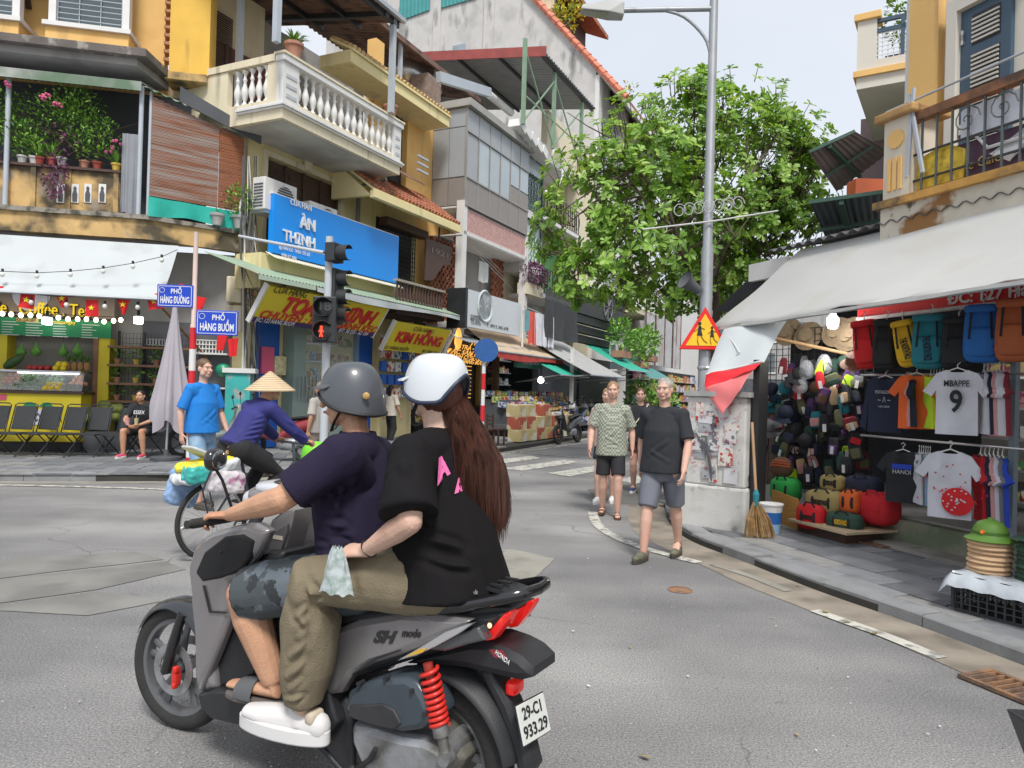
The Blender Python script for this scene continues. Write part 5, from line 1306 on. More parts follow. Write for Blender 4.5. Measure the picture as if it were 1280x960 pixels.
# rusty small roof with the water tank behind the ochre house
T2=bld('tank_shelter','rusty tin shelter over the water tank on the ochre house','shelter',A)
ty=2.2;t0,t1=S(A,470,ty,78),S(A,560,ty-1.5,90)
tz=Z(A,535,76,.2)
b=corr_sheet(S(A,462,.2,80),S(A,598,.2,120),.2,tz,3.2,tz+.7,.2,.03);b.build('tin_roof',mRUSTR,T2,smooth=50)
bx('edge',mRUSTR,T2,S(A,462,.2,80),S(A,598,.2,120),.1,.18,tz-.1,tz+.05)
for q in(500,545):x_=S(A,q,.3,90);bx('post',mPIPE,T2,x_-.05,x_+.05,.25,.35,zc_,tz)
bx('brick_stub',mat('rough_brick',(.3,.22,.18),.9,.3,8,.8,30),T2,S(A,531,.3,105),S(A,548,.3,105),.2,.8,zc_-.2,Z(A,538,96,.3))
t=thing('water_tank','round white steel water tank under the rusty tin roof','water tank',A.w(S(A,520,1.2,100),1.2,Z(A,520,100,1.2)),A.a)
b=MB();b.tube([(-.6,0,0),(.6,0,0)],.55,20,rnd=True);b.build('drum',mSILV,t,smooth=50)
b=MB();b.lathe([(.1,0),(.1,.06),(.001,.06)],(-.62,0,.0),12,axis='X');b.build('cap',mDGREY,t)
b=MB();b.box(-.5,-.3,-.75,.5,.3,-.5);b.build('cradle',mGALV,t)
b=MB();b.bar(A.v(548,96,-.4),A.v(612,116,-.4),.16,.3);b.build('steel_beam',mPIPE,T2)
# ---- tall white house with stained side wall, red tiled rake and dormer
T=bld('tall_white_house','tall white house with stained blank side wall and red tiled roof edge','building',A)
mSIDE=mat('stained_white_wall',(.58,.56,.54),.9,.05,1.5,.15,20,col2=(.40,.39,.36),c2s=.9,c2t=(.5,.75),grunge=(.17,.17,.155),gs=(1.4,1.4,.45),gt=(.575,.73))
W=Frame(*A.w(S(A,742,0,200),0).xy,64.5+90) # side wall plane: x away from the street
def WP(q,py,off=0):return W.p(q,py,off)
xc=S(A,742,0,200)
def wy(q,py): # depth from the street and height, on the side wall
 a,z=W.p(q,py);return a,z
pA=wy(742,87);pB=wy(660,-2)
slope=(pB[1]-pA[1])/(pB[0]-pA[0]);dR=11.0
zf=pA[1]
b=MB();b.prism([(0,3.2),(0,zf),(dR,zf+slope*dR),(dR+6,zf+slope*dR),(dR+6,3.2)],xc,xc+.3,axis='X');b.build('side_wall',mSIDE,T)
xf1=S(A,820,0,200)
bx('front_wall',mWHITE,T,xc+.301,xf1,.02,.3,3.2,zf-.05)
for x in(xc-.02,S(A,770,0,200)):bx('pilaster',mWHITE,T,x,x+.55,-.2,.019,3.2,zf-.3)
for q,(za,zb2)in((752,(150,215)),(764,(143,190)),(786,(160,200))):
 x_=S(A,q,0,190);z1,z0=Z(A,q,za,0),Z(A,q,zb2,0)
 f=bx('window',mat('blue_shutter',(.20,.20,.30),.5),T,x_-.5,x_+.5,-.03,.018,z0,z1)
 bx('frame',mWHITE,f,x_-.04,x_+.04,-.06,-.031,z0,z1);bx('frame',mWHITE,f,x_-.5,x_+.5,-.06,-.031,(z0+z1)/2,(z0+z1)/2+.1)
b=MB();b.prism([(-1.6,zf-1.6*slope-.1),(dR+.3,zf+slope*(dR+.3)-.1),(dR+.3,zf+slope*(dR+.3)+.12),(-1.6,zf-1.6*slope+.12)],xc-.1,xf1+3,axis='X');b.build('roof',mWHITE,T)
for k in range(3):
 xx=xc+2.3+k*3.4;b=MB();b.prism([(-1.45,zf-1.6*slope-.2),(-.02,zf-.1),(-.02,zf-.9),(-.3,zf-.75)],xx,xx+.25,axis='X');b.build('eave_bracket',mDWOOD,T)
b=MB()
nt_=46
for k in range(nt_):
 y0=-1.6+k*(dR+2)/nt_;y1=y0+(dR+2)/nt_*1.12
 b.tube([(xc-.06,y0,zf+slope*y0+.2),(xc-.06,y1,zf+slope*y1+.17)],[.2,.17],7)
 b.tube([(xc+.3,y0,zf+slope*y0+.16),(xc+.3,y1,zf+slope*y1+.13)],[.17,.15],6)
b.build('rake_tiles',mat('red_rake_tile',(.60,.20,.12),.7,.3,3),T,kind='stuff',smooth=50)
b=MB();b.prism([(-1.6,zf-1.6*slope+.13),(dR,zf+slope*dR+.13),(dR,zf+slope*dR+.28),(-1.6,zf-1.6*slope+.28)],xc+.5,xf1+2.9,axis='X');b.build('roof_tiling',mTILE,T)
# dormer
dx0=xc+2.0;dy0=3.2;dzb=zf+slope*dy0
b=MB();b.prism([(dy0,dzb),(dy0,dzb+2.0),(dy0+3,dzb+slope*3)],dx0,dx0+.25,axis='X');b.build('dormer_cheek',mCREAM,T)
b=MB();b.prism([(dy0-1.1,dzb+1.7),(dy0+3.5,dzb+slope*3+.35),(dy0+3.5,dzb+slope*3+.6),(dy0-1.1,dzb+1.95)],dx0-.4,dx0+6,axis='X');b.build('dormer_roof',mTILE,T)
bx('dormer_front',mDWOOD,T,dx0+.25,dx0+5,dy0,dy0+.1,dzb,dzb+1.9)
rr=random.Random(6);b=MB();leaf_clump(b,(dx0,dy0-.8,dzb+.4),(.5,.9,.9),260,.28,rr,3);leaf_clump(b,(xc+1.5,-1.3,zf-.6),(.3,.4,.4),40,.2,rr,3)
yp=b.build('foliage',[mat('yellow_leaf',(.55,.50,.03),.6,.2),mat('yellow_leaf'),mLEAF[2]],None,fix=False);yp.name='yellow_shrub';yp.matrix_world=A.M.copy();tag(yp,'yellow leaved shrub growing on the red tiled roof beside the dormer','shrub')
b=MB();P_=[(0.9,10.5,0),];v=V((xc+.6,9.2,zf+slope*9.2+1.2));b.lathe([(.55,-.7),(.6,.5),(.4,.7),(.001,.75)],v,16);o=b.build('rooftop_tank',mBLACK,None,smooth=40);o.matrix_world=A.M.copy();tag(o,'black rooftop tank at the top of the tiled rake','water tank')
# teal tin shed on top and blue patch
cc=wy(505,25);ce_=wy(595,-5)
for(q0_,q1_,py0,py1)in((500,538,-40,27),(548,597,-40,12)):
 y1_,z1_=wy(q0_,py1);y0_,z0_=wy(q1_,py1-14);zz=min(z0_,z1_)
 b=MB();n=int((y1_-y0_)/.12);b.quadgrid(lambda u,v:(xc-.06+.025*sin(u*n*pi),y0_+(y1_-y0_)*u,z1_+(z0_-z1_)*(1-u)+6*v),n*2,1,thick=(-.02,0,0));b.build('teal_sheeting',mat('teal_tin',(.06,.30,.30),.5,.1),T,smooth=50)
ya,za=wy(566,72);yb2,zb3=wy(582,58);b=MB();b.box(xc-.05,yb2,zb3-.6,xc-.002,ya,zb3+.15);b.build('vent_patch',mat('blue_grey_patch',(.30,.36,.40),.7,.1),T)
for q_,w_ in((543,.45),(606,.6)):
 y_,z_=wy(q_,20);b=MB();b.box(xc-.12,y_-w_,13,xc-.002,y_,z_+7);b.build('render_pier',mSIDE,T)
 # ---- far end of the row
T=bld('black_front_building','building with a big black fretwork panel and dark shopfront below','building',A)
bo=-1.7;f0,f1=S(A,724,bo,380),S(A,781,bo,400)
bz1=(Z(A,724,352,bo)+Z(A,781,376,bo))/2;bz0=(Z(A,724,391,bo)+Z(A,781,408,bo))/2;print('black',f0,f1,bz0,bz1,Z(A,724,352,bo),Z(A,781,376,bo))
bx('panel',mat('black_fret',(.035,.036,.038),.6,.5,12),T,f0,f1,bo,bo+.2,bz0,bz1)
b=MB();cx_,cz_=(f0+f1)/2+.5,(bz0+bz1)/2
for k in range(8):
 a=k*pi/4;b.bar((cx_,bo-.02,cz_),(cx_+.55*cos(a),bo-.02,cz_+.55*sin(a)),.07,.03)
b.tube([(cx_+.6*cos(a),bo-.02,cz_+.6*sin(a))for a in[2*pi*j/16 for j in range(17)]],.03,4,cap=False)
b.build('lotus_emblem',mat('grey_emblem',(.2,.2,.2),.6),T)
for k in range(3):bx('fascia',mBLACK,T,f0,f1,bo+.1+k*.15,bo+.4+k*.15,bz0-.35-k*.38,bz0-.03-k*.38)
bx('wall',mDGREY,T,f0,f1+.5,.02,.3,0.1,bz0+.5);bx('white_panels',mWHITE,T,S(A,752,-.3,330),f1+1.2,-.3,-.1,bz1+.1,bz1+3.2)
for k in range(5):bx('window_strip',mat('blue_shutter'),T,S(A,752,-.3,330)+.6+k*1.1,S(A,752,-.3,330)+1.0+k*1.1,-.33,-.302,bz1+.4,bz1+2.6)
# greenery pots + AC
aircon('white air conditioner among the plants beyond the black panel',S(A,771,-2.2,440),-2.2,Z(A,771,447,-2.2),w_=1.0,h=.75)
rr=random.Random(12)
for i,(q,py,r)in enumerate(((776,420,1.0),(800,435,1.2),(812,428,1.1))):
 p=bld('balcony_greenery',['spiky potted green plant above the far air conditioner','leafy green plants in the middle of the far balcony ledge','bushy pale green plants at the end of the far balcony ledge'][i],'plant',A,'plants on the far ledge')
 b=MB();x_,z_=xz(q,py,-2.2);leaf_clump(b,(x_,-2.2,z_),(r*.9,.5,r*.75),260,.3,rr,3);b.build('foliage',mLEAF[:3],p,fix=False)
 bx('trough',mPOTS[4],p,x_-.7,x_+.7,-2.5,-2.0,z_-1.0,z_-.7)
T=bld('corrugated_house','far house clad in rusty seamed corrugated sheets','building',A)
w0_,w1_=S(A,806,-1.2,400),S(A,850,-1.2,400);zz1,zz0=Z(A,808,380,-1.2),Z(A,808,455,-1.2)
b=MB();n=60
b.quadgrid(lambda u,v:(w0_+(w1_-w0_)*u,-1.2+.05*sin(u*n*pi),zz0+(zz1-zz0+1)*v),n*3,1,thick=(0,.03,0));b.build('corrugated_cladding',mat('pale_tin',(.42,.42,.43),.6,.15,1.5,grunge=(.25,.13,.08),gs=(2,2,.3),gt=(.6,.7)),T,smooth=50)
for k in range(5):x_=w0_+(w1_-w0_)*k/4;bx('rusty_strip',mRUSTR,T,x_-.06,x_+.06,-1.3,-1.26,zz0,zz1+1)
bx('wall',mWHITE,T,S(A,785,0,350),S(A,900,0,350),.1,.5,.1,9);bx('balcony',mCREAM,T,S(A,790,-1,350),S(A,818,-1,350),-1.2,0,Z(A,800,392,-1.2),Z(A,800,360,-1.2))
b=MB();
for k in range(14):x_=S(A,796,-1.3,370)+k*.42;b.box(x_,-1.3,Z(A,800,385,-1.3),x_+.16,-1.22,Z(A,800,360,-1.3))
b.build('balusters',mWHITE,T,kind='stuff')
bx('dark_shopfront',mBLACK,T,S(A,785,0,450),S(A,870,0,450),.04,.099,.12,3.1);rr=random.Random(61);stock(T,S(A,788,0,450),S(A,866,0,450),-.35,.3,4,.7,rr,.3,.9,.25,.55)
for k in range(7):
 v=A.v(792+k*8,492,-1.6);p=bld('street_plant','%s leafy pot plant along the far shopfronts, counted from the black building'%['first','second','third','fourth','fifth','sixth','seventh'][k],'plant',A,'pot plants along the far shopfronts');b=MB();leaf_clump(b,(v.x,-1.6,1.1+.5*(k%2)),(.9,.4,.7),110,.34,rr,3);b.build('foliage',mLEAF[:3],p,fix=False);bx('planter',mPOTS[k%5],p,v.x-.35,v.x+.35,-1.9,-1.3,.12,.6)
 # awnings over the far shops
def awning(label,q0,q1,py0,py1,o0,o1,m,dz=None,stripes=None,cat='awning',name='awning'):
 """front bottom edge at offset o1 through pixel (q0, py0), wall edge at offset o0"""
 t=bld(name,label,cat,A);x0,x1=S(A,q0,o1,py0),S(A,q1,o1,py1);z=Z(A,q0,py0,o1);zt=z+(dz or .7)
 b=MB();b.quadgrid(lambda u,v:(x0+(x1-x0)*u,o1+(o0-o1)*v,z+(zt-z)*v-.06*sin(v*pi)+.01*sin(u*30)),30,6,thick=(0,0,.01));b.build('canvas',m,t,smooth=50)
 b=MB();b.tube([(x0,o1,z-.02),(x1,o1,z-.02)],.03,6);b.tube([(x0+.1,o1,z),(x0+.1,o0,z-.3)],.02,5);b.tube([(x1-.1,o1,z),(x1-.1,o0,z-.3)],.02,5);b.build('frame',mGALV,t,kind='stuff')
 if stripes:drape('valance',stripes,t,x0,x1,z-.22,z-.03,o1,.01,8,nz_=2)
 return t,x0,x1,z
mBEI=mat('beige_canvas',(.52,.40,.28),.8,.08);mGAW=mat('green_awning_canvas',(.03,.38,.27),.7,.06)
awning('beige brown awning with red trim over the lit tea shop',622,704,438,450,-1.0,-2.2,mBEI,.8,mat('red_trim',(.5,.05,.04),.6))
awning('green and white awning beside the green grocery sign',701,736,468,467,-1.2,-2.9,mGAW,.9)
awning('long grey awning reaching out over the grocery pavement',739,781,468,472,-1.0,-3.6,mat('dull_canvas',(.38,.38,.37),.8,.06),1.4)
awning('bright green awning of a far shop beyond the parked scooters',786,812,462,474,-1.0,-3.2,mGAW,1.2)
awning('dark teal awning of the farthest shop',812,842,472,482,-1.0,-3.4,mat('teal_awning',(.08,.25,.24),.7),1.4)
b=corr_sheet(S(A,584,-1.9,430),S(A,664,-1.9,450),-1.9,Z(A,590,428,-1.9),-.9,Z(A,590,428,-1.9)+.35,.15,.02);o=b.build('tin_canopy',mGALV,None,smooth=50);o.matrix_world=A.M.copy();tag(o,'grey corrugated canopy under the white signboard','canopy')
sg=bld('green_sign','small green sign over the grocery entrance','sign',A);g0,g1=S(A,646,-1.9,450),S(A,676,-1.9,455);gz1,gz0_=Z(A,646,443,-1.9),Z(A,646,459,-1.9)
bx('board',mat('sign_green',(.02,.16,.11),.5),sg,g0,g1,-1.9,-1.8,gz0_,gz1)
text('PHƯƠNG NAM',sg,.4,mWL,face_M((g0+g1)/2,-1.915,(gz0_+gz1)/2+.05),width=(g1-g0)*.85,shear=.3,bold=.006)
# grocery interior
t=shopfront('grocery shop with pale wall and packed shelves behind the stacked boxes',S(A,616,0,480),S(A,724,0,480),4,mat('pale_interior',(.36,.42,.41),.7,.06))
rr=random.Random(17)
stock(t,S(A,690,1,500),S(A,720,1,500),.9,.4,6,.5,rr,.15,.4,.2,.42)
stock(t,S(A,617,0,500),S(A,640,0,500),.1,.4,7,.45,rr,.12,.3)
bx('dark_door',mBLACK,t,S(A,724,-.1,480),S(A,762,-.1,480),-.1,.01,.12,3.2);bx('wood_post',mDWOOD,t,S(A,617,-1,500),S(A,620,-1,500),-1.1,-.9,.12,3.2);bx('dark_box',mDGREY,t,S(A,628,-2.0,520),S(A,644,-2.0,520),-2.1,-1.2,.12,1.25)
bx('white_post',mWHITE,t,S(A,712,-2.6,480),S(A,714,-2.6,480),-2.7,-2.6,.12,3.1)
t2=thing('hanging_lamp','bright round lamp lit inside the grocery','lamp',A.w(*A.v(676,475,-1.0)));b=MB();b.ell((0,0,0),.13,n=12,m=8);b.build('bulb',mBULBW,t2,smooth=60);b=MB();b.tube([(0,0,.15),(0,0,1.0)],.02,5);b.build('cord',mBLACK,t2)
# display tables and stacked cartons
bs=bld('grocery_display','sloping display of packets in front of the grocery','display',A)
n_=0;rr=random.Random(40)
b=MB();b.box(-.15,-.13,0,.15,.13,.16);mes_=[b.mesh('packet',m_)for m_ in PK]
for row in range(6):
 q=642
 for k in range(15):
  x_=S(A,640,-2.5,520)+k*.42+row*.12;y_=-3.0+row*.32;z_=.5+row*.17
  if rr.random()<.92:link('packet',rr.choice(mes_),bs,(x_,y_,z_),(rr.uniform(-.2,.2),rr.uniform(-.2,.2),rr.uniform(-.4,.4)))
bx('table',mDGREY,bs,S(A,640,-2.5,520),S(A,640,-2.5,520)+7,-3.1,-1.1,.35,.49);bx('table_legs',mBLACK,bs,S(A,640,-2.5,520)+.2,S(A,640,-2.5,520)+6.8,-2.9,-1.3,.12,.349)
mCB=[mat('carton_%d'%i,c,.7,.12,3,col2=c2,c2s=3,c2t=(.5,.54))for i,(c,c2)in enumerate((((.50,.40,.18),(.55,.12,.08)),((.55,.45,.22),(.65,.6,.5)),((.42,.10,.06),(.6,.5,.3)),((.36,.26,.14),(.45,.33,.18))))]
k=0
for cx_ in range(7):
 for lv in range(rr.choice((2,3,3))if cx_<4 else 2):
  x_=S(A,645,-3.3,545)+cx_*.62;w_=.5;h=.34
  b=MB();b.m=Mx.Rotation(rr.uniform(-.1,.1),4,'Z');b.box(-.27,-.2,0,.27,.2,h);b.m=b.m@Mx.Translation((0,-.205,.1));
  o=b.build('carton',mCB[rr.randrange(4)],None,bev=.01);o.matrix_world=A.M@Mx.Translation((x_,-3.35+.03*lv,.125+lv*.345));k+=1
  tag(o,'%s carton of the %s cardboard stack in front of the grocery'%(['bottom','second','third'][lv],['first (leftmost)','second','third','fourth','fifth','sixth','seventh'][cx_]),'carton','cartons stacked before the grocery')
  # low chair and table by the round blue sign
def stool(label,x,y):
 t=thing('wooden_chair',label,'chair',A.w(x,y,.12),A.a,'low chairs outside the tea shop')
 bx('seat',mDWOOD,t,-.2,.2,-.2,.2,.38,.42)
 for i in(-1,1):
  for j in(-1,1):bx('leg',mDWOOD,t,i*.17-.02,i*.17+.02,j*.17-.02,j*.17+.02,0,.379 if j<0 else .8)
 for k in range(3):bx('backrest_slat',mDWOOD,t,-.149,.149,.155,.17,.5+k*.1,.55+k*.1)
stool('low dark wooden chair below the round blue sign',S(A,606,-3.2,560),-3.2);stool('low dark wooden chair nearest the kerb under the tea shop awning',S(A,619,-3.3,555),-3.3)
# far end closing building + right-hand side of the far street
E=Frame(16,62,-15)
T=thing('far_building','pale far building closing the street behind the tree','building',M=E.M.copy())
bx('wall',mGREYW,T,-10,24,0,8,0,11)
for i in range(9):
 for j in range(3):
  f=bx('window',mGLASS,T,-8+i*3.2,-6.6+i*3.2,-.05,-.002,3.6+j*2.6,5.2+j*2.6);bx('frame',mWHITE,f,-8.1+i*3.2,-6.5+i*3.2,-.09,-.051,3.45+j*2.6,3.58+j*2.6)
bx('shopfronts',mDGREY,T,-10,24,-.1,-.01,0,3)
R2=Frame(3.9,13.5,64.5)
T=thing('side_street_building','grey walled building across the side street behind the pole','building',M=R2.M.copy())
bx('wall',mGREYW,T,4,30,-3,-9,0,3.4);bx('shutter',mDGREY,T,4.2,12,-2.99,-2.9,.1,2.8)
# laundry, dark net, cables at the corner
T=bld('laundry_line','line of washing with a red shirt and white shirts under the purple plant','laundry',A)
lo=-1.9;b=MB();b.tube([A.v(655,383,lo),A.v(692,398,lo)],.02,5);b.build('rail',mSILV,T)
for k,(q,c)in enumerate(((660,(.15,.35,.4)),(665,(.75,.10,.07)),(671,(.7,.7,.74)),(676,(.66,.66,.72)),(681,(.72,.72,.76)),(686,(.68,.68,.74)))):
 x_,z_=xz(q,388+k*1.6,lo);m_=mat('laundry_%d'%k,c,.8);drape('garment',m_,T,x_-.24,x_+.26,z_-(1.1 if k else .7),z_,lo-.02*k,.02,1.5,nx=10,seed=k,flare=.1)
x0_,z0_=xz(682,360,-2.0);x1_,z1x=xz(720,430,-2.0)
o=drape('dark_net',mat('net_cloth',(.06,.065,.07),.8,alpha=.75),None,x0_,x1_,z1x,z0_,-2.0,.08,2.5,seed=9);o.matrix_world=A.M.copy();tag(o,'dark mesh net hanging in folds beside the washing','net')
T=bld('electric_box','cream electricity meter boxes on the corner wall below the leafy bucket','meter box',L)
for k in range(2):x_,z_=L.p(293,362+k*36,-.3);bx('box',mCREAM,T,x_-.16,x_+.16,-.35,-.02,z_-.28,z_+.28,bev=.03)
rr=random.Random(2)
T=thing('cable_bundle','tangled bundle of black cables running down the building corner','cables',M=A.M.copy())
for k in range(16):
 q=303+k*1.2;pts=[A.v(q+rr.uniform(-4,4),y_,-.25+rr.uniform(-.1,.1))for y_ in(195 if k%2 else 240,260,300,340,390,440,500,560)]
 b=MB();b.tube(catmull(pts,3),rr.uniform(.008,.02),4);b.build('cable',mat('cable_grey',(.12,.12,.12),.6)if k%3 else mWHITE,T)
for k in range(9):
 z_=4.0-rr.random()*.6;b=MB();p=A.v(306,330+k*7,-.3);q_=A.v(330+rr.uniform(0,40),352+rr.uniform(0,12),-.9);m_=(p+q_)/2-V((0,0,.25));b.tube(catmull([p,m_,q_],4),.008,4);b.build('cable',mat('cable_grey')if k%2 else mat('cable_rust',(.3,.13,.06),.7),T)
 # ================================================================ TREE
def tree():
 t=thing('street_tree','broad leafy green street tree rising behind the lamp post','tree',(4.9,16.3,0))
 T0=V((4.9,16.3,0));rr=random.Random(21);mBARK=mat('bark',(.10,.075,.055),.9,.3,8,.8,30,stretch=(1,1,.3))
 b=MB();segs=[]
 def limb(p,d,L_,r,depth):
  pts=[p];q=p.copy();dd=d.copy();n=5
  for i in range(n):
   dd=(dd+V((rr.uniform(-.22,.22),rr.uniform(-.22,.22),rr.uniform(-.05,.2)))).normalized();q=q+dd*L_/n;pts.append(q.copy())
  b.tube([x-T0 for x in pts],[r*(1-.6*i/n)for i in range(n+1)],8 if depth<2 else 5)
  segs.append((pts,depth))
  if depth<3:
   for k in range(rr.choice((3,4))if depth else 5):
    s=pts[rr.randint(2,n)];a=rr.uniform(0,6.28);nd=(dd*.6+V((cos(a),sin(a),rr.uniform(-.15,.5)))).normalized();limb(s,nd,L_*rr.uniform(.55,.8),r*.45,depth+1)
 limb(V(T0),V((-.06,0,1)),3.6,.2,0)
 b.build('trunk',mBARK,t,smooth=50)
 # crown: rosettes of broad leaves scattered through an uneven volume
 blobs=[((852,165),16.2,1.3),((905,130),16.2,.95),((800,210),15.8,1.5),((745,245),15.4,1.2),((710,285),15.2,.8),((900,230),16.5,1.9),((960,180),16.2,1.25),((985,235),16.0,1.1),((1012,225),15.8,.6),
((830,290),15.6,1.7),((760,320),15.2,1.15),((728,345),15.0,.65),((900,310),16.8,1.5),((960,290),16.2,1.3),((1010,300),15.6,.75),((850,360),15.6,.75),((775,365),15.0,.5),((985,140),16.3,.5),((1020,235),15.4,.5),((868,108),16.0,.4),((930,350),16.6,1.0),((1000,175),16,.45)]
 c=MB();twig=MB()
 for(px,py),d,r in blobs:
  C_=at_d(px,py,d)
  for _ in range(int(118*r*r+40*r)):
   while True:
    v=V((rr.uniform(-1,1),rr.uniform(-1,1),rr.uniform(-1,1)))
    if .35<v.length<1.08:break
   p=C_+v*r
   if noise.noise(p*1.15)<-.2:continue
   ax=(v.normalized()+V((rr.uniform(-.4,.4),rr.uniform(-.4,.4),.7))).normalized();n=rr.randint(6,9);k=rr.choices(range(4),(4,4,2,2))[0]
   s1_=ax.orthogonal().normalized();s2_=ax.cross(s1_);S_=rr.uniform(.12,.21)
   if rr.random()<.5:twig.tube([p-T0,p-T0-ax*rr.uniform(.2,.6)+V((0,0,-.05))],[.006,.012],4)
   for j in range(n):
    a=j*2.4+rr.random();out=(s1_*cos(a)+s2_*sin(a)+ax*rr.uniform(-.1,.6)).normalized();sd=out.cross(ax).normalized();up=sd.cross(out);s=S_*rr.uniform(.8,1.15);h=s*.27
    o=p-T0;c.k=k if rr.random()<.7 else rr.randrange(4)
    P=[o,o+out*s*.35+sd*h*.5+up*s*.07,o+out*s*.75+sd*h+up*s*.05,o+out*s-up*s*.06,o+out*s*.75-sd*h+up*s*.05,o+out*s*.35-sd*h*.5+up*s*.07,o+out*s*.6-up*s*.0]
    c.add(P,[(0,1,6),(1,2,6),(2,3,6),(3,4,6),(4,5,6),(5,0,6)])
  for _ in range(3):
   e=C_+V((rr.uniform(-.6,.6),rr.uniform(-.6,.6),rr.uniform(-.5,.5)))*r;s=min((pt for seg,dp in segs if dp in(1,2)for pt in seg),key=lambda x:(x-e).length)
   m_=(s+e)/2+V((rr.uniform(-.2,.2),0,rr.uniform(-.1,.25)));twig.tube([s-T0,m_-T0,e-T0],[.03,.02,.009],5)
 c.k=0
 TL=[]
 for i,col in enumerate(((.19,.35,.05),(.27,.45,.08),(.40,.56,.15),(.12,.23,.04))):
  m=mat('tree_leaf_%d'%i,col,.42,.2,4,spec=.5);TL.append(m);nt=m.node_tree;pb=nt.nodes['Principled BSDF'];out=nt.nodes['Material Output']
  tr=nt.nodes.new('ShaderNodeBsdfTranslucent');tr.inputs[0].default_value=(col[0]*1.7,col[1]*1.6,col[2]*.8,1);mxs=nt.nodes.new('ShaderNodeMixShader');mxs.inputs[0].default_value=.35
  lk(nt,pb.outputs[0],mxs.inputs[1]);lk(nt,tr.outputs[0],mxs.inputs[2]);lk(nt,mxs.outputs[0],out.inputs[0])
 c.build('crown',TL,t,fix=False);twig.build('branches',mBARK,t,kind='stuff',fix=False)
tree()
# ================================================================ POLES AND SIGNS
mPOLE=mat('galvanised_pole',(.34,.36,.38),.5,.12,3,metal=.35,grunge=(.2,.19,.18),gs=(6,6,1.5),gt=(.6,.75))
LPd=9.7;pb_=on_z(880,0,0)if 0 else at_d(881,440,LPd);lx,ly_=pb_.x,pb_.y
t=thing('street_lamp','tall grey street lamp post with a curved braced arm','street lamp',(lx,ly_,.055))
b=MB();b.lathe([(.12,0),(.12,.3),(.085,.32),(.08,3.5),(.065,3.55),(.05,9)],n=16);b.build('post',mPOLE,t,smooth=50)
az=at_d(893,11,LPd).z-.055;ax_=at_d(770,13,LPd);arm=V((ax_.x-lx,0,ax_.z-.055))
b=MB();b.tube([(0,0,az),tuple(arm)],.035,10);b.tube(catmull([(-.03,0,az-.62),(-.12,0,az-.38),(-.4,0,az-.12),(-.72,0,az-.03)],4),.022,8);b.build('arm',mPOLE,t,smooth=50)
b=MB();hx=arm.x
b.add([(hx+.1,-.09,arm.z-.1),(hx+.1,.09,arm.z-.1),(hx+.1,.09,arm.z+.08),(hx+.1,-.09,arm.z+.08),(hx-.1,-.13,arm.z-.08),(hx-.1,.13,arm.z-.08),(hx-.08,.1,arm.z+.1),(hx-.08,-.1,arm.z+.1),(hx-.48,-.09,arm.z-.03),(hx-.48,.09,arm.z-.03),(hx-.46,.06,arm.z+.045),(hx-.46,-.06,arm.z+.045)],
[(0,1,2,3),(0,4,5,1),(1,5,6,2),(2,6,7,3),(3,7,4,0),(4,8,9,5),(5,9,10,6),(6,10,11,7),(7,11,8,4),(8,11,10,9)])
hd=b.build('lamp_head',mat('lamp_casing',(.40,.41,.40),.5,.1),t,bev=.015)
b=MB();b.add([(hx-.12,-.1,arm.z-.085),(hx-.12,.1,arm.z-.085),(hx-.44,.07,arm.z-.04),(hx-.44,-.07,arm.z-.04)],[(0,1,2,3)]);b.build('lens',mat('lamp_lens',(.35,.38,.33),.15),hd)
b=MB();x_,y_=0,-.05
b.tube([(.9,-.1,4.02),(.05,-.1,3.86),(-.9,-.1,3.72)],.012,6)
for k in range(7):
 cx_=-.42+k*.13;b.tube([(cx_+(.09-.004*j)*cos(a),-.12,3.98+.02*k+(.1-.004*j)*sin(a))for j,a in enumerate([2*pi*j/10 for j in range(14)])],.006,4)
b.build('scroll_bracket',mat('pale_bracket',(.5,.5,.5),.5),t)
for z_ in(1.55,1.9,2.38):b=MB();b.lathe([(.093,-.02),(.096,0),(.093,.02)],(0,0,z_),16);b.build('clamp',mSILV,t)
sp=thing('floodlight','dark round loudspeaker clamped high on the lamp post','loudspeaker',tuple(at_d(864,356,LPd-.1)))
b=MB();b.lathe([(.02,.16),(.06,.14),(.07,.02),(.12,-.12),(.13,-.13),(.1,-.1)],n=14,axis='X');b.build('horn',mDGREY,sp,smooth=50);b=MB();b.bar((.05,0,0),(.2,.05,-.02),.03);b.build('bracket',mGALV,sp);sp.rotation_euler=(0,.5,.4)
# triangular warning sign
tri=thing('warning_sign','triangular red bordered yellow warning sign with two running children','sign',tuple(at_d(881,418,LPd-.14)),radians(-8))
def tripoly(r):return[(0,r),(r*.9,-r*.55),(-r*.9,-r*.55)]
r_=.37
b=MB();b.prism(tripoly(r_),-.006,.012);b.build('border',mat('sign_red',(.75,.02,.02),.35,.03),tri,bev=.01)
b=MB();b.prism(tripoly(r_*.74),-.012,-.0065);b.build('face',mat('sign_yellow',(.88,.52,.02),.35,.03),tri)
def child(x,z,s,name='pictogram'):
 b=MB();y=-.015
 def B(x0,z0,x1,z1,w0):b.bar((x+x0*s,y,z+z0*s),(x+x1*s,y,z+z1*s),w0*s,.004)
 b.ell((x,y,z+.42*s),(.065*s,.003,.075*s),n=10,m=6)
 b.prism([(x-.05*s,z+.33*s),(x+.05*s,z+.33*s),(x+.08*s,z+.1*s),(x+.12*s,z-.05*s),(x-.1*s,z-.05*s),(x-.07*s,z+.1*s)],y-.002,y+.002)
 B(.0,.28,.2,.2,.05);B(.0,.28,-.2,.1,.05);B(.04,-.02,.16,-.22,.055);B(.16,-.22,.3,-.34,.05);B(-.04,-.02,-.08,-.22,.055);B(-.08,-.22,-.02,-.42,.05)
 b.build(name,mBLACK,tri)
child(-.07,.0,.34);child(.09,-.02,.26)
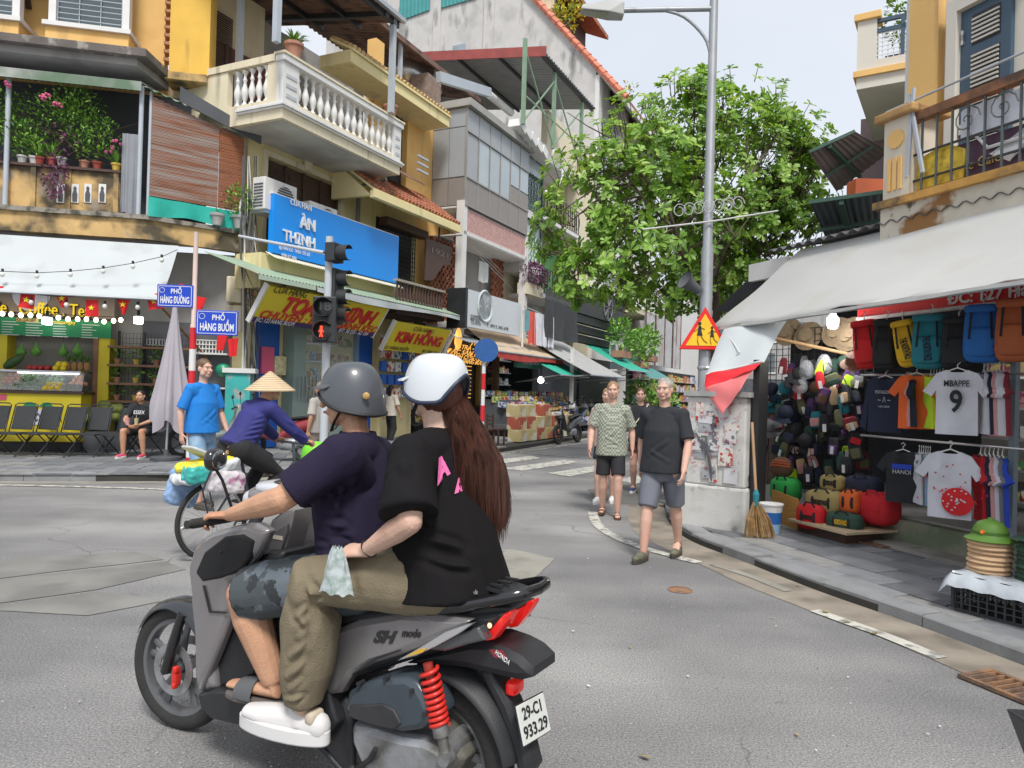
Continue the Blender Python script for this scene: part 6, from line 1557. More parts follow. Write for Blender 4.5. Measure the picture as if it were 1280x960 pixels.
b=MB();b.box(-.03,.013,-.2,.03,.05,.2);b.build('bracket',mGALV,tri)
# red / white pole with two street name plates
d0_=11.3
bp_=on_z(239,608);p0=at_d(239.5,480,d0_)
t=thing('striped_pole','thin red and white striped pole carrying the street name plates','pole',(p0.x,p0.y,.12))
zt_=at_d(245,290,d0_).z-.12;b=MB();b.lathe([(.045,0),(.045,2.35),(.035,2.36),(.035,zt_)],n=12);b.build('pipe',mat('faded_paint',(.62,.48,.42),.6,.1),t,smooth=50)
for k in range(7):
 za,zb2=2.3-k*.34,2.3-k*.34-.335;b=MB();b.lathe([(.048,zb2),(.05,zb2),(.05,za),(.048,za)],n=14);b.build('band',mRED if k%2==0 else mWHITE,t,smooth=40)
def plate(label,q0,q1,py0,py1,d,l1,l2,rz):
 c=at_d((q0+q1)/2,(py0+py1)/2,d);t=thing('street_name_plate',label,'street sign',tuple(c),rz,'street name plates');w_=(q1-q0)/900*d/cos(rz);h=(py1-py0)/900*d
 b=MB();b.box(-w_/2,-.008,-h/2,w_/2,.008,h/2);b.build('plate',mBLUEP,t,bev=.006)
 b=MB();e=.02
 for(x0,x1,z0,z1)in((-w_/2+e,w_/2-e,h/2-e-.008,h/2-e),(-w_/2+e,w_/2-e,-h/2+e,-h/2+e+.008),(-w_/2+e,-w_/2+e+.008,-h/2+e,h/2-e),(w_/2-e-.008,w_/2-e,-h/2+e,h/2-e)):b.box(x0,-.0105,z0,x1,-.0085,z1)
 b.build('border',mWL,t,kind='stuff')
 text(l1,t,h*.3,mWL,face_M(0.02,-.011,h*.2),width=w_*.3,bold=.002);text(l2,t,h*.42,mWL,face_M(0,-.011,-h*.2),width=w_*.8,bold=.004)
 b=MB();b.tube([(-w_*.36+h*.11*cos(a),-.011,h*.24+h*.11*sin(a))for a in[2*pi*j/12 for j in range(13)]],.004,4,cap=False);b.build('emblem',mWL,t)
plate('blue street name plate reading Hang Duong partly behind a red flag',197,241,356,384,d0_-.06,'PHỐ','HÀNG ĐƯỜNG',.05)
plate('blue street name plate reading Hang Buom right of the striped pole',247,296,388,419,d0_-.06,'PHỐ','HÀNG BUỒM',.18)
for i,(q,py)in enumerate(((250,380),(278,425),(292,432))):
 b=MB();p=at_d(q,py,12.2);b.m=Mx.Translation(p)@Mx.Rotation(.2-i*.15,4,'Y');b.quadgrid(lambda u,v:(-.09+.18*u*(1-.3*v),.02*sin(u*6),.12-.3*v),6,6,thick=(0,.003,0));o=b.build('small_flag',mFLAG,None,smooth=60)
 tag(o,['small red flag fluttering just right of the striped pole','small red flag hanging below the right street plate','small red flag low beside the cable bundle'][i],'flag','loose red flags')
 # traffic light
td=10.6;tp=at_d(406,500,td)
t=thing('traffic_light','grey traffic signal pole with a mast arm and black signal heads','traffic light',(tp.x,tp.y,0))
ztop=at_d(413,296,td).z;b=MB();b.lathe([(.1,0),(.1,.15),(.062,.16),(.058,2.4),(.055,ztop)],n=14);b.build('pole',mat('light_pole',(.50,.53,.56),.5,.08,3),t,smooth=50)
e0_=at_d(299,295,td+.9);e1_=at_d(405,316,td-.15);O_=V((tp.x,tp.y,0));b=MB();b.tube([e0_-O_,e1_-O_,V((0,0,e1_.z))],[.022,.03,.032],10);b.build('mast_arm',mat('light_pole'),t,smooth=50)
mSIG=mat('signal_black',(.03,.033,.036),.5,.15);mLENS=mat('signal_lens',(.05,.05,.05),.2)
def sig(px,py,n,rz,d,lit=None,sz=.115,side='visor'):
 c=at_d(px,py,d)-O_;fr=Mx.Translation(c)@Mx.Rotation(rz,4,'Z');b=MB();b.m=fr
 b.box(-sz*1.15,0,-sz*(n)*1.15,sz*1.15,.16,sz*n*1.15);h=b.build('signal_head',mSIG,t,bev=.015)
 for k in range(n):
  z=sz*1.15*(n-1)-k*sz*2.3;b=MB();b.m=fr@Mx.Translation((0,-.002,z))
  b.lathe([(sz*.95,0),(sz*.95,.19),(sz*.9,.19),(sz*.9,0)],n=16,axis='Y',arc=2*pi*.78);b.m=fr@Mx.Translation((0,-.002,z))
  v=MB();v.m=fr@Mx.Translation((0,-.0,z))@Mx.Rotation(pi*.28+pi/2+pi,4,'Y')
  v.lathe([(sz*.95,0),(sz*.95,.17),(sz*.9,.17),(sz*.9,0)],n=14,axis='Y',arc=2*pi*.72);v.build('visor',mSIG,h,smooth=40)
  v=MB();v.m=fr@Mx.Translation((0,-.006,z));v.ell((0,0,0),(sz*.85,.02,sz*.85),n=14,m=8);v.build('lens',lit if lit and k==n-1 else mLENS,h,smooth=50)
 return h,fr
h,fr=sig(405,399,2,.1,td-.22,sz=.145)
mRLIT=emis('red_signal',(1,.07,.03),1.0)
b=MB();b.m=fr@Mx.Translation((-.03,-.035,-.185));b.ell((0,0,.07),(.02,.008,.02),n=8,m=6);b.bar((0,0,.05),(0,0,-.01),.035,.012);b.bar((0,0,0),(-.02,0,-.075),.018,.012);b.bar((0,0,0),(.02,0,-.075),.018,.012);b.bar((0,0,.04),(.035,0,.0),.012,.012);b.bar((0,0,.04),(-.035,0,.0),.012,.012);b.build('red_man',mRLIT,h)
b=MB();b.m=fr@Mx.Translation((0,-.02,.18));
text('18',h,.17,mat('dim_segments',(.22,.22,.22),.5),fr@face_M(0,-.03,.18),width=.15)
sig(424,371,3,1.25,td+.1,sz=.12);sig(424,316,1,1.25,td-.05,sz=.12)
# round blue sign on a striped post
rd=16.3;rp=at_d(603,520,rd)
t=thing('no_parking_post','round blue disc sign on a red and white striped post','road sign',(rp.x,rp.y,.12))
zt_=at_d(608,424,rd).z-.12;b=MB();b.lathe([(.045,0),(.045,zt_)],n=10);b.build('post',mWHITE,t,smooth=40)
for k in range(4):b=MB();b.lathe([(.048,0),(.05,0),(.05,.36),(.048,.36)],(0,0,zt_-.42-k*.72),12);b.build('band',mRED,t,smooth=40)
dc=at_d(608,438,rd-.08)-V((rp.x,rp.y,.12));b=MB();b.lathe([(.001,.0),(.27,.0),(.27,.02),(.001,.02)],dc,24,axis='Y');b.build('disc',mat('disc_back',(.02,.10,.32),.5,.1,8),t)
# ================================================================ NEAR CORNER: pier, souvenir shop (C)
T=bld('souvenir_shop_building','yellow and cream corner building with balcony over the souvenir shop','building',C)
def cp(q,py,off=0.0):return C.p(q,py,off)
SL,SR=-3.6,7.5 # extents along the front
sh0=S(C,1040,0,560)
bx('floor',mGREYW,T,sh0-1.6,SR,.02,5,.02,.36)
bx('step',mat('mossy_concrete',(.16,.19,.12),.9,.2,3,.4,50,col2=(.30,.28,.22),c2s=3),T,S(C,1062,-.05,660),SR,-.12,.019,.0,.34)
bx('step_foot',mCONC,T,S(C,1100,-.3,680),SR,-.4,-.121,.0,.12)
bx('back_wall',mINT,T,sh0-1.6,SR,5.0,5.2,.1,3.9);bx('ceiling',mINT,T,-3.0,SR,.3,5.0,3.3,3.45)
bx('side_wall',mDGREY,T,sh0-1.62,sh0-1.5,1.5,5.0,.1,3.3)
bz0=cp(1100,262,-.1)[1];bt=cp(1100,244,-.1)[1];print('balc z',bz0,bt)
bl=S(C,1101,-.1,250)
lb=bx('balcony',mat('stained_ledge',(.58,.53,.44),.9,.15,3,.3,50,col2=(.28,.14,.05),c2s=2.2,c2t=(.55,.62),grunge=(.12,.1,.08),gs=(4,4,4),gt=(.62,.7)),T,bl,SR,-.1,1.2,3.35,3.68)
bx('ledge_trim',mat('orange_stained',(.5,.27,.07),.9,.3,4,.3,50,col2=(.12,.09,.06),c2s=3),lb,bl-.06,SR,-.16,1.2,3.681,3.76)
# pier with yellow flutes
pl0,pl1=S(C,1106,-.1,220),S(C,1137,-.1,220);zp=cp(1115,152,-.1)[1];print('pier',pl0,pl1,zp)
P_=bx('balcony_pier',mat('cream_pier',(.66,.60,.50),.85,.08,3,grunge=(.3,.26,.2),gs=(4,4,1),gt=(.55,.7)),T,pl0,pl1,-.12,.3,3.761,zp)
pw_=pl1-pl0
for k in range(3):bx('flute',mOCHRE,P_,pl0+pw_*(.2+k*.22),pl0+pw_*(.33+k*.22),-.14,-.122,3.85,zp-.42)
b=MB();b.lathe([(.001,0),(.1,0),(.1,.02),(.001,.02)],(pl0+pw_/2,-.122,zp-.22),16,axis='Y');b.build('roundel',mOCHRE,P_)
b=MB();b.box(pl0-.08,-.2,zp,pl1+.1,.38,zp+.09);b.build('cap',mat('brown_cap',(.40,.24,.10),.9,.3,5),P_,bev=.02)
# railing
rz_=zp-.0;rt=cp(1150,140,-.05)[1];print('rail',rt)
mIRG=mat('grey_green_iron',(.10,.12,.12),.6,.2)
mRW=mat('rusted_wood',(.30,.13,.06),.8,.3,6,grunge=(.1,.06,.04),gs=(4,4,4),gt=(.5,.7))
b=MB();b.box(pl1,-.09,rt-.09,SR,.02,rt);b.build('handrail',mRW,lb)
b=MB();b.tube([(pl0,-.1,rt+.12),(SR,-.15,rt+.25)],.012,6);b.build('upper_rail',mGALV,lb)
for k in range(30):
 x_=pl1+.1+k*.17
 if x_<SR:b=MB();b.box(x_-.008,-.06,3.761,x_+.009,-.04,rt-.091);b.build('baluster',mIRG,lb)
b=MB();b.box(pl1,-.055,3.9,SR,-.035,3.92);b.box(pl1,-.055,rt-.45,SR,-.035,rt-.43);b.build('rail_bars',mIRONB,lb,kind='stuff')
b=MB()
for k in range(14):
 cx_=pl1+.6+k*.36;b.tube([(cx_+(.15-.0075*j)*cos(.55*j),-.07,rt-.27+(.15-.0075*j)*sin(.55*j))for j in range(19)],.008,4)
b.build('scrolls',mIRG,lb,kind='stuff')
bx('pale_backing',mat('backing_white',(.66,.66,.72),.6),lb,pl1+.5,SR,-.01,.0,rt-.44,rt-.13)
sg=bld('purple_banner','dark purple banner with gold lettering behind the balcony railing','banner',C)
bx('banner',mat('aubergine_vinyl',(.07,.03,.06),.5,.1),sg,pl1+.12,SR,.02,.05,3.78,rt-.46)
mGL=mat('gold_print',(.62,.42,.12),.4)
text('Mark',sg,.12,mGL,face_M(S(C,1184,0,180),.005,rt-.56),width=.3);text('Greatly Lake Cafe',sg,.14,mGL,face_M(S(C,1195,0,190),.005,rt-.7),width=.9)
x_=S(C,1170,0,215);b=MB();b.prism([(x_-.25,3.82),(x_+.3,3.82),(x_+.32,4.1),(x_+.1,4.22),(x_-.2,4.15),(x_-.3,4.0)],.002,.019);b.build('gold_picture',mat('yellow_print',(.75,.5,.05),.5,.4,14),sg)
b=MB();x_=S(C,1262,0,170);b.tube([(x_+.42*cos(a),.0,4.3+.2*sin(a)*(1.5 if abs(sin(a))>.6 else 1))for a in[2*pi*j/6 for j in range(7)]],.018,4);b.prism([(x_-.2,3.98),(x_+.2,3.98),(x_+.28,4.2),(x_,3.85),(x_-.28,4.2)][:4],.003,.018);b.build('crest',mWL,sg)
text('CAFE',sg,.16,mGL,face_M(x_+.05,.0,4.32),width=.4)
b=MB();b.bar((S(C,1126,-.2,240),-.12,3.95),(S(C,1134,-.2,150),-.12,rt+.25),.03);b.bar((S(C,1130,-.2,240)+.15,-.12,3.95),(S(C,1134,-.2,150)-.05,-.12,rt+.2),.03);b.build('stay_bars',mPIPE,lb)
# upper wall: cream, yellow pilaster, blue shutters
wy_=1.2
q0,q1=S(C,1140,wy_,60),S(C,1181,wy_,60)
bx('wall',mat('cream_wall',(.70,.66,.58),.85,.04,2),T,q1+.001,SR,wy_,wy_+.3,3.3,11);bx('pilaster',mOCHRE,T,q0+.06,q1,wy_-.12,wy_+.3,3.3,11);bx('edge_strip',mWHITE,T,q0-.04,q0+.058,wy_-.06,wy_+.3,3.3,11)
d0x,d1x=S(C,1205,wy_,80),S(C,1268,wy_,60);dz1=cp(1205,18,wy_)[1];dz0=4.1
mBS=mat('blue_grey_shutter',(.055,.10,.15),.5,.1,4)
dr=bx('shutter_door',mBS,T,d0x,d1x,wy_-.06,wy_-.001,dz0,dz1)
bx('door_frame',mat('cream_wall'),T,d0x-.13,d0x-.002,wy_-.14,wy_-.001,dz0,dz1+.15);bx('door_frame',mat('cream_wall'),T,d0x-.001,d1x+.2,wy_-.14,wy_-.001,dz1+.002,dz1+.15)
dw=d1x-d0x
for(fa,fb)in((.05,.22),(.27,.62),(.68,.93)):
 zt_=dz1-(dz1-dz0)*fa;zb_=dz1-(dz1-dz0)*fb;z=zb_+.03
 bx('louvre_recess',mBLACK,dr,d0x+dw*.24,d0x+dw*.80,wy_-.066,wy_-.061,zb_,zt_)
 while z<zt_-.03:bx('louvre_slat',mat('pale_slat',(.60,.58,.52),.6),dr,d0x+dw*.25,d0x+dw*.79,wy_-.085,wy_-.067,z,z+.022);z+=.05
for z in(dz0+.6,dz0+1.7,dz1-.4):bx('hinge',mSILV,dr,d0x+.02,d0x+.05,wy_-.09,wy_-.061,z,z+.12)
# neighbouring white balcony further along
N=Frame(5.8,12.4,-32);nzb=at_d(1062,112,12.4).z;nzt=at_d(1062,22,12.4).z;n1=.98
NB=bld('upper_balcony','cream cantilevered balcony with yellow band, railing and ceiling lamp','balcony',N);mCW=mat('cream_wall')
bx('slab',mCW,NB,0,n1,0,2.9,nzb,nzb+.2);bx('yellow_band',mOCHRE,NB,-.05,n1,-.05,2.9,nzb+.201,nzb+.3)
bx('parapet',mCW,NB,0,n1,.0,.12,nzb+.301,nzb+.46);bx('corner_pier',mCW,NB,0,.3,-.01,.3,nzb+.301,nzt-.08);b=MB();b.box(-.05,-.06,nzt-.08,.36,.36,nzt+.04);b.build('pier_cap',mOCHRE,NB,bev=.01)
bx('side_parapet',mCW,NB,0,.12,.31,2.9,nzb+.301,nzb+.46)
b=MB();b.box(.3,.03,nzt-.32,n1,.09,nzt-.25);b.box(.3,.03,nzt-.14,.72,.09,nzt-.08);b.box(.66,.03,nzb+.46,.72,.09,nzt-.14);b.build('top_rail',mBS,NB)
b=MB();bars_grid(b,.3,n1,nzb+.47,nzt-.33,.06,8,6,.014);b.build('wire_grid',mWHITE,NB)
bx('inner_wall',mDWOOD,NB,.2,n1,2.6,2.9,nzb+.3,nzb+1.6)
b=MB();b.lathe([(.001,-.14),(.02,-.14),(.03,-.1),(.12,-.06),(.16,0),(.001,.0)],(.62,1.5,nzb-.002),18);b.build('ceiling_lamp',mat('lamp_bowl',(.25,.24,.2),.4),NB,smooth=50)
bx('block_behind',mat('mauve_wall',(.25,.18,.19),.8),NB,-.25,1.2,2.91,6,4.0,nzb+.5)
bx('house_wall',mCW,NB,n1,5,.3,6,0,11)
rr=random.Random(14);pt=thing('balcony_shrub','leafy green plant growing over the upper cream balcony railing','plant',M=N.M.copy())
b=MB();leaf_clump(b,(.72,.5,nzt+.1),(.35,.3,.5),330,.12,rr,3);leaf_clump(b,(.85,.2,nzb+.7),(.12,.15,.3),90,.1,rr,3);b.build('foliage',mLEAF[:3],pt,fix=False);bx('planter',mDGREY,pt,.5,.95,.35,.6,nzb+.3,nzb+.6)
TR_=thing('tin_canopies','dark and brown tin canopies sheltering the side house under the cream balcony','canopy')
for nm,P4,m_ in(('brown_canopy',((1011,190,12.2),(1068,164,12.2),(1112,190,13.8),(1046,240,14)),mat('taupe_tin',(.24,.19,.185),.6,.15,2)),('dark_canopy',((1012,253,10.2),(1104,240,9.6),(1104,292,11.4),(1036,306,11.5)),mat('slate_tin',(.07,.09,.10),.6,.15))):
 q4=[at_d(*p)for p in P4];b=MB();b.quadgrid(lambda u,v:tuple(q4[0].lerp(q4[1],u).lerp(q4[3].lerp(q4[2],u),v)+V((0,0,.012*sin(u*60)))),90,1,thick=(0,0,.01));b.build(nm,m_,TR_)
 b=MB();b.bar(q4[0],q4[1],.05);b.bar(q4[0].lerp(q4[1],.45)-V((0,0,.06)),q4[3].lerp(q4[2],.45)-V((0,0,.06)),.06);b.bar(q4[0].lerp(q4[3],.5)-V((0,0,.08)),q4[1].lerp(q4[2],.5)-V((0,0,.08)),.05);b.build('frame',mDG,TR_,kind='stuff')
b=MB();c_=at_d(1090,233,11);b.box(c_.x-.25,c_.y,c_.z-.13,c_.x+.35,c_.y+.3,c_.z+.12);b.build('orange_box',mat('orange_panel',(.55,.12,.04),.6),TR_)
b=MB();b.prism([(S(C,900,.2,390),cp(905,388,.2)[1]),(S(C,960,.2,390),2.7),(S(C,960,.2,340),cp(957,335,.2)[1])],.1,.14);b.build('black_tarpaulin',mBLACK,T)
bx('fascia_board',mWHITE,T,S(C,938,.05,340),S(C,985,.05,340),.02,.1,cp(940,352,.05)[1],cp(940,331,.05)[1])
# big canvas awning
AW=bld('shop_awning','big pale grey canvas awning with white hem over the souvenir shop','awning',C)
wA=C.M.inverted()@at_d(889,410,9.8);wB=C.M.inverted()@at_d(1280,348,5.0);print('awn',wA,wB)
tA=C.v(1001,313,0.0);tB=C.v(1280,246,0.0)
dirF=(wB-wA);wC=wA+dirF*1.55;tC=V((SR-.2,0,tB.z))
b=MB();mAWN=mat('awning_canvas',(.47,.47,.455),.8,.04,1.2,.2,10,grunge=(.44,.42,.37),gs=(1.5,1.5,1.5),gt=(.52,.75))
def awf(u,v):
 p=wA.lerp(wC,u).lerp(tA.lerp(tC,u),v);seam=.018*abs(sin(u*8*pi))
 return(p.x,p.y,p.z-.03*sin(v*pi)*(.4+.6*sin(u*pi))-seam*(1-v)+.012*sin(v*9+u*20))
b.quadgrid(awf,80,14,thick=(0,0,.008));b.build('canvas',mAWN,AW,smooth=60)
b=MB();n=60
b.quadgrid(lambda u,v:(*(wA.lerp(wC,u)+V((0,-.004,-.03*v))).xy,(wA.lerp(wC,u)).z-.008-.03*v*(1+.15*sin(u*40))),n,2,thick=(0,.004,0));b.build('hem',mat('hem_white',(.70,.69,.66),.7),AW)
b=MB();b.tube([wA+V((0,.02,-.03)),wC+V((0,.02,-.03))],.016,8);b.build('front_bar',mGALV,AW,smooth=40)
pA_=C.M.inverted()@at_d(915,411,9.3);pB_=C.v(1076,446,.2)
b=MB();b.tube([pA_,pB_],.022,8);b.build('bamboo_prop',mat('bamboo_pole',(.34,.21,.10),.6,.2,5),AW,smooth=40)
b=corr_sheet(-2.7,SR,-.12,tA.z+.05,1.2,tA.z+.35,.17,.022);b.build('tin_cover',mat('dark_tin',(.10,.10,.105),.6,.2),AW,smooth=60)
# grey / red side flap
SF=thing('awning_flap','hanging grey canvas flap ending in a bright red and pink corner','flap',(0,0,0))
f0_=[at_d(q,p,d)for q,p,d in((985,398,8.4),(905,412,9.2),(883,468,8.5),(955,452,7.95))]
f1_=[f0_[3],f0_[2],at_d(881,487,8.3),at_d(942,462,7.9)]
f2_=[at_d(943,461,7.9),at_d(881,486,8.3),at_d(903,519,8.0),at_d(925,487,7.85)]
for nm,q4,m_ in(('grey_canvas',f0_,mCANV),('red_cloth',f1_,mat('red_cloth',(.75,.02,.03),.6,.08)),('pink_cloth',f2_,mat('pink_cloth',(.78,.20,.20),.6,.08))):
 b=MB();b.quadgrid(lambda u,v:tuple(q4[0].lerp(q4[1],u).lerp(q4[3].lerp(q4[2],u),v)+V((0,.03*sin(u*6+v*4),.012*sin(u*9)))),12,12,thick=(0,.006,0));b.build(nm,m_,SF,smooth=60)
b=MB();b.tube([f0_[1],at_d(925,440,8.4),at_d(858,500,9.2)],.006,4);b.tube([f0_[3],f0_[2]],.014,6);b.build('cord',mWHITE,SF)
# poster-covered pier
PF=Frame(2.03,8.43,-38);PR_=bld('poster_pier','whitewashed street pier plastered with torn posters and scribbles','pier',PF)
pw=.73;pz=PF.p(930,497,0)[1]
mPW=mat('whitewash',(.60,.59,.56),.85,.08,3,.3,50,col2=(.40,.39,.36),c2s=2.4,c2t=(.52,.7),grunge=(.22,.21,.19),gs=(5,5,5),gt=(.62,.72))
bx('plinth',mPW,PR_,-.03,pw+.02,-.02,.5,.03,.56,bev=.03);bx('shaft',mPW,PR_,.03,pw-.0,.0,.46,.561,pz,bev=.02)
bx('cap',mat('grey_cap',(.35,.35,.34),.9,.2,5),PR_,-.0,pw+.04,-.04,.5,pz+.002,pz+.06)
rr=random.Random(51)
mNOTE=[mat('note_%d'%i,c,.8,.1,8,col2=c2,c2s=14,c2t=(.55,.6))for i,(c,c2)in enumerate((((.62,.61,.6),(.15,.15,.18)),((.66,.64,.58),(.5,.05,.05)),((.35,.36,.38),(.1,.1,.12)),((.6,.6,.62),(.62,.6,.6))))]
for k in range(30):
 x_=rr.uniform(.05,pw-.22);z_=rr.uniform(.6,pz-.25);w_=rr.uniform(.08,.2);h=rr.uniform(.08,.22);b=MB();b.m=Mx.Translation((x_,-.0015-.0008*k,z_))@Mx.Rotation(rr.uniform(-.06,.06),4,'Y');b.box(0,-.0006,0,w_,0,h);b.build('paper_note',mNOTE[k%4],PR_)
b=MB()
for k in range(70):
 x_=rr.uniform(.1,pw-.06);z_=rr.choice((rr.uniform(1.0,1.2),rr.uniform(.75,1.0),rr.uniform(1.3,1.5)));pts=[(x_+rr.uniform(-.03,.03),-.03,z_+rr.uniform(-.03,.03))for _ in range(4)];b.tube(pts,.0028,3)
b.build('scribbles',mat('red_ink',(.4,.05,.06),.7),PR_,kind='stuff')
for k in range(5):b=MB();b.tube([(.2+rr.uniform(-.05,.1),-.03,1.15-k*.02),(.3+rr.uniform(-.05,.05),-.032,.9),(.36,-.03,.62+k*.03)],.009,4);b.build('black_streak',mDGREY,PR_)
bx('dark_frame',mBLACK,PR_,pw+.03,pw+.1,.1,.4,.05,2.0)
# ================================================================ GOODS OF THE SOUVENIR SHOP
ORD=['first','second','third','fourth','fifth','sixth','seventh','eighth','ninth','tenth','eleventh','twelfth']
def clo(n,c,**k):return mat('cloth_'+n,c,.8,.12,4,.35,160,**k)
CL={n:clo(n,c)for n,c in dict(black=(.018,.019,.022),navy=(.014,.02,.045),red=(.5,.012,.02),bright_red=(.62,.015,.02),orange=(.72,.12,.02),lime=(.5,.75,.03),white=(.62,.62,.67),teal=(.02,.20,.25),blue=(.02,.14,.45),rust=(.42,.11,.04),
yellow=(.75,.45,.02),khaki=(.35,.27,.10),green=(.03,.38,.07),dark_green=(.03,.07,.05),pink=(.6,.3,.3),brown=(.14,.07,.04),purple=(.08,.03,.12),grey=(.18,.18,.19),olive=(.12,.12,.06),sky=(.25,.42,.6),royal=(.02,.06,.45),tan=(.55,.38,.2),maroon=(.2,.02,.03)).items()}
# red fascia with the address
rs_=bld('red_shop_sign','long red fascia sign with white address lettering under the grey awning','sign',C)
ro_=-.2;x0_=S(C,1072,ro_,385);z0_,z1_=cp(1072,397,ro_)[1],cp(1072,372,ro_)[1]
bx('board',mat('sign_red'),rs_,x0_,SR,ro_,ro_+.08,z0_,z1_+.12);bx('lower_trim',mWHITE,rs_,x0_,SR,ro_-.02,ro_+.06,z0_-.03,z0_-.002)
x_,z_=cp(1232,375,ro_);text('ĐC: 127 Hàng Buồm',rs_,.15,mWL,face_M(x_+.3,ro_-.012,z0_+.07),width=1.35,bold=.004)
xe_,ze_=cp(1280,373,ro_);an_=-atan2(ze_-z0_,xe_-x0_);rs_.matrix_world=C.M@Mx.Translation((x0_,0,z0_))@Mx.Rotation(an_,4,'Y')@Mx.Translation((-x0_,0,-z0_))
t=thing('hanging_bulb','white bulb glowing under the awning beside the red fascia','lamp',C.w(*C.v(1041,401,-.3)));b=MB();b.lathe([(.001,-.09),(.05,-.085),(.065,-.04),(.065,.03),(.04,.06),(.03,.09),(.001,.09)],n=14);b.build('bulb',mBULBW,t,smooth=50);b=MB();b.tube([(0,0,.08),(0,0,.6)],.012,6);b.build('cord',mBLACK,t)
lamp=bpy.data.objects.new('bulb_light',bpy.data.lights.new('bulb_light','POINT'));COL.objects.link(lamp);lamp.data.energy=18;lamp.data.shadow_soft_size=.08;lamp.location=C.w(*C.v(1041,401,-.3))+V((0,0,-.12))
rk=bld('hanging_rails','steel hanging rails carrying backpacks and shirts','rail',C)
for off,py in((-.3,405),(-.3,468),(-.35,553)):
 z_=cp(1180,py,off)[1];b=MB();b.tube([(S(C,1076,off,py),off,z_),(SR-2,off,z_)],.012,8);b.build('rail',mSILV,rk,smooth=40)
dv=bx('glass_door_frame',mat('steel_blue_frame',(.28,.34,.38),.35,.05),None,0,.05,0,.06,.36,3.0);dv.matrix_world=C.M@Mx.Translation((S(C,1262,-.1,500),-.1,0));tag(dv,'narrow steel door post at the right of the shirts','door frame')
def backpack(label,q,py,w_,h,m,txt=None,tm=None,lean=0,off=-.38):
 p=C.w(*C.v(q,py,off));d=p.y;W_,H_=w_/900*d*.5,h/900*d*.5
 t=thing('backpack',label,'backpack',M=Mx.Translation(p)@Mx.Rotation(C.a+.5,4,'Z')@Mx.Rotation(lean,4,'Y'),group='backpacks hung under the red fascia')
 b=MB();b.sell((0,0,0),(W_,.12,H_),.45,pinch=.12);b.build('body',m,t,smooth=50)
 b=MB();b.sell((0,-.1,-H_*.3),(W_*.78,.06,H_*.5),.4);b.build('pocket',m,t,smooth=50)
 b=MB();b.sell((0,-.03,H_*.86),(W_*.9,.13,H_*.16),.5);b.build('lid',m,t,smooth=50)
 b=MB()
 for s_ in(-1,1):b.bar((s_*W_*.55,-.165,-H_*.2),(s_*W_*.45,-.13,H_*.9),.018,.006);b.bar((s_*W_*1.0,-.02,-H_*.5),(s_*W_*.6,-.15,-H_*.35),.016,.006)
 b.build('straps',CL['black'],t,kind='stuff')
 b=MB();b.tube([(0,0,H_),(.0,-.01,H_+.05),(.02,0,H_+.08),(0,0,H_+.11)],.006,5);b.build('hook',mSILV,t)
 if txt:text(txt,t,.09,tm or CL['black'],Mx.Translation((0,-.165,-H_*.25))@Mx.Rotation(pi/2,4,'X')@Mx.Rotation(-pi/2+.1,4,'Z'),width=H_*.9,bold=.003)
backpack('red backpack hung leftmost under the red fascia',1085,431,34,60,CL['bright_red'],lean=-.15)
backpack('black backpack between the red and the yellow ones',1108,432,30,62,CL['black'])
backpack('yellow backpack with black lettering down its front',1135,430,30,58,CL['yellow'],'THE NORTH FACE',lean=-.2)
backpack('teal blue backpack with dark lettering beside the yellow one',1163,428,42,68,CL['teal'],'THE NORTH FACE',CL['navy'])
backpack('black backpack between the teal and the bright blue ones',1198,430,38,66,CL['black'])
backpack('bright blue backpack with a dark centre strap',1229,418,44,72,CL['blue'])
backpack('rust orange backpack at the right end of the row',1268,414,42,78,CL['rust'])
SH_=[(-.10,.36),(-.05,.335),(.05,.335),(.10,.36),(.2,.32),(.34,.12),(.25,.06),(.2,.13),(.205,-.36),(-.205,-.36),(-.2,.13),(-.25,.06),(-.34,.12),(-.2,.32)]
LS_=[(-.10,.36),(-.05,.335),(.05,.335),(.10,.36),(.2,.32),(.3,-.3),(.22,-.33),(.19,.1),(.205,-.36),(-.205,-.36),(-.19,.1),(-.22,-.33),(-.3,-.3),(-.2,.32)]
def shirt_mesh(poly,m,sc=1.0,th=.035):
 b=MB();P=[(x*sc,z*sc)for x,z in poly];bm_=bmesh.new();b.prism(P,-th/2,th/2);me=b.mesh('shirt',m)
 bm_.from_mesh(me);bmesh.ops.triangulate(bm_,faces=[f for f in bm_.faces if len(f.verts)>4]);bmesh.ops.subdivide_edges(bm_,edges=[e for e in bm_.edges if e.calc_length()>.1],cuts=3,use_grid_fill=False);bmesh.ops.triangulate(bm_,faces=bm_.faces)
 for v in bm_.verts:v.co.y+=.022*sin(v.co.x*22+v.co.z*3)+.012*sin(v.co.x*47+1)
 bm_.to_mesh(me);bm_.free();me.polygons.foreach_set('use_smooth',[True]*len(me.polygons));me.set_sharp_from_angle(angle=radians(50));return me
b=MB();b.tube([(-.17,0,.32),(0,0,.385),(.17,0,.32)],.008,5);b.tube([(0,0,.385),(0,0,.42),(.03,0,.45),(0,0,.475),(-.025,0,.455)],.005,5);HANG=b.mesh('hanger',mWHITE)
def shirt(label,q,py,poly,m,sc=1,rz=0,off=-.34,grp='shirts on hangers',dx=0):
 sc*=.84;dx*=.8
 c=C.v(q,py,off);t=thing('shirt',label,'shirt',M=C.M@Mx.Translation((c.x+dx,off,c.z))@Mx.Rotation(rz,4,'Z'),group=grp)
 link('body',shirt_mesh(poly,m,sc),t);h=link('hanger',HANG,t);h.scale=(sc,sc,sc);return t
def fan(base,q,py,seq,sc,grp,step=.05,poly=SH_,d0=.2):
 for k,(cn,cc)in enumerate(seq):shirt('%s shirt seen edge on, %s behind the %s'%(cn,ORD[k],base),q,py,poly,CL[cc],sc*.97,-.72,grp=grp,dx=d0+k*step)
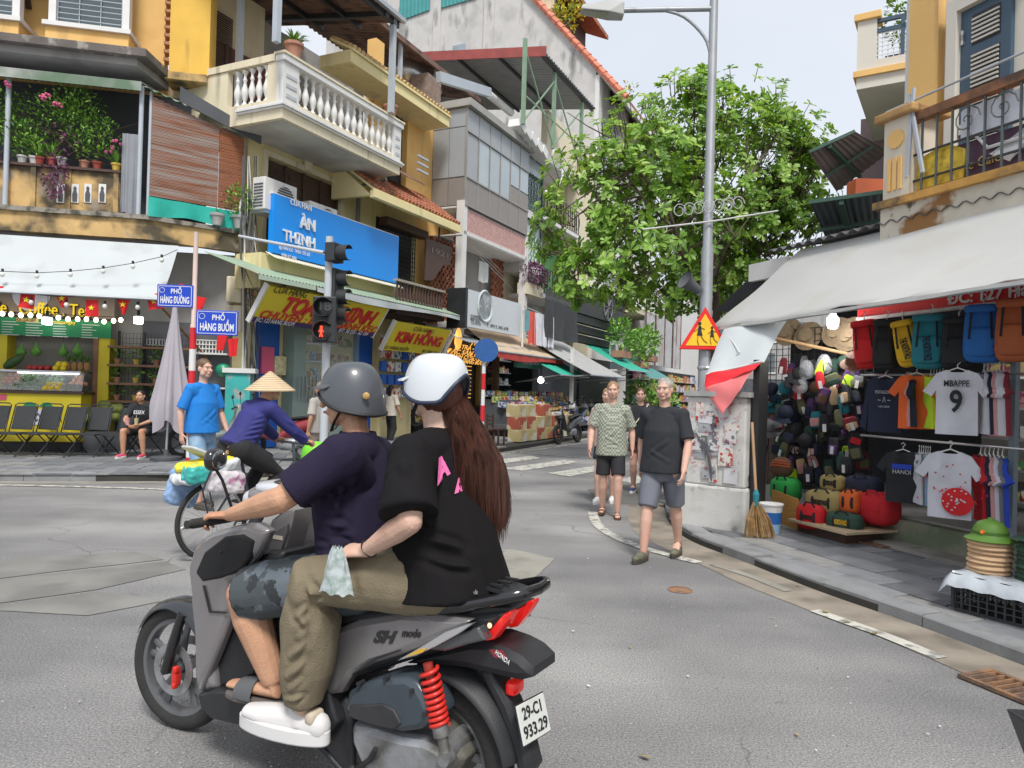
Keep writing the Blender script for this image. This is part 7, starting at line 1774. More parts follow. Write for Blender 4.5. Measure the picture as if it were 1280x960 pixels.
t=shirt('dark navy long sleeved shirt with small pale chest print',1106,506,LS_,CL['navy'],.95,.55)
ink=mat('pale_print',(.5,.52,.55),.7);text('PATAGONIA',t,.05,ink,face_M(0,-.045,.13),width=.17);text('~ /\\ ~',t,.08,ink,face_M(0,-.045,.05),width=.12);text('HA NOI',t,.03,ink,face_M(0,-.045,-.02),width=.1)
fan('navy long sleeved shirt',1116,503,[('pink','pink'),('black','black'),('navy','navy')],.8,'shirts behind the navy one',.03)
shirt('bright orange shirt hung beside the navy one',1145,502,SH_,CL['orange'],.9,.6)
fan('bright orange shirt',1150,502,[('lime','lime'),('orange','orange'),('lime green','lime'),('deep orange','orange'),('red orange','rust')],.88,'shirts behind the orange one',.04,d0=.14)
t=shirt('white football shirt with a black number 9 on the back',1196,503,SH_,CL['white'],.98,.5,-.5)
text('9',t,.28,CL['black'],face_M(0,-.045,.0),width=.1,bold=.006);text('MBAPPE',t,.08,CL['black'],face_M(0,-.045,.17),width=.2,bold=.001)
fan('white number 9 shirt',1206,503,[('white','white'),('navy','navy'),('white and red','pink'),('pale','white'),('white','white'),('dark red','maroon')],.95,'shirts behind the number 9 shirt',.045,d0=.22)
t=shirt('black and white shirt with a blue chest print',1128,596,SH_,CL['black'],.86,.55,-.38)
bx('print',CL['royal'],t,-.09,.09,-.05,-.044,.08,.13);text('HANOI',t,.06,ink,face_M(0,-.05,.05),width=.16)
fan('black shirt with blue print',1136,596,[('white','white'),('grey','grey'),('pale blue','sky'),('white','white'),('black','black'),('slate blue','sky')],.84,'shirts behind the black one',.03,d0=.14)
t=shirt('white shirt with a big red sun and blossom print',1187,606,SH_,CL['white'],1.0,.5,-.6)
b=MB();b.lathe([(.001,0),(.125,0),(.125,.006),(.001,.006)],(.07,-.047,-.14),26,axis='Y');b.build('red_sun',CL['bright_red'],t)
b=MB();rr=random.Random(9)
for k in range(46):
 a=rr.uniform(0,6.3);r=rr.uniform(0,.12)if k<22 else rr.uniform(.12,.33);b.k=0 if k<22 else 1;x_,z_=.07+r*cos(a),-.14+abs(r*sin(a))if k>=22 else-.14+r*sin(a);b.box(x_-.007,-.058,z_-.006,x_+.007,-.053,z_+.006)
b.k=0;b.build('blossom_print',[CL['white'],CL['bright_red']],t,kind='stuff')
fan('white red sun shirt',1200,606,[('red','red'),('striped navy','navy'),('red and white','pink'),('white','white'),('pale grey','grey'),('royal blue','royal')],1.0,'shirts behind the red sun shirt',.05,d0=.24)
# wall of hanging hats and small bags
HC=['black','red','dark_green','navy','olive','black','brown','olive','maroon','black','purple','navy','grey','black','tan','pink','navy','black','black','navy','lime','teal','dark_green']
def cap_meshes():
 b=MB();b.lathe([(.095,0),(.096,.03),(.085,.075),(.05,.11),(.01,.122),(.001,.123)],n=14);crown=b
 v=MB();v.quadgrid(lambda u,w_:((.1+.075*w_)*sin((u-.5)*1.9)*1.0,-(.085+.075*w_)*cos((u-.5)*1.9),.004-.02*w_*(1)+.012*cos((u-.5)*3)),10,3,thick=(0,0,.005));return crown,v
hr=random.Random(77);g0=958;n_=0
back=bld('display_board','tall brown panel and wire mesh behind the hanging hats','display',C)
bx('panel',mat('brown_panel',(.13,.08,.055),.7,.25,3),back,S(C,941,.35,560),S(C,985,.35,560),.35,.4,.08,1.35);b=MB();bars_grid(b,S(C,955,.3,500),S(C,1075,.1,500),.3,2.5,.3,16,26,.008);b.build('wire_mesh',mIRONB,back)
bx('dark_cloth',mat('dark_cloth',(.03,.03,.033),.9,.3,5),back,S(C,985,.5,560),S(C,1082,.5,560),.5,.55,.08,2.35)
for r_ in range(9):
 for c_ in range(10):
  q=g0+c_*12.4+hr.uniform(-4,4)+(r_%2)*5;py=452+r_*17+hr.uniform(-4,4)
  if(r_>7 and c_>6)or(r_>6 and c_<2)or(r_<2 and c_<2):continue
  cn=HC[(r_*7+c_*3+hr.randrange(3))%len(HC)];kind=hr.choices(('cap','bag','hat','pouch'),(2.2,9,.3,5))[0];o_=hr.uniform(-.25,.15)
  p=C.w(*C.v(q,py,o_));m=CL[cn]
  t=thing('hanging_'+{'cap':'headwear'}.get(kind,kind),'%s %s in the %s row from the top, %s from the broom side'%(cn.replace('_',' '),{'cap':'peaked cap','bag':'small bag','hat':'bucket hat','pouch':'flat pouch'}[kind],ORD[r_],ORD[c_]),kind,M=Mx.Translation(p)@Mx.Rotation(C.a+hr.uniform(-.3,1.3),4,'Z')@Mx.Rotation(hr.uniform(-.4,.4),4,'Y')@Mx.Rotation(hr.uniform(.5,1.5)if kind in('cap','hat')else 0,4,'X'),group='hats and bags hung by the pier')
  b=MB()
  if kind=='cap':crown,v=cap_meshes();crown.build('crown',m,t,smooth=50);v.build('peak',m if hr.random()<.7 else CL['black'],t,smooth=60)
  elif kind=='hat':b.lathe([(.15,-.03),(.1,.0),(.095,.02),(.08,.09),(.001,.1)],n=16);b.build('body',m,t,smooth=40)
  elif kind=='bag':
   w_=hr.uniform(.055,.1);h_=hr.uniform(.06,.13);b.sell((0,0,-.08),(w_,.035,h_),.3,pinch=hr.uniform(0,.3));b.build('body',m,t,smooth=50);b=MB();b.sell((0,-.035,-.11),(w_*.75,.018,h_*.5),.3);b.build('pocket',CL[hr.choice(HC)],t,smooth=50);b=MB();b.tube([(-.06,0,0),(-.03,0,.12),(.03,0,.12),(.06,0,0)],.006,5);b.build('strap',CL['black'],t)
  else:b.sell((0,0,-.06),(.06,.02,.11),.5,pinch=.3);b.build('body',m,t,smooth=50)
  if hr.random()<.4:b=MB();b.box(-.02,-.06,-.16,.02,-.058,-.07);b.build('price_tag',mWHITE,t)
for k,q in enumerate((985,1010,1046,1060,1066)):
 p=C.w(*C.v(q,415+5*(k%2),.3));t=thing('straw_hat','%s pale straw hat hung high under the awning'%ORD[k],'hat',M=Mx.Translation(p)@Mx.Rotation(C.a+.3,4,'Z')@Mx.Rotation(1.3,4,'X'),group='straw hats under the awning');b=MB();b.lathe([(.2,0),(.1,.02),(.095,.08),(.001,.1)],n=18);b.build('body',mat('straw',(.34,.25,.15),.8,.2,20),t,smooth=40)
for k,(q,py)in enumerate(((1008,462),(1030,455),(1000,480))):
 p=C.w(*C.v(q,py,-.1));t=thing('plastic_cover','clear plastic bag over the hanging hats, %s from the top'%ORD[k],'plastic bag',M=Mx.Translation(p)@Mx.Rotation(C.a,4,'Z'));b=MB();b.sell((0,0,0),(.13,.08,.12),.8,pinch=.4);b.build('film',mat('clear_plastic',(.75,.77,.8),.15,.1,8,.8,14,alpha=.3),t,smooth=60)
 # duffel bags on the low board
def duffel(label,q0,q1,py0,py1,m,off,rz=.35,txt=None,strap='black',tm='black'):
 c=C.v((q0+q1)/2,(py0+py1)/2,off);p=C.w(*c);W_=(q1-q0)/900*p.y*.5;H_=(py1-py0)/900*p.y*.5
 t=thing('duffel_bag',label,'duffel bag',M=Mx.Translation(p)@Mx.Rotation(C.a+rz,4,'Z'),group='duffel bags piled by the broom')
 b=MB();b.sell((0,0,0),(W_,H_*1.0,H_),.6,n=20);bd=b.build('body',m,t,smooth=60)
 for x_ in(-.42,.42):
  b=MB();b.tube([(x_*W_,H_*1.02*cos(a),H_*1.02*sin(a))for a in[2*pi*j/14 for j in range(15)]],[(.016,.006)]*15,6,cap=False);b.build('strap',CL[strap],t)
 b=MB();b.tube([(-W_*.4,-H_*.75,H_*.75),(-W_*.2,-H_*.8,H_*1.12),(W_*.2,-H_*.8,H_*1.12),(W_*.4,-H_*.75,H_*.75)],.01,6);b.build('handle',CL[strap],t)
 if txt:text(txt,t,.07,CL[tm],face_M(0,-H_*1.03,0),width=W_*.7,bold=.003)
duffel('bright green and black duffel bag at the top left of the pile',965,1000,596,628,CL['green'],-.35)
duffel('small khaki duffel bag on top of the pile',1026,1057,593,614,CL['khaki'],-.35,txt='NORTH FACE')
duffel('large khaki duffel bag in the middle of the pile',1008,1056,612,642,CL['khaki'],-.5,txt='THE NORTH FACE')
duffel('orange and black duffel bag beside the khaki ones',1053,1078,612,642,CL['orange'],-.4)
duffel('navy duffel bag slumped on top at the right',1058,1102,594,626,CL['navy'],-.15)
duffel('bright red duffel bag at the bottom left on the board',998,1036,629,662,CL['bright_red'],-.62,txt='THE NORTH FACE')
duffel('dark green duffel bag on the bottom board beside the bright red one',1034,1078,640,664,CL['dark_green'],-.55,txt='NORTH FACE',tm='yellow')
duffel('plain red holdall standing on the black crate',1075,1122,615,656,CL['red'],-.22,rz=.2,strap='red')
t=thing('round_bag','brown round basket bag with orange stripes beside the broom','bag',M=Mx.Translation(C.w(*C.v(977,584,-.35)))@Mx.Rotation(C.a+.5,4,'Z'));b=MB();b.ell((0,0,0),(.15,.1,.13),n=16,m=10);b.build('body',CL['brown'],t,smooth=60)
for k in range(3):b=MB();b.tube([(-.12+.02*k,-.075,.02+k*.03),(0,-.105,.03+k*.03),(.12-.02*k,-.075,.02+k*.03)],.006,5);b.build('stripe',CL['orange'],t)
def cboard(label,name,P,m,th=(0,.02,0)):
 b=MB();b.add(P,[(0,1,2,3)]);o=MB();o.quadgrid(lambda u,v:tuple(V(P[0]).lerp(V(P[1]),u).lerp(V(P[3]).lerp(V(P[2]),u),v)),1,1,thick=th);x=o.build(name,m,None);x.matrix_world=C.M.copy();return tag(x,label,'board')
def cv(q,py,o):return tuple(C.v(q,py,o))
cboard('orange wooden tray side standing on edge beside the bucket','wooden_board',[cv(965,650,-.75),cv(997,663,-.7),cv(997,624,-.7),cv(965,612,-.75)],mat('orange_wood',(.5,.26,.07),.6,.15,4,stretch=(1,1,8)))
z_=cp(1040,666,-.7)[1];o=bx('display_tray',mat('pale_ply',(.5,.38,.24),.7,.15,4),None,S(C,995,-.7,664),S(C,1088,-.5,664),-.82,-.1,.2,.225);o.matrix_world=C.M.copy();tag(o,'low plywood tray under the duffel bags','tray')
bx('tray_feet',mDWOOD,back,S(C,1005,-.6,664),S(C,1075,-.5,664),-.7,-.2,.083,.199)
def crate(label,x,y,z,L_,W_,H_,rz,nx=9,nz_=5):
 t=thing('plastic_crate',label,'crate',M=C.M@Mx.Translation((x,y,z))@Mx.Rotation(rz,4,'Z'));m=mat('crate_black',(.035,.037,.04),.45,.15);bx('base',m,t,-L_/2,L_/2,-W_/2,W_/2,0,.02)
 for s_,ln,rot in((-W_/2,L_,0),(W_/2,L_,0),(-L_/2,W_,1),(L_/2,W_,1)):
  b=MB();n=nx if not rot else max(3,int(nx*W_/L_))
  if rot:b.m=Mx.Rotation(pi/2,4,'Z')
  s2=-s_ if rot else s_
  for i in range(n+1):x_=-ln/2+ln*i/n;w_=.018 if i in(0,n)else .006;b.box(x_-w_,s2-.008,.021,x_+w_,s2+.008,H_-.03)
  for j in range(1,nz_):z_=.02+(H_-.05)*j/nz_;b.box(-ln/2+.02,s2-.01,z_-.004,ln/2-.02,s2+.006,z_+.004)
  b.box(-ln/2-.012,s2-.014,H_-.029,ln/2+.012,s2+.014,H_);b.build('side_panel',m,t)
 return t
c_=C.M.inverted()@on_z(1100,674,.083);crate('small black plastic crate under the red holdall',c_.x+.02,c_.y+.2,.083,.5,.36,.24,0)
c_=C.M.inverted()@on_z(1192,762,.083);c2_=C.M.inverted()@on_z(1264,781,.083);ang=atan2(c2_.y-c_.y,c2_.x-c_.x);Lc=.62;print('crate',c_,c2_)
cc=V((c_.x,c_.y,0))+V((cos(ang),sin(ang),0))*Lc/2+V((-sin(ang),cos(ang),0))*.22
crate('black plastic crate draped with clear sheet under the hat stacks',cc.x,cc.y,.083,Lc,.44,.27,ang,11,5)
Cr=C.M@Mx.Translation((cc.x,cc.y,.355))@Mx.Rotation(ang,4,'Z')
b=MB();b.quadgrid(lambda u,v:((u-.5)*(Lc+.14),(v-.5)*.6,.012+.006*sin(u*30+v*9)-max(0,abs(u-.5)-.42)*.9-max(0,abs(v-.5)-.38)*.8),26,14,thick=(0,0,.003));o=b.build('plastic_sheet',mat('sheet_plastic',(.5,.54,.58),.2,.1,8,.8,16),None,smooth=60);o.matrix_world=Cr;tag(o,'crumpled clear plastic sheet over the black crate','sheet')
HP=[(.15,-.01),(.155,0),(.145,.012),(.118,.03),(.11,.06),(.095,.095),(.06,.12),(.012,.13),(.001,.13)]
def hat_stack(lab,x,y,n,m,sc,top,seed,grp,st=.034,z0=.025):
 rr=random.Random(seed)
 b=MB();b.lathe([(r*sc,h*sc)for r,h in HP],n=22);me=b.mesh('body',m,smooth=40)
 for k in range(n):
  t=thing('sun_hat','%s hat from the bottom of the %s'%(ORD[k],lab),'hat',M=Cr@Mx.Translation((x+rr.uniform(-.006,.006),y+rr.uniform(-.006,.006),z0+k*st))@Mx.Rotation(rr.uniform(0,6),4,'Z')@Mx.Rotation(rr.uniform(-.05,.05),4,'X'),group=grp);link('body',me,t)
  b2=MB();b2.tube([((.152+.002*sin(j*2))*sc*cos(a),(.152)*sc*sin(a),.0)for j,a in enumerate([2*pi*i/22 for i in range(23)])],.005,4,cap=False);b2.build('brim_piping',m,t)
mTAN=mat('tan_felt',(.62,.42,.25),.85,.1,6,.2,80);mHG=mat('helmet_green',(.10,.22,.03),.55,.1);mDGH=mat('dark_green_felt',(.025,.07,.045),.7,.15)
hat_stack('tan hat stack on the crate',-.17,-.02,7,mTAN,.92,None,3,'tan hats stacked on the crate')
hat_stack('dark green striped hat stack beside the tan ones',.17,.03,9,mDGH,1.15,None,4,'dark green hats stacked on the crate',.03)
t=thing('pith_helmet','green pith helmet with a round red badge topping the tan hats','helmet',M=Cr@Mx.Translation((-.17,-.02,.028+7*.034)))
b=MB();b.lathe([(.16,-.02),(.165,-.015),(.12,.012),(.113,.03),(.105,.07),(.08,.105),(.035,.125),(.02,.127),(.018,.14),(.001,.143)],n=26);b.build('shell',mHG,t,smooth=40);b=MB();b.lathe([(.114,0),(.117,.003),(.116,.02),(.112,.022)],(0,0,.026),26);b.build('band',mat('helmet_band',(.06,.14,.02),.5),t,smooth=30)
b=MB();b.lathe([(.001,0),(.018,0),(.016,.006),(.001,.008)],(0,-.115,.045),14,axis='Y');b.build('badge',CL['orange'],t);b=MB();b.m=Mx.Translation((0,-.124,.045));b.prism(star_poly((0,0),.01),-.001,.001);b.build('star',mSTAR,t)
t=thing('red_star_hat','dark green hat with a red star badge on top of the green stack','hat',M=Cr@Mx.Translation((.17,.03,.028+9*.03)));b=MB();b.lathe([(.2,0),(.13,.015),(.12,.06),(.13,.07),(.1,.085),(.001,.09)],n=22);b.build('body',mDGH,t,smooth=40);b=MB();b.m=Mx.Translation((0,-.128,.04));b.prism(star_poly((0,0),.035),-.004,.004);b.build('star',CL['bright_red'],t)
# broom, bucket
bp0,bp1=at_d(940,528,7.75),at_d(945,618,7.62);bf=on_z(950,672,.083)
t=thing('broom','straw broom with a long wooden handle leaning against the pier','broom',(bf.x,bf.y,.083));O_=V((bf.x,bf.y,.083))
b=MB();b.tube([bp0-O_,bp1-O_,bp1-O_+V((0,0,-.12))],[.016,.016,.016],8);b.build('handle',mat('pale_handle',(.45,.28,.16),.6),t,smooth=50)
top=bp1-O_;b=MB();b.lathe([(.025,-.12),(.035,0),(.018,.05)],top,12);b.build('binding',CL['teal'],t);b=MB();rr=random.Random(5)
for k in range(150):
 a=rr.uniform(-1,1);e=V((a*.155+rr.uniform(-.01,.01),rr.uniform(-.05,.05),rr.uniform(.0,.02)));s_=top+V((a*.025,rr.uniform(-.02,.02),-.08));m_=(s_+e)/2+V((a*.03,0,0));b.tube([s_,m_,e],[.005,.005,.003],4,cap=False)
b.build('bristles',mat('broom_straw',(.42,.26,.11),.8,.3,20),t,kind='stuff')
c_=on_z(966,669,.083);t=thing('bucket','white and blue plastic bucket beside the broom','bucket',(c_.x+.02,c_.y+.12,.083));b=MB();b.lathe([(.001,.0),(.095,0),(.1,.11)],n=18);b.build('base',CL['sky'],t,smooth=40)
for z0,z1,m_ in((.11,.24,CL['blue']),(.24,.32,mWHITE)):b=MB();b.lathe([(.1+.022*(z0-.11)/.21,z0),(.1+.022*(z1-.11)/.21,z1),(.108,z1),(.095,z0)],n=18);b.build('body',m_,t,smooth=40)
b=MB();b.lathe([(.122,.31),(.13,.315),(.13,.33),(.118,.33)],n=18);b.build('rim',mWHITE,t)
# things deeper in the shop
sh=bld('shop_shelves','dim shelves of folded clothes and stools inside the souvenir shop','shelves',C);rr=random.Random(15)
stock(sh,S(C,1230,1.6,500),SR-.2,1.6,.5,7,.35,rr,.25,.4,.08,.2);stock(sh,sh0+.4,4,4.2,.5,5,.5,rr,.2,.4,.15,.35)
t=thing('red_tub','reddish plastic tub standing behind the blue shirts','tub',M=C.M@Mx.Translation((S(C,1240,.4,650),.45,.36)));b=MB();b.lathe([(.001,0),(.12,0),(.15,.3),(.14,.3)],n=16);b.build('body',mPOTS[4],t,smooth=40)
# black vehicle corner at the bottom right edge
vp=at_d(1268,885,1.55);t=thing('parked_vehicle_grille','black slatted plastic corner of a vehicle at the bottom edge of the view','vehicle',(vp.x,vp.y,0));z0=vp.z
b=MB();b.prism([(-.02,z0),(.5,z0-.01),(.5,z0-.5),(.1,z0-.5),(.03,z0-.12)],-.25,-.0,inset=.01);b.build('shell',mat('black_plastic',(.025,.026,.03),.35,.1),t,bev=.01)
bx('rim',mat('grey_rim',(.16,.20,.26),.3),t,-.012,.5,-.262,-.252,z0-.02,z0-.004)
for k in range(6):bx('slat',mat('grey_rim'),t,.035+.01*k,.4,-.262,-.252,z0-.045-.022*k,z0-.036-.022*k)
# ================================================================ PEOPLE
def skin(n,c):return mat('skin_'+n,c,.58,.1,9,.3,130,col2=(c[0]*.9,c[1]*.7,c[2]*.65),c2s=4,c2t=(.5,.75))
SK={'asian':skin('asian',(.56,.31,.19)),'pale':skin('pale',(.62,.38,.29)),'light':skin('light',(.64,.42,.32))}
mEYE=mat('eye_white',(.7,.68,.65),.2,.02);mIRIS=mat('eye_iris',(.03,.018,.01),.15);mLIP=mat('lips',(.42,.14,.12),.5)
def hairm(n,c):return mat('hair_'+n,c,.45,.35,30,.6,60,stretch=(1,1,.12))
HR={'black':hairm('black',(.015,.011,.01)),'auburn':hairm('auburn',(.085,.027,.017)),'brown':hairm('brown',(.12,.07,.035)),'grey':hairm('grey',(.33,.30,.27)),'sandy':hairm('sandy',(.30,.18,.09))}
def hand(mb,w,d,n,curl=.5,side=1,s=1.0,spread=.0,grip=None):
 """palm, four fingers and a thumb; n points out of the back of the hand"""
 d=V(d).normalized();n=V(n);n=(n-d*n.dot(d)).normalized();sd=n.cross(d)*side
 mb.tube([w-d*.02*s,w+d*.03*s,w+d*.085*s],[(.026*s,.02*s),(.036*s,.016*s),(.04*s,.013*s)],10,rnd=True,ups=sd)
 for i,L_ in enumerate((.066,.075,.07,.054)):
  b0=w+d*(.082-.004*abs(i-1))*s+sd*(.030-.0205*i)*s;dd=(d+sd*spread*(1.5-i)*.3).normalized();pts=[b0-dd*.012*s,b0];c=0
  for k,f in enumerate((.45,.32,.23)):
   c+=curl*(.55 if k==0 else .9);q=dd*cos(c)-n*sin(c);pts.append(pts[-1]+q*L_*f*s)
  mb.tube(pts,[.0095*s,.0095*s,.0088*s,.0082*s,.0068*s],8,rnd=True)
 t0=w+d*.022*s+sd*.03*s;t1=t0+(d*.6+sd*.65-n*.35).normalized()*.038*s;t2=t1+(d*.85+sd*.1-n*.5*curl).normalized()*.032*s;mb.tube([t0-sd*.015*s,t0,t1,t2],[.014*s,.014*s,.011*s,.008*s],8,rnd=True)
def head_M(c,f,u):
 u=V(u).normalized();f=V(f);f=(f-u*f.dot(u)).normalized();s=f.cross(u)
 return Mx.Translation(c)@Mx((s,f,u)).transposed().to_4x4()
def add_head(mb,M,s=1.0):
 K=mb.m;mb.m=M@Mx.Scale(s,4)
 mb.ell((0,-.014,.028),(.073,.092,.085),n=16,m=12);mb.ell((0,.018,-.028),(.061,.068,.082),n=16,m=12);mb.ell((0,.048,-.086),(.034,.034,.026));mb.tube([(0,.078,.012),(0,.098,-.018),(0,.104,-.03)],[.009,.012,.015],8,rnd=True)
 mb.ell((0,.07,.026),(.05,.022,.014));mb.ell((0,.078,-.06),(.024,.016,.012))
 for q in(-1,1):mb.ell((q*.036,.056,-.026),(.026,.026,.03));mb.ell((q*.073,-.004,-.008),(.011,.022,.032),R=Mx.Rotation(q*.25,4,'Z'));mb.ell((q*.046,.02,-.06),(.024,.04,.035))
 mb.m=K
def face_parts(par,M,hair,s=1.0):
 K=M@Mx.Scale(s,4)
 for q in(-1,1):
  b=MB();b.m=K;b.ell((q*.029,.0695,.002),(.011,.011,.006),n=10,m=8);e=b.build('eye',mEYE,par,smooth=60);b=MB();b.m=K;b.ell((q*.029,.0785,.002),(.0055,.0035,.0055),n=8,m=6);b.build('iris',mIRIS,e)
  b=MB();b.m=K;b.tube([(q*.014,.0865,.018),(q*.03,.085,.024),(q*.046,.074,.019)],[.003,.004,.002],6);b.build('eyebrow',hair,par)
 b=MB();b.m=K;b.tube([(-.022,.088,-.062),(-.008,.0955,-.060),(.008,.0955,-.060),(.022,.088,-.062)],[.002,.0055,.0055,.002],6,rnd=True);b.build('mouth',mLIP,par,smooth=60)
def person(label,M,J,sk,vox=.006,fat=1.0,hs=1.0,hf=(1,0,0),hu=(0,0,1),hands=None,group=None,lf=1.0,af=1.0,hair='black',arms='LR',legs='LR',face=True,barefoot=True):
 t=thing('person',label,'person',M=M,group=group);mb=MB();J={k:V(v)for k,v in J.items()};t_=J
 sd=(J['shL']-J['shR']).normalized();pel,ch,nk,hd=J['pel'],J['chest'],J['neck'],J['head']
 mb.tube([pel-(ch-pel).normalized()*.07,pel,pel.lerp(ch,.5),ch,ch.lerp(nk,.6),nk],[(.13*fat,.10*fat),(.16*fat,.115*fat),(.14*fat,.1*fat),(.155*fat,.11*fat),(.135,.08),(.06,.055)],18,rnd=True,ups=sd)
 mb.tube([nk-(hd-nk)*.3,nk,hd.lerp(nk,.25)],[.065,.052,.052],12,rnd=True)
 HM=head_M(hd,hf,hu);add_head(mb,HM,hs)
 for q in 'LR':
  if q in arms:
   sh,el,wr=J['sh'+q],J['el'+q],J['wr'+q]
   mb.tube([ch.lerp(sh,.5),sh,sh.lerp(el,.45),el],[.06,.052*af,.044*af,.037*af],12,rnd=True);mb.tube([el,el.lerp(wr,.3),wr],[(.038*af,.038*af),(.041*af,.038*af),(.027*af,.021*af)],12,rnd=True)
   hd_,n_,c_,sd_=(hands or{}).get(q,((wr-el),sd*(1 if q=='L' else-1),.45,1));hand(mb,wr,hd_,n_,c_,sd_)
  if q in legs:
   hp,kn,an,to=J['hip'+q],J['kn'+q],J['an'+q],J['to'+q]
   mb.tube([pel.lerp(hp,.6),hp,hp.lerp(kn,.5),kn],[.1*fat,.092*fat,.075*fat*lf,.056*lf],14,rnd=True);mb.tube([kn,kn.lerp(an,.3),kn.lerp(an,.65),an],[.055*lf,.06*lf,.048*lf,.036*lf],14,rnd=True)
   f=(to-an);f.z=0;f.normalize();h=V((an.x,an.y,an.z-.05));mb.tube([an,h-f*.03,h+f*.06,V((to.x,to.y,to.z))],[(.034,.034),(.032,.032),(.04,.028),(.034,.014)],12,rnd=True,ups=f.cross(V((0,0,1))))
 blob('body',mb,vox,sk,t,smooth=2)
 if face:face_parts(t,HM,HR[hair],hs)
 return t,HM
def garment(name,t,m,tubes,vox=.008,lines=(),base=.004,seed=1,smooth=2,bs=(9,9,5),**k):
 mb=MB()
 for T_ in tubes:mb.tube(T_[0],T_[1],20,cap=True,rnd='s' if len(T_)<3 else(T_[3]if len(T_)>3 else False),ups=T_[2]if len(T_)>2 else None)
 return blob(name,mb,vox,m,t,smooth=smooth,disp=folds(lines,base=base,bscale=bs,seed=seed),**k)
def yoke(J,r=.062,w=.98):
 a=J['chest'].lerp(J['neck'],.62);return([J['shL'].lerp(a,1-w),J['shL'].lerp(a,.45)+(J['neck']-a)*.25,a+(J['neck']-a)*.45,J['shR'].lerp(a,.45)+(J['neck']-a)*.25,J['shR'].lerp(a,1-w)],[r*.86,r*1.06,r*1.2,r*1.06,r*.86],None,True)
def pits(J,r=.066):return[([J['chest'].lerp(J['sh'+q],.3)+V((0,0,-.0)),J['sh'+q]],[r*1.15,r],None,True)for q in 'LR']
def pose(h=1.75,stride=0.0,bend=.08,lead='L'):
 k=h/1.75;s=stride;g=1 if lead=='L' else-1
 J=dict(pel=(0,0,.93),chest=(.0,0,1.24),neck=(-.0,0,1.47),head=(.02,0,1.645),shL=(0,.178,1.40),shR=(0,-.178,1.40),elL=(-.02-.1*s*g,.26,1.13),elR=(-.02+.1*s*g,-.26,1.13),wrL=(.06-.22*s*g,.27,.88),wrR=(.06+.22*s*g,-.27,.88),
hipL=(0,.09,.9),hipR=(0,-.09,.9),knL=(.06+.22*s*g,.1,.5),knR=(.06-.12*s*g,-.1,.49),anL=(.3*s*g,.1,.09+(0 if g>0 else .08*s)),anR=(-.3*s*g,-.1,.09+(.08*s if g>0 else 0)),toL=(.3*s*g+.15,.11,.03),toR=(-.3*s*g+.15,-.11,.03))
 return{a:V(b)*k for a,b in J.items()}
def shoes(t,J,m,msole,vox=.007,q='LR',h=.045,sc=1.0):
 for a in q:
  an,to=J['an'+a],J['to'+a];f=to-an;f.z=0;f.normalize();b0=V((an.x,an.y,to.z+.02));up=f.cross(V((0,0,1)));mb=MB()
  mb.tube([b0-f*.055*sc,b0+f*.02*sc,b0+f*.09*sc,b0+f*.15*sc,b0+f*.195*sc],[(.034*sc,.042*sc),(.037*sc,.044*sc),(.041*sc,.04*sc),(.043*sc,.03*sc),(.034*sc,.022*sc)],16,rnd=True,ups=up);mb.tube([b0,V((an.x,an.y,an.z-.03))],[.042*sc,.038*sc],14);s_=blob('shoe',mb,vox,m,t,smooth=3)
  b=MB();K=Mx.Translation(b0-V((0,0,.028*sc+h*.5)))@Mx((f,-up,V((0,0,1)))).transposed().to_4x4();b.m=K;P=[]
  for i in range(28):q_=2*pi*i/28;x_=.07+.16*math.copysign(abs(cos(q_))**.75,cos(q_));w_=.037+.012*sin(min(1,max(0,(x_+.09)/.3))*pi);P.append((x_*sc,w_*sc*math.copysign(abs(sin(q_))**.75,sin(q_))))
  b.prism(P,0,h,axis='Z');b.build('sole',msole,s_,bev=.007,smooth=50)
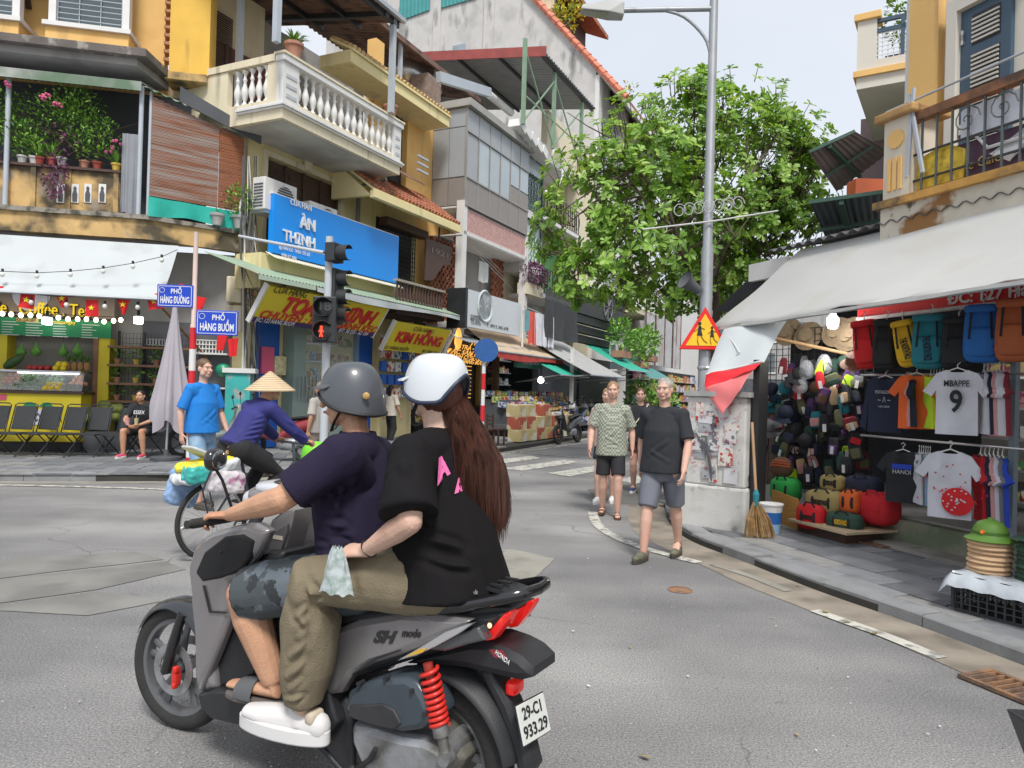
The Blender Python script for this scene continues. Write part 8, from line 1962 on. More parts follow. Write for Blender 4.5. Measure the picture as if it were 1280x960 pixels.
def walker(label,px,py,face_deg,h,sk,shirt_m,short_m,hair,shoe=None,stride=.6,lead='L',fat=1.0,vox=.007,shirt_len=.0,short_len=.55,dist=None,collar=False,hlen=0,group=None,arms=None,sole=None,z=0.0):
 p=on_z(px,py,z);J=pose(h,stride,lead=lead);M=Mx.Translation(p)@Mx.Rotation(radians(face_deg),4,'Z')
 if arms:J.update({k:V(v)*h/1.75 for k,v in arms.items()})
 t,HM=person(label,M,J,sk,vox,fat,h/1.75,hair=hair,group=group);k=h/1.75;sd=V((0,1,0))
 hemz=.86*k-shirt_len;c=[(x.x,x.y)for x in(J['pel'],)]
 tb=[([(0,0,hemz),J['pel']+V((0,0,.1)),J['chest'],J['chest'].lerp(J['neck'],.62),J['neck']-V((0,0,.01))],[(.205*fat,.16*fat),(.188*fat,.145*fat),(.178*fat,.13*fat),(.155,.092),(.07,.065)],sd)]
 tb.append(yoke(J,.058));tb+=pits(J)
 for q in 'LR':tb.append(([J['sh'+q].lerp(J['el'+q],.02),J['sh'+q].lerp(J['el'+q],.4),J['sh'+q].lerp(J['el'+q],.85)],[.062,.064,.068]))
 garment('shirt',t,shirt_m,tb,.009,[((.13,-.1,1.0*k),(.15,.08,1.15*k),.02,.008),((.14,.1,.95*k),(.15,-.08,1.05*k),.018,.007),((-.12,0,1.05*k),(-.13,.1,1.2*k),.02,.007)],.005,seed=int(px))
 tb=[([(0,0,J['pel'].z+.05),(0,0,J['pel'].z-.17)],[(.16*fat,.12*fat),(.13*fat,.10*fat)],sd)]
 for q in 'LR':
  hp,kn,an=J['hip'+q],J['kn'+q],J['an'+q];e=hp.lerp(kn,min(1,short_len*1.6));pts=[hp+V((0,0,.02)),hp.lerp(e,.5),e];r_=[.085*fat,.092*fat,.09]
  if short_len>1:pts+=[kn.lerp(an,.5),an+V((0,0,.02))];r_+=[.075,.06]
  tb.append((pts,r_))
 garment('shorts' if short_len<1 else 'trousers',t,short_m,tb,.009,(),.005,seed=3)
 if shoe:shoes(t,J,shoe,sole or shoe)
 hb=MB();hb.m=HM@Mx.Scale(k,4);hb.ell((0,-.022,.036),(.08,.096,.086),n=16,m=12)
 if hlen:hb.tube([(0,-.06,.02),(0,-.085,-.06),(0,-.08,-.06-hlen)],[(.075,.05),(.075,.035),(.05,.02)],14,rnd=True)
 blob('hair',hb,.008,HR[hair],t,smooth=1,disp=lambda co,nr:.004*nz(co,60,60,25,3))
 return t,J,HM
mDENIM=mat('denim',(.20,.34,.52),.85,.15,5,.4,150,col2=(.42,.55,.66),c2s=4,c2t=(.5,.7))
# the pedestrians by the pier
mSHOE=mat('trail_shoe',(.13,.13,.09),.8,.3,14);mSOLE=mat('rubber_sole',(.06,.05,.04),.8)
t,J,HM=walker('grey haired man in a black V-neck shirt and grey shorts striding past the pier',826,697,-120,1.74,SK['pale'],mat('black_tee',(.022,.024,.03),.85,.15,4,.3,150),mat('grey_shorts',(.15,.16,.19),.8,.1,4,.3,150),'grey',mSHOE,.75,'R',1.12,.006,.02,.6,sole=mSOLE)
mCHK=mat('checked_cotton',(.36,.38,.31),.85,.1,4)
ntc=mCHK.node_tree;tc_=ntc.nodes['Texture Coordinate'];mp_=ntc.nodes.new('ShaderNodeMapping');mp_.inputs['Rotation'].default_value=(0,0,.7);ck=ntc.nodes.new('ShaderNodeTexChecker');ck.inputs['Scale'].default_value=38;ck.inputs[1].default_value=(.40,.42,.34,1);ck.inputs[2].default_value=(.17,.19,.15,1)
lk(ntc,tc_.outputs['Object'],mp_.inputs[0]);lk(ntc,mp_.outputs[0],ck.inputs[0]);lk(ntc,ck.outputs[0],ntc.nodes['Principled BSDF'].inputs['Base Color'])
mSAND=mat('brown_sandal',(.10,.04,.025),.6)
t,J,HM=walker('young man in a green checked shirt, black shorts and brown sandals',762,645,-100,1.72,SK['pale'],mCHK,mat('black_shorts',(.02,.02,.024),.85,.1),'sandy',None,.35,'L',1.0,.007,.06,.55)
for q in 'LR':
 an,to=J['an'+q],J['to'+q];f=(to-an);f.z=0;f.normalize();up=f.cross(V((0,0,1)));b=MB();b.m=Mx.Translation((an.x,an.y,an.z-.09))@Mx((f,-up,V((0,0,1)))).transposed().to_4x4();b.prism([(-.07,-.035),(.1,-.045),(.19,-.03),(.19,.03),(.1,.045),(-.07,.035)],-.0,.022,axis='Z');s_=b.build('sandal',mSAND,t)
 for x_ in(.03,.11):b=MB();b.m=Mx.Translation((an.x,an.y,an.z-.07))@Mx((f,-up,V((0,0,1)))).transposed().to_4x4();b.tube([(x_,-.045,0),(x_,-.025,.055-x_*.2),(x_,.025,.055-x_*.2),(x_,.045,0)],[(.012,.004)]*4,6);b.build('strap',mSAND,s_)
walker('fair haired woman mostly hidden behind the man in the checked shirt',756,628,-105,1.64,SK['pale'],mat('pink_top',(.5,.35,.33),.8),mat('black_shorts'),'sandy',mWHITE,.3,'R',.9,.009,0,.35,hlen=.15)
t,J,HM=walker('woman in a black top with a pale bag strap walking behind the two men',798,617,-105,1.66,SK['pale'],mat('black_tee'),mat('brown_shorts',(.10,.03,.035),.8),'brown',mat('navy_sneaker',(.03,.05,.15),.7),.5,'L',.9,.008,0,.3,hlen=.12,sole=mWHITE)
b=MB();b.tube([(.03,.12,1.42),(.15,.0,1.2),(.13,-.15,1.0)],[(.015,.005)]*3,6);b.build('bag_strap',mCREAM,t)
# man in the blue polo shirt
walker('man in a bright blue polo shirt and faded denim shorts by the striped pole',249,634,-25,1.86,SK['pale'],mat('blue_polo',(.01,.20,.62),.8,.1,4,.3,150),mDENIM,'brown',mSOLE,.35,'R',1.14,.007,-.03,.62)
# ================================================================ BICYCLE AND THE RIDER IN THE CONICAL HAT
pa,pb2=on_z(264,697),on_z(385,674);BF=Frame(pa.x,pa.y,math.degrees(atan2(pb2.y-pa.y,pb2.x-pa.x)));wb=(pb2-pa).length;print('wb',wb)
B_=thing('bicycle','old bicycle with bags strapped on its rack and a lime green basket cover','bicycle',M=BF.M.copy());mRUB=mat('tyre_rubber',(.03,.029,.028),.85,.15,10,.4,60);mCHR=mat('chrome',(.55,.55,.55),.25,.05,metal=.9)
def wheel(par,x,R_,w_=.02,rim=.012,spokes=28,y=0):
 b=MB();b.tube([(x+R_*cos(a),y,R_+.0+R_*sin(a))for a in[2*pi*j/48 for j in range(49)]],w_,8,cap=False);W_=b.build('tyre',mRUB,par,smooth=60)
 b=MB();b.tube([(x+(R_-w_-.008)*cos(a),y,R_+(R_-w_-.008)*sin(a))for a in[2*pi*j/48 for j in range(49)]],rim,6,cap=False);b.build('rim',mCHR,W_,smooth=60)
 b=MB()
 for k in range(spokes):a=2*pi*k/spokes;b.tube([(x+.02*cos(a+1.2),y+(.025 if k%2 else-.025),R_+.02*sin(a+1.2)),(x+(R_-.03)*cos(a),y,R_+(R_-.03)*sin(a))],.0016,3)
 b.tube([(x,y-.05,R_),(x,y+.05,R_)],.02,8);b.build('spokes',mCHR,W_,kind='stuff')
wheel(B_,0,.335);wheel(B_,wb,.335);mFR=mat('bike_frame',(.08,.10,.12),.5,.2)
b=MB()
for p_,q_,r in(((0,0,.335),(.42,0,.3),.012),((.42,0,.3),(.28,0,.85),.015),((.42,0,.3),(wb-.2,0,.8),.018),((0,0,.335),(.3,0,.75),.011),((wb-.2,0,.8),(wb-.22,0,1.0),.014),((wb-.2,0,.8),(wb,0,.335),.014),((-.3,0,.72),(.28,0,.72),.01),((-.1,.06,.72),(0,.05,.335),.007),((-.1,-.06,.72),(0,-.05,.335),.007),((wb-.22,-.25,1.0),(wb-.22,.25,1.0),.012),((.42,0,.3),(.36,-.1,.15),.01),((.42,0,.3),(.48,.1,.45),.01)):b.tube([p_,q_],r,8)
b.build('frame',mFR,B_,smooth=40);b=MB();b.sell((.27,0,.89),(.13,.09,.035),.7,pinch=-.2);b.build('saddle',mBLACK,B_,smooth=60)
b=MB()
for s_ in(-1,1):b.box(.33,s_*.17-.05,.14+.15*(s_+1),.42,s_*.17+.05,.165+.15*(s_+1))
b.build('pedals',mBLACK,B_,kind='stuff')
for i,(c_,r_,m_)in enumerate((((-.08,0,.80),(.28,.2,.05),mat('white_bag',(.62,.64,.66),.4,.2,8,.6,20)),((-.1,-.02,.86),(.24,.16,.035),mat('yellow_bag',(.8,.68,.05),.4,.15,5,.6,20)),((-.24,-.12,.78),(.11,.09,.08),mat('teal_bag',(.05,.42,.38),.4,.2,8,.6,20)),((-.0,-.17,.7),(.2,.06,.10),mat('pink_striped_bag',(.64,.6,.63),.4,.15,5,.6,20,col2=(.5,.2,.35),c2s=9,c2t=(.58,.64))),((-.2,.14,.64),(.15,.06,.17),mat('blue_bag',(.25,.38,.6),.4,.2,8,.6,20)),((-.05,0,.91),(.25,.14,.02),mat('grey_board',(.5,.52,.5),.6)))):
 o=MB();o.sell((0,0,0),r_,.45,n=18);x=blob('cargo_bag',o,.012,m_,None,smooth=1,disp=lambda co,nr:.03*np.abs(nz(co,9,9,9,7+len(r_)))-.022*np.abs(nz(co,22,22,22,5))if r_[2]>.03 else .004*nz(co,9,9,9,1));x.matrix_world=BF.M@Mx.Translation(c_)@Mx.Rotation(.15*i-.3,4,'Y');tag(x,['white plastic sack on the bicycle rack','bright yellow bag on top of the bicycle rack','teal bag slung on the rear of the bicycle rack','pink and white striped bag hanging beside the rear wheel','blue plastic bag on the far side of the bicycle rack','grey folded board strapped on top of the bicycle load'][i],'bag','bags on the bicycle')
b=MB();b.tube([(-.25,-.24,.65),(-.1,-.22,.97),(.15,0,.98),(.3,.1,.8)],.009,6);b.build('bungee',mBLACK,B_)
mLIME=mat('lime_cover',(.20,.68,.04),.5,.12,4,.4,20);b=MB();b.sell((wb+.08,0,.8),(.15,.12,.2),.75,pinch=-.15);b.build('basket_cover',mLIME,B_,smooth=60);b=MB();b.sell((wb+.1,-.2,.78),(.08,.04,.17),.8,pinch=.5);b.build('white_bag',mWHITE,B_,smooth=60)
K_=lambda q,py,o:BF.v(q,py,o)
J=dict(pel=(.25,0,1.0),chest=(.39,0,1.25),neck=(.50,0,1.40),head=(.57,0,1.53),shL=(.46,.17,1.35),shR=(.46,-.17,1.35),elL=(.68,.24,1.15),elR=(.68,-.24,1.13),wrL=(wb-.26,.23,1.04),wrR=(wb-.26,-.23,1.04),
hipL=(.26,.09,.98),hipR=(.26,-.09,.98),knL=(.62,.12,.86),knR=(.60,-.12,.72),anL=(.42,.12,.55),anR=(.33,-.13,.24),toL=(.57,.12,.47),toR=(.47,-.14,.17))
J={k:V(v)for k,v in J.items()}
t,HM=person('cyclist in a conical straw hat, dark blue long sleeved top and black trousers',BF.M.copy(),J,SK['asian'],.008,.95,hu=(-.1,0,1),hands={'L':((1,0,-.2),(0,0,1),1.1,1),'R':((1,0,-.2),(0,0,1),1.1,-1)})
mCB=mat('dark_blue_jersey',(.028,.03,.17),.8,.12,4,.4,150);tb=[([J['pel']+V((-.06,0,-.03)),J['pel'].lerp(J['chest'],.4),J['chest'],J['neck']-V((.02,0,.06)),J['neck']],[(.175,.14),(.165,.125),(.17,.12),(.13,.085),(.065,.065)],V((0,1,0)))]
tb+=[yoke(J,.064)]+pits(J,.07)
for q in 'LR':tb+=[([J['sh'+q].lerp(J['el'+q],.02),J['sh'+q].lerp(J['el'+q],.5),J['el'+q],J['wr'+q]],[.068,.066,.056,.044])]
garment('top',t,mCB,tb,.009,[((.1,-.14,1.05+.04*k),(.38,-.16,1.1+.045*k),.014,.010)for k in range(5)]+[((.5,-.22,1.3),(.66,-.3,1.18),.015,.008),((.66,-.28,1.12),(.8,-.27,1.06),.012,.007)],.006,4)
tb=[([J['pel']+V((-.08,0,.02)),J['pel']+V((.08,0,-.05))],[(.17,.13),(.16,.12)],V((0,1,0)))]+[([J['hip'+q]-V((.05,0,0)),J['hip'+q].lerp(J['kn'+q],.5),J['kn'+q],J['kn'+q].lerp(J['an'+q],.5),J['an'+q]],[.11,.095,.075,.065,.05])for q in 'LR']
garment('trousers',t,mat('black_trousers',(.018,.018,.02),.85,.1),tb,.009,(),.005,6);shoes(t,J,mDGREY,mBLACK,.009)
b=MB();b.m=HM@Mx.Rotation(-.08,4,'X');b.lathe([(.235,-.015),(.236,-.01),(.12,.085),(.012,.172),(.001,.175)],(0,0,.0),40);b.lathe([(.232,-.016),(.118,.078),(.001,.165)],(0,0,-.0),40)
for k in range(11):b.lathe([(.236-.021*k,-.0065+.0172*k),(.2375-.021*k,-.005+.0172*k),(.2345-.021*k,-.0028+.0172*k)],(0,0,0),40)
b.build('conical_hat',mat('palm_leaf_straw',(.66,.52,.34),.7,.1,9,.3,40,stretch=(1,1,.3)),t,smooth=50)
# seated customer on the pavement, folding chairs, umbrella
mCH=mat('chair_fabric',(.035,.038,.042),.7,.15);mCHF=mat('chair_frame',(.06,.065,.07),.4,.1,metal=.5)
def chair_(label,x,y,rz):
 t=thing('folding_chair',label,'chair',M=L.M@Mx.Translation((x,y,.122))@Mx.Rotation(rz,4,'Z'),group='black folding chairs in front of the juice stall')
 bx('seat',mCH,t,-.22,.22,-.22,.2,.40,.425,bev=.008);b=MB();b.m=Mx.Translation((0,.2,.42))@Mx.Rotation(-.28,4,'X');b.box(-.2,-.012,.05,.2,.012,.5);b.build('backrest',mCH,t,bev=.008)
 for s_ in(-1,1):
  b=MB();b.tube([(s_*.23,-.25,0),(s_*.23,.2,.42),(s_*.22,.34,.92),(s_*.16,.345,.95)],.012,6);b.build('leg',mCHF,t,smooth=40);b=MB();b.tube([(s_*.21,.28,0),(s_*.21,-.2,.42)],.012,6);b.build('leg',mCHF,t,smooth=40)
 b=MB();b.bar((-.23,-.2,.06),(.23,-.2,.06),.02);b.bar((-.16,.345,.95),(.16,.345,.95),.022);b.bar((-.21,-.21,.41),(.21,-.21,.41),.025);b.build('crossbar',mCHF,t,kind='stuff');return t
for k,(q,lb)in enumerate(((-20,'folding chair cut by the left edge of the photograph'),(17,'first whole folding chair before the yellow counter'),(46,'folding chair covering the end of the counter lettering'),(80,'folding chair at the right end of the yellow counter'),(112,'folding chair before the coconut pile'),(150,'folding chair just left of the seated customer'),(182,'folding chair carrying the seated customer'))):
 chair_(lb,S(L,q,-1.7,560),-1.7-.05*(k%2),-.35+.1*sin(k*2))
xc_,M_=S(L,180,-1.7,560),None;M_=L.M@Mx.Translation((xc_,-1.7,.122))@Mx.Rotation(-pi/2-.2,4,'Z')
J={k:V(v)for k,v in dict(pel=(0,0,.5),chest=(.08,0,.8),neck=(.14,0,1.0),head=(.19,0,1.15),shL=(.11,.18,.94),shR=(.11,-.18,.94),elL=(.22,.26,.7),elR=(.22,-.26,.7),wrL=(.42,.1,.62),wrR=(.42,-.1,.62),hipL=(.03,.1,.48),hipR=(.03,-.1,.48),knL=(.45,.17,.5),knR=(.45,-.17,.5),anL=(.4,.19,.09),anR=(.42,-.17,.09),toL=(.55,.2,.03),toR=(.57,-.18,.03)).items()}
t,HM=person('customer in a black printed T-shirt sitting on a folding chair with two drinks',M_,J,SK['asian'],.01,.9)
garment('shirt',t,mat('black_tee'),[([(-.02,0,.5),J['chest'],J['chest'].lerp(J['neck'],.6),J['neck']],[(.17,.13),(.17,.125),(.15,.09),(.065,.06)],V((0,1,0)))]+[yoke(J,.06)]+pits(J)+[([J['sh'+q],J['sh'+q].lerp(J['el'+q],.7)],[.064,.068])for q in 'LR'],.01);text('ESSEX',t,.1,mWL,Mx.Translation((.23,0,.84))@Mx.Rotation(pi/2,4,'Z')@Mx.Rotation(pi/2-.25,4,'X'),width=.2)
garment('shorts',t,mat('black_shorts'),[([J['hip'+q]-V((.06,0,0)),J['hip'+q].lerp(J['kn'+q],.75)],[.105,.09])for q in 'LR'],.01);shoes(t,J,mat('pink_shoe',(.65,.08,.15),.7),mWHITE,.01);hb=MB();hb.m=HM;hb.ell((0,-.02,.034),(.08,.096,.086));blob('hair',hb,.01,HR['black'],t)
for k,c_ in enumerate(((.6,.5,.3),(.7,.35,.35))):
 o=MB();o.lathe([(.03,0),(.04,.12),(.042,.125),(.001,.13)],n=14);o.tube([(0,0,.1),(.01,0,.19)],.004,5);x=o.build('drink_cup',mat('drink_%d'%k,c_,.3),None,smooth=40);x.matrix_world=M_@Mx.Translation((.47,.08-.16*k,.62));tag(x,['cup of pale tea with a straw held by the seated customer','cup of pink smoothie held by the seated customer'][k],'cup')
up_=L.w(S(L,207,-2.4,585),-2.4,.12);t=thing('closed_umbrella','closed pale lilac grey cafe umbrella on a round base beside the striped pole','umbrella',tuple(up_));b=MB();b.lathe([(.26,0),(.27,.02),(.27,.07),(.05,.09),(.04,.2),(.001,.2)],n=20);b.build('base',mDGREY,t,smooth=40);b=MB();b.tube([(0,0,.1),(.08,0,2.6)],.022,8);b.build('pole',mSILV,t,smooth=40)
ztop=at_d(225,378,up_.y).z-.12;mUM=mat('lilac_canvas',(.40,.37,.41),.8,.06,2,.2,20);b=MB();n=64
def umf(u,v):
 a=2*pi*u;r=(.03+.32*(v**1.1))*(1+.28*sin(a*8)*v)*(1-.25*max(0,v-.85)*5);return(.08-.02*v+r*cos(a)*1.0,r*sin(a)*.8,ztop-(ztop-.62-.12*sin(a*4+1)*v)*v+.0)
b.quadgrid(umf,n,24);b.build('canvas',mUM,t,smooth=60)
# ================================================================ THE SCOOTER AND ITS TWO RIDERS
SF_=Frame(-.21,2.59,math.degrees(atan2(.78,-1.345))) # x forward, y towards the viewer (its left side), z up
def sc(px,py,y=0.0):return SF_.v(px,py,y)
def poly(pts,y):return[SF_.p(px,py,y)for px,py in pts]
SM=SF_.M.copy()
mGRP=mat('grey_metallic',(.25,.235,.24),.3,.04,2,metal=.35,coat=.5);mBLP=mat('matt_black_plastic',(.022,.023,.026),.5,.15,6,.15,200);mGLB=mat('gloss_black',(.012,.012,.014),.18,.05,coat=.6)
mALU=mat('cast_aluminium',(.38,.39,.41),.4,.15,8,.2,60,metal=.6,col2=(.18,.17,.15),c2s=5);mSEAT=mat('seat_vinyl',(.022,.023,.025),.6,.1,4,.3,300);mSPR=mat('red_spring',(.62,.03,.02),.35,.1);mSLV=mat('silver_trim',(.62,.62,.64),.2,.03,metal=.7)
Sc=thing('motor_scooter','large grey motor scooter with red rear spring carrying two riders','motor scooter',M=SM)
WB,WR=SF_.p(229,812)[0],.285
def panel(name,pts,y,m,par=Sc,yy=None,inset=.02,bev=.008,smooth=35):
 """side panel traced at its own distance and carried through to the other side"""
 P=poly(pts,y);b=MB();b.prism(P,y,-y if yy is None else yy,inset=inset);return b.build(name,m,par,smooth=smooth,bev=bev)
def panel2(name,pts,y,th,m,par=Sc,inset=.012,bev=.004):
 """the same panel on either side of the machine"""
 P=poly(pts,y);o=None
 for s_ in(1,-1):b=MB();b.prism(P,s_*y,s_*(y-th),inset=inset);o2=b.build(name,m,par,smooth=35,bev=bev);o=o or o2
 return o
def swheel(x,W,name,ang=0,disc=True,c=None):
 b=MB();R_=WR;r=W/2;K=Mx.Translation((x,0,R_))@Mx.Rotation(ang,4,'Z');b.m=K;n=56
 prof=[(R_-r*1.55,-r*.75),(R_-r*1.1,-r*.98),(R_-r*.5,-r*.95),(R_-r*.12,-r*.6),(R_,-r*.2),(R_,r*.2),(R_-r*.12,r*.6),(R_-r*.5,r*.95),(R_-r*1.1,r*.98),(R_-r*1.55,r*.75)]
 b.lathe(prof+[prof[0]],n=n,axis='Y');w_=b.build(name,mRUB,Sc,smooth=50)
 b=MB();b.m=K
 for k in range(48):
  a=2*pi*k/48
  for s_ in(-1,1):b.bar(((R_-.001)*cos(a),s_*.004,(R_-.001)*sin(a)),((R_-r*.3)*cos(a+.1),s_*r*.75,(R_-r*.3)*sin(a+.1)),.003)
 b.build('tread_grooves',mBLACK,w_,kind='stuff')
 b=MB();b.m=K;ri=R_-r*1.5;b.lathe([(ri,-r*.7),(ri-.02,-r*.6),(ri-.026,0),(ri-.02,r*.6),(ri,r*.7),(ri+.004,0),(ri,-r*.7)],n=n,axis='Y');b.lathe([(.001,-.05),(.035,-.05),(.035,.05),(.001,.05)],n=16,axis='Y')
 for k in range(5):
  a=2*pi*k/5+.3
  for da in(-.17,.17):b.tube([(.03*cos(a),0,.03*sin(a)),((ri*.55)*cos(a+da*.6),.0,(ri*.55)*sin(a+da*.6)),((ri-.015)*cos(a+da),0,(ri-.015)*sin(a+da))],[(.011,.018)]*3,6)
 b.build('rim',mat('dark_wheel',(.16,.165,.175),.35,.1,metal=.4),w_,smooth=40)
 if disc:
  b=MB();b.m=K;b.lathe([(.078,.0),(.118,.0),(.118,.005),(.078,.005),(.078,0)],(0,-.055,0),36,axis='Y');
  for k in range(18):a=k*.35;b.lathe([(.001,0),(.006,0),(.001,.0005)],(.08*cos(a*2.4)*1.05,.0565,.08*sin(a*2.4)),6,axis='Y')
  b.m=K@Mx.Translation((0,.11,0));b.lathe([(.078,.0),(.118,.0),(.118,.005),(.078,.005),(.078,0)],(0,-.055,0),36,axis='Y');b.build('brake_disc',mALU,w_,smooth=30)
 return w_
swheel(0,.105,'rear_wheel',disc=False);swheel(WB,.085,'front_wheel',ang=.12)
# front end
b=MB();hubL=V((WB,.085,WR))
for s_ in(1,-1):b.tube([(WB+.0,s_*.085,WR),(WB-.05,s_*.085,WR+.14),(WB-.09,s_*.075,WR+.27)],[.024,.024,.02],12)
b.tube([(WB,-.1,WR),(WB,.1,WR)],.014,10);b.build('front_fork',mGLB,Sc,smooth=50)
b=MB();b.m=Mx.Translation((WB-.075,.085,WR-.01))@Mx.Scale(.75,4);b.sell((0,0,0),(.022,.024,.055),.5);b.sell((-.01,.01,.05),(.018,.018,.02),.5);b.sell((-.005,.012,-.045),(.015,.018,.018),.5);b.build('brake_caliper',mSPR,Sc,smooth=50)
b=MB();n=20
def fen(u,v):
 a=radians(28)+radians(112)*u;r=WR+.03+.012*cos(v*2*pi);q=(v-.5)*2;r-=.055*q*q+.02*abs(u-.5);return(WB+r*cos(a),.075*q,WR+r*sin(a))
b.quadgrid(fen,24,12,thick=(0,0,.008));b.build('front_fender',mat('dark_metallic',(.035,.04,.045),.25,.05,metal=.3,coat=.5),Sc,smooth=60)
shield=[(233,716),(234,705),(240,686),(250,674),(264,665),(284,659),(303,655),(318,655),(333,664),(322,690),(308,708),(296,720),(283,728),(284,776),(270,812),(256,846),(247,868),(241,845),(240,790),(236,742)]
panel2('leg_shield',shield,.19,.055,mGRP,inset=.022,bev=.01)
panel('inner_pocket',[(243,716),(254,690),(280,670),(303,667),(318,676),(312,698),(300,714),(276,724),(252,728)],.197,mat('deep_black',(.008,.008,.009),.7),yy=.12,inset=.012)
b=MB();P=poly([(236,742),(241,800),(248,868),(268,862),(262,790),(258,730)],.16);b.prism(P,.165,-.165,inset=.03)
b.build('front_cover',mGRP,Sc,smooth=35,bev=.012)
panel2('seam_line',[(253,732),(255,732),(263,764),(283,765),(283,767),(261,766)],.197,.004,mBLACK,inset=.0,bev=0)
panel('inner_shield',[(281,772),(300,720),(330,690),(352,690),(345,760),(318,850),(258,866)],.13,mBLP)
panel('centre_column',[(301,727),(322,690),(338,650),(352,640),(366,638),(364,652),(356,680),(344,716),(330,742),(318,762),(306,764)],.055,mGRP,inset=.015)
panel('key_panel',[(322,706),(342,664),(358,655),(358,664),(346,700),(330,730)],.068,mat('grey_key_panel',(.10,.10,.105),.5),yy=.05,inset=.004)
b=MB();c_=sc(346,672,.072);b.box(c_.x-.03,.0685,c_.z-.008,c_.x+.03,.070,c_.z+.008);b.build('sticker',mat('cream_sticker',(.5,.45,.38),.6),Sc)
panel('floorboard',[(245,868),(266,862),(330,866),(408,864),(420,905),(398,932),(330,916),(262,900),(249,886)],.17,mBLP,inset=.015)
panel('underseat_fairing',[(330,776),(352,764),(430,780),(418,830),(405,868),(345,842),(336,812)],.13,mBLP,inset=.02)
# handlebar, grips, levers, mirrors, cowl
hb_=sc(352,628,0);gL=sc(262,651,.36);print('handlebar',hb_,gL)
gy=.345;gL=sc(258,652,gy);hb0=V((gL.x-.06,0,gL.z+.03))
b=MB();b.tube([(gL.x,gy+.06,gL.z),(gL.x,.2,gL.z+.005),(hb0.x+.05,.08,hb0.z),(hb0.x+.05,-.08,hb0.z),(gL.x,-.2,gL.z+.005),(gL.x,-gy-.06,gL.z)],.014,10);b.build('handlebar',mGLB,Sc,smooth=50)
for s_ in(1,-1):
 b=MB();b.tube([(gL.x,s_*.24,gL.z),(gL.x,s_*(gy+.06),gL.z)],.0185,14);b.tube([(gL.x,s_*(gy+.06),gL.z),(gL.x,s_*(gy+.085),gL.z)],.016,12);b.build('grip',mRUB,Sc,smooth=50)
 b=MB();b.tube([(gL.x+.03,s_*.22,gL.z),(gL.x+.07,s_*.3,gL.z-.01),(gL.x+.065,s_*(gy+.055),gL.z-.025)],[.008,.007,.0075],8,rnd=True);b.build('brake_lever',mSLV,Sc,smooth=50)
 m0=V((gL.x+.02,s_*.21,gL.z+.02));m1=V((gL.x+.02,s_*.30,gL.z+.20))if s_>0 else V((gL.x-.0,s_*.32,gL.z+.12));b=MB();b.tube([m0,m0.lerp(m1,.6)+V((0,.0,.02)),m1],.006,8);st_=b.build('mirror_stem',mBLP,Sc,smooth=50)
 b=MB();b.m=Mx.Translation(m1+V((0,0,.03)))@Mx.Rotation(pi+.25*s_,4,'Z');b.sell((0,0,0),(.028,.052,.045),.85);b.build('mirror',mGLB,Sc,smooth=60);b=MB();b.m=Mx.Translation(m1+V((0,0,.03)))@Mx.Rotation(pi+.25*s_,4,'Z');b.ell((.022,0,0),(.008,.045,.038));b.build('mirror_glass',mat('mirror_face',(.35,.37,.38),.03,0,metal=.9),Sc,smooth=60)
b=MB();b.sell((hb0.x+.05,0,hb0.z+.035),(.10,.125,.045),.7,n=24,m=12);b.build('handlebar_cover',mGRP,Sc,smooth=60)
b=MB();b.sell((hb0.x+.02,0,hb0.z+.07),(.09,.12,.03),.7,n=24);b.build('instrument_cover',mat('pearl_white',(.52,.54,.58),.2,coat=.5),Sc,smooth=60)
b=MB();b.sell((hb0.x-.02,0,hb0.z+.085),(.055,.085,.022),.7,n=24);b.build('instrument_glass',mGLB,Sc,smooth=60);b=MB();b.sell((hb0.x+.13,0,hb0.z+.01),(.05,.11,.05),.7,n=24);b.build('headlight',mat('headlight_glass',(.5,.52,.55),.08,spec=.8),Sc,smooth=60)
for s_ in(1,-1):b=MB();b.sell((gL.x+.0,s_*.19,gL.z+.005),(.035,.035,.026),.6);b.build('switch_box',mBLP,Sc,smooth=50)
# body side, tail
side=[(420,786),(445,776),(500,767),(547,770),(586,777),(560,795),(520,812),(490,823),(463,831),(438,845),(424,868),(407,870),(400,848),(408,812)]
panel2('side_body',side,.165,.05,mGRP,inset=.022,bev=.008)
panel('tail_core',[(400,800),(470,775),(560,765),(600,768),(628,768),(610,792),(560,812),(500,830),(440,850),(405,866)],.118,mBLP)
x0_,z0_=SF_.p(488,797,.168);d_=sc(518,789,.168)-sc(462,803,.168);an_=atan2(d_.z,-d_.x)
def stxt(s_,q,py,y,size,w_,m_,rot,shear=.3,par=Sc,bold=.0):
 c_=sc(q,py,y);return text(s_,par,size,m_,Mx.Translation((c_.x,y,c_.z))@Mx.Rotation(pi,4,'Z')@Mx.Rotation(pi/2,4,'X')@Mx.Rotation(rot,4,'Z'),width=w_,shear=shear,bold=bold,extrude=.0015)
stxt('SH',478,797,.167,.055,.115,mGLB,.16,.5,bold=.003);stxt('mode',513,792,.167,.038,.085,mGLB,.16,.4,bold=.001);stxt('SH mode',589,741,.118,.022,.05,mSLV,.25)
panel2('silver_trim',[(496,826),(520,812),(556,790),(576,783),(590,780),(574,792),(545,808),(520,820)],.178,.03,mSLV,inset=.003,bev=.001)
panel2('amber_lens',[(506,822),(522,812),(534,810),(528,816)],.1805,.004,mat('amber',(.7,.42,.05),.15),inset=.001,bev=0)
panel2('turn_signal',[(534,812),(555,799),(597,784),(606,801),(585,806),(556,815)],.160,.05,mat('smoked_lens',(.06,.065,.07),.06,spec=.9),inset=.008,bev=.003)
mTL=mat('tail_red',(.65,.01,.01),.12,.05,emit=(1,.03,.02),es=.12,spec=.8);panel2('tail_light',[(596,784),(618,771),(637,765),(637,771),(627,786),(616,800),(606,802)],.105,.05,mTL,inset=.008,bev=.004)
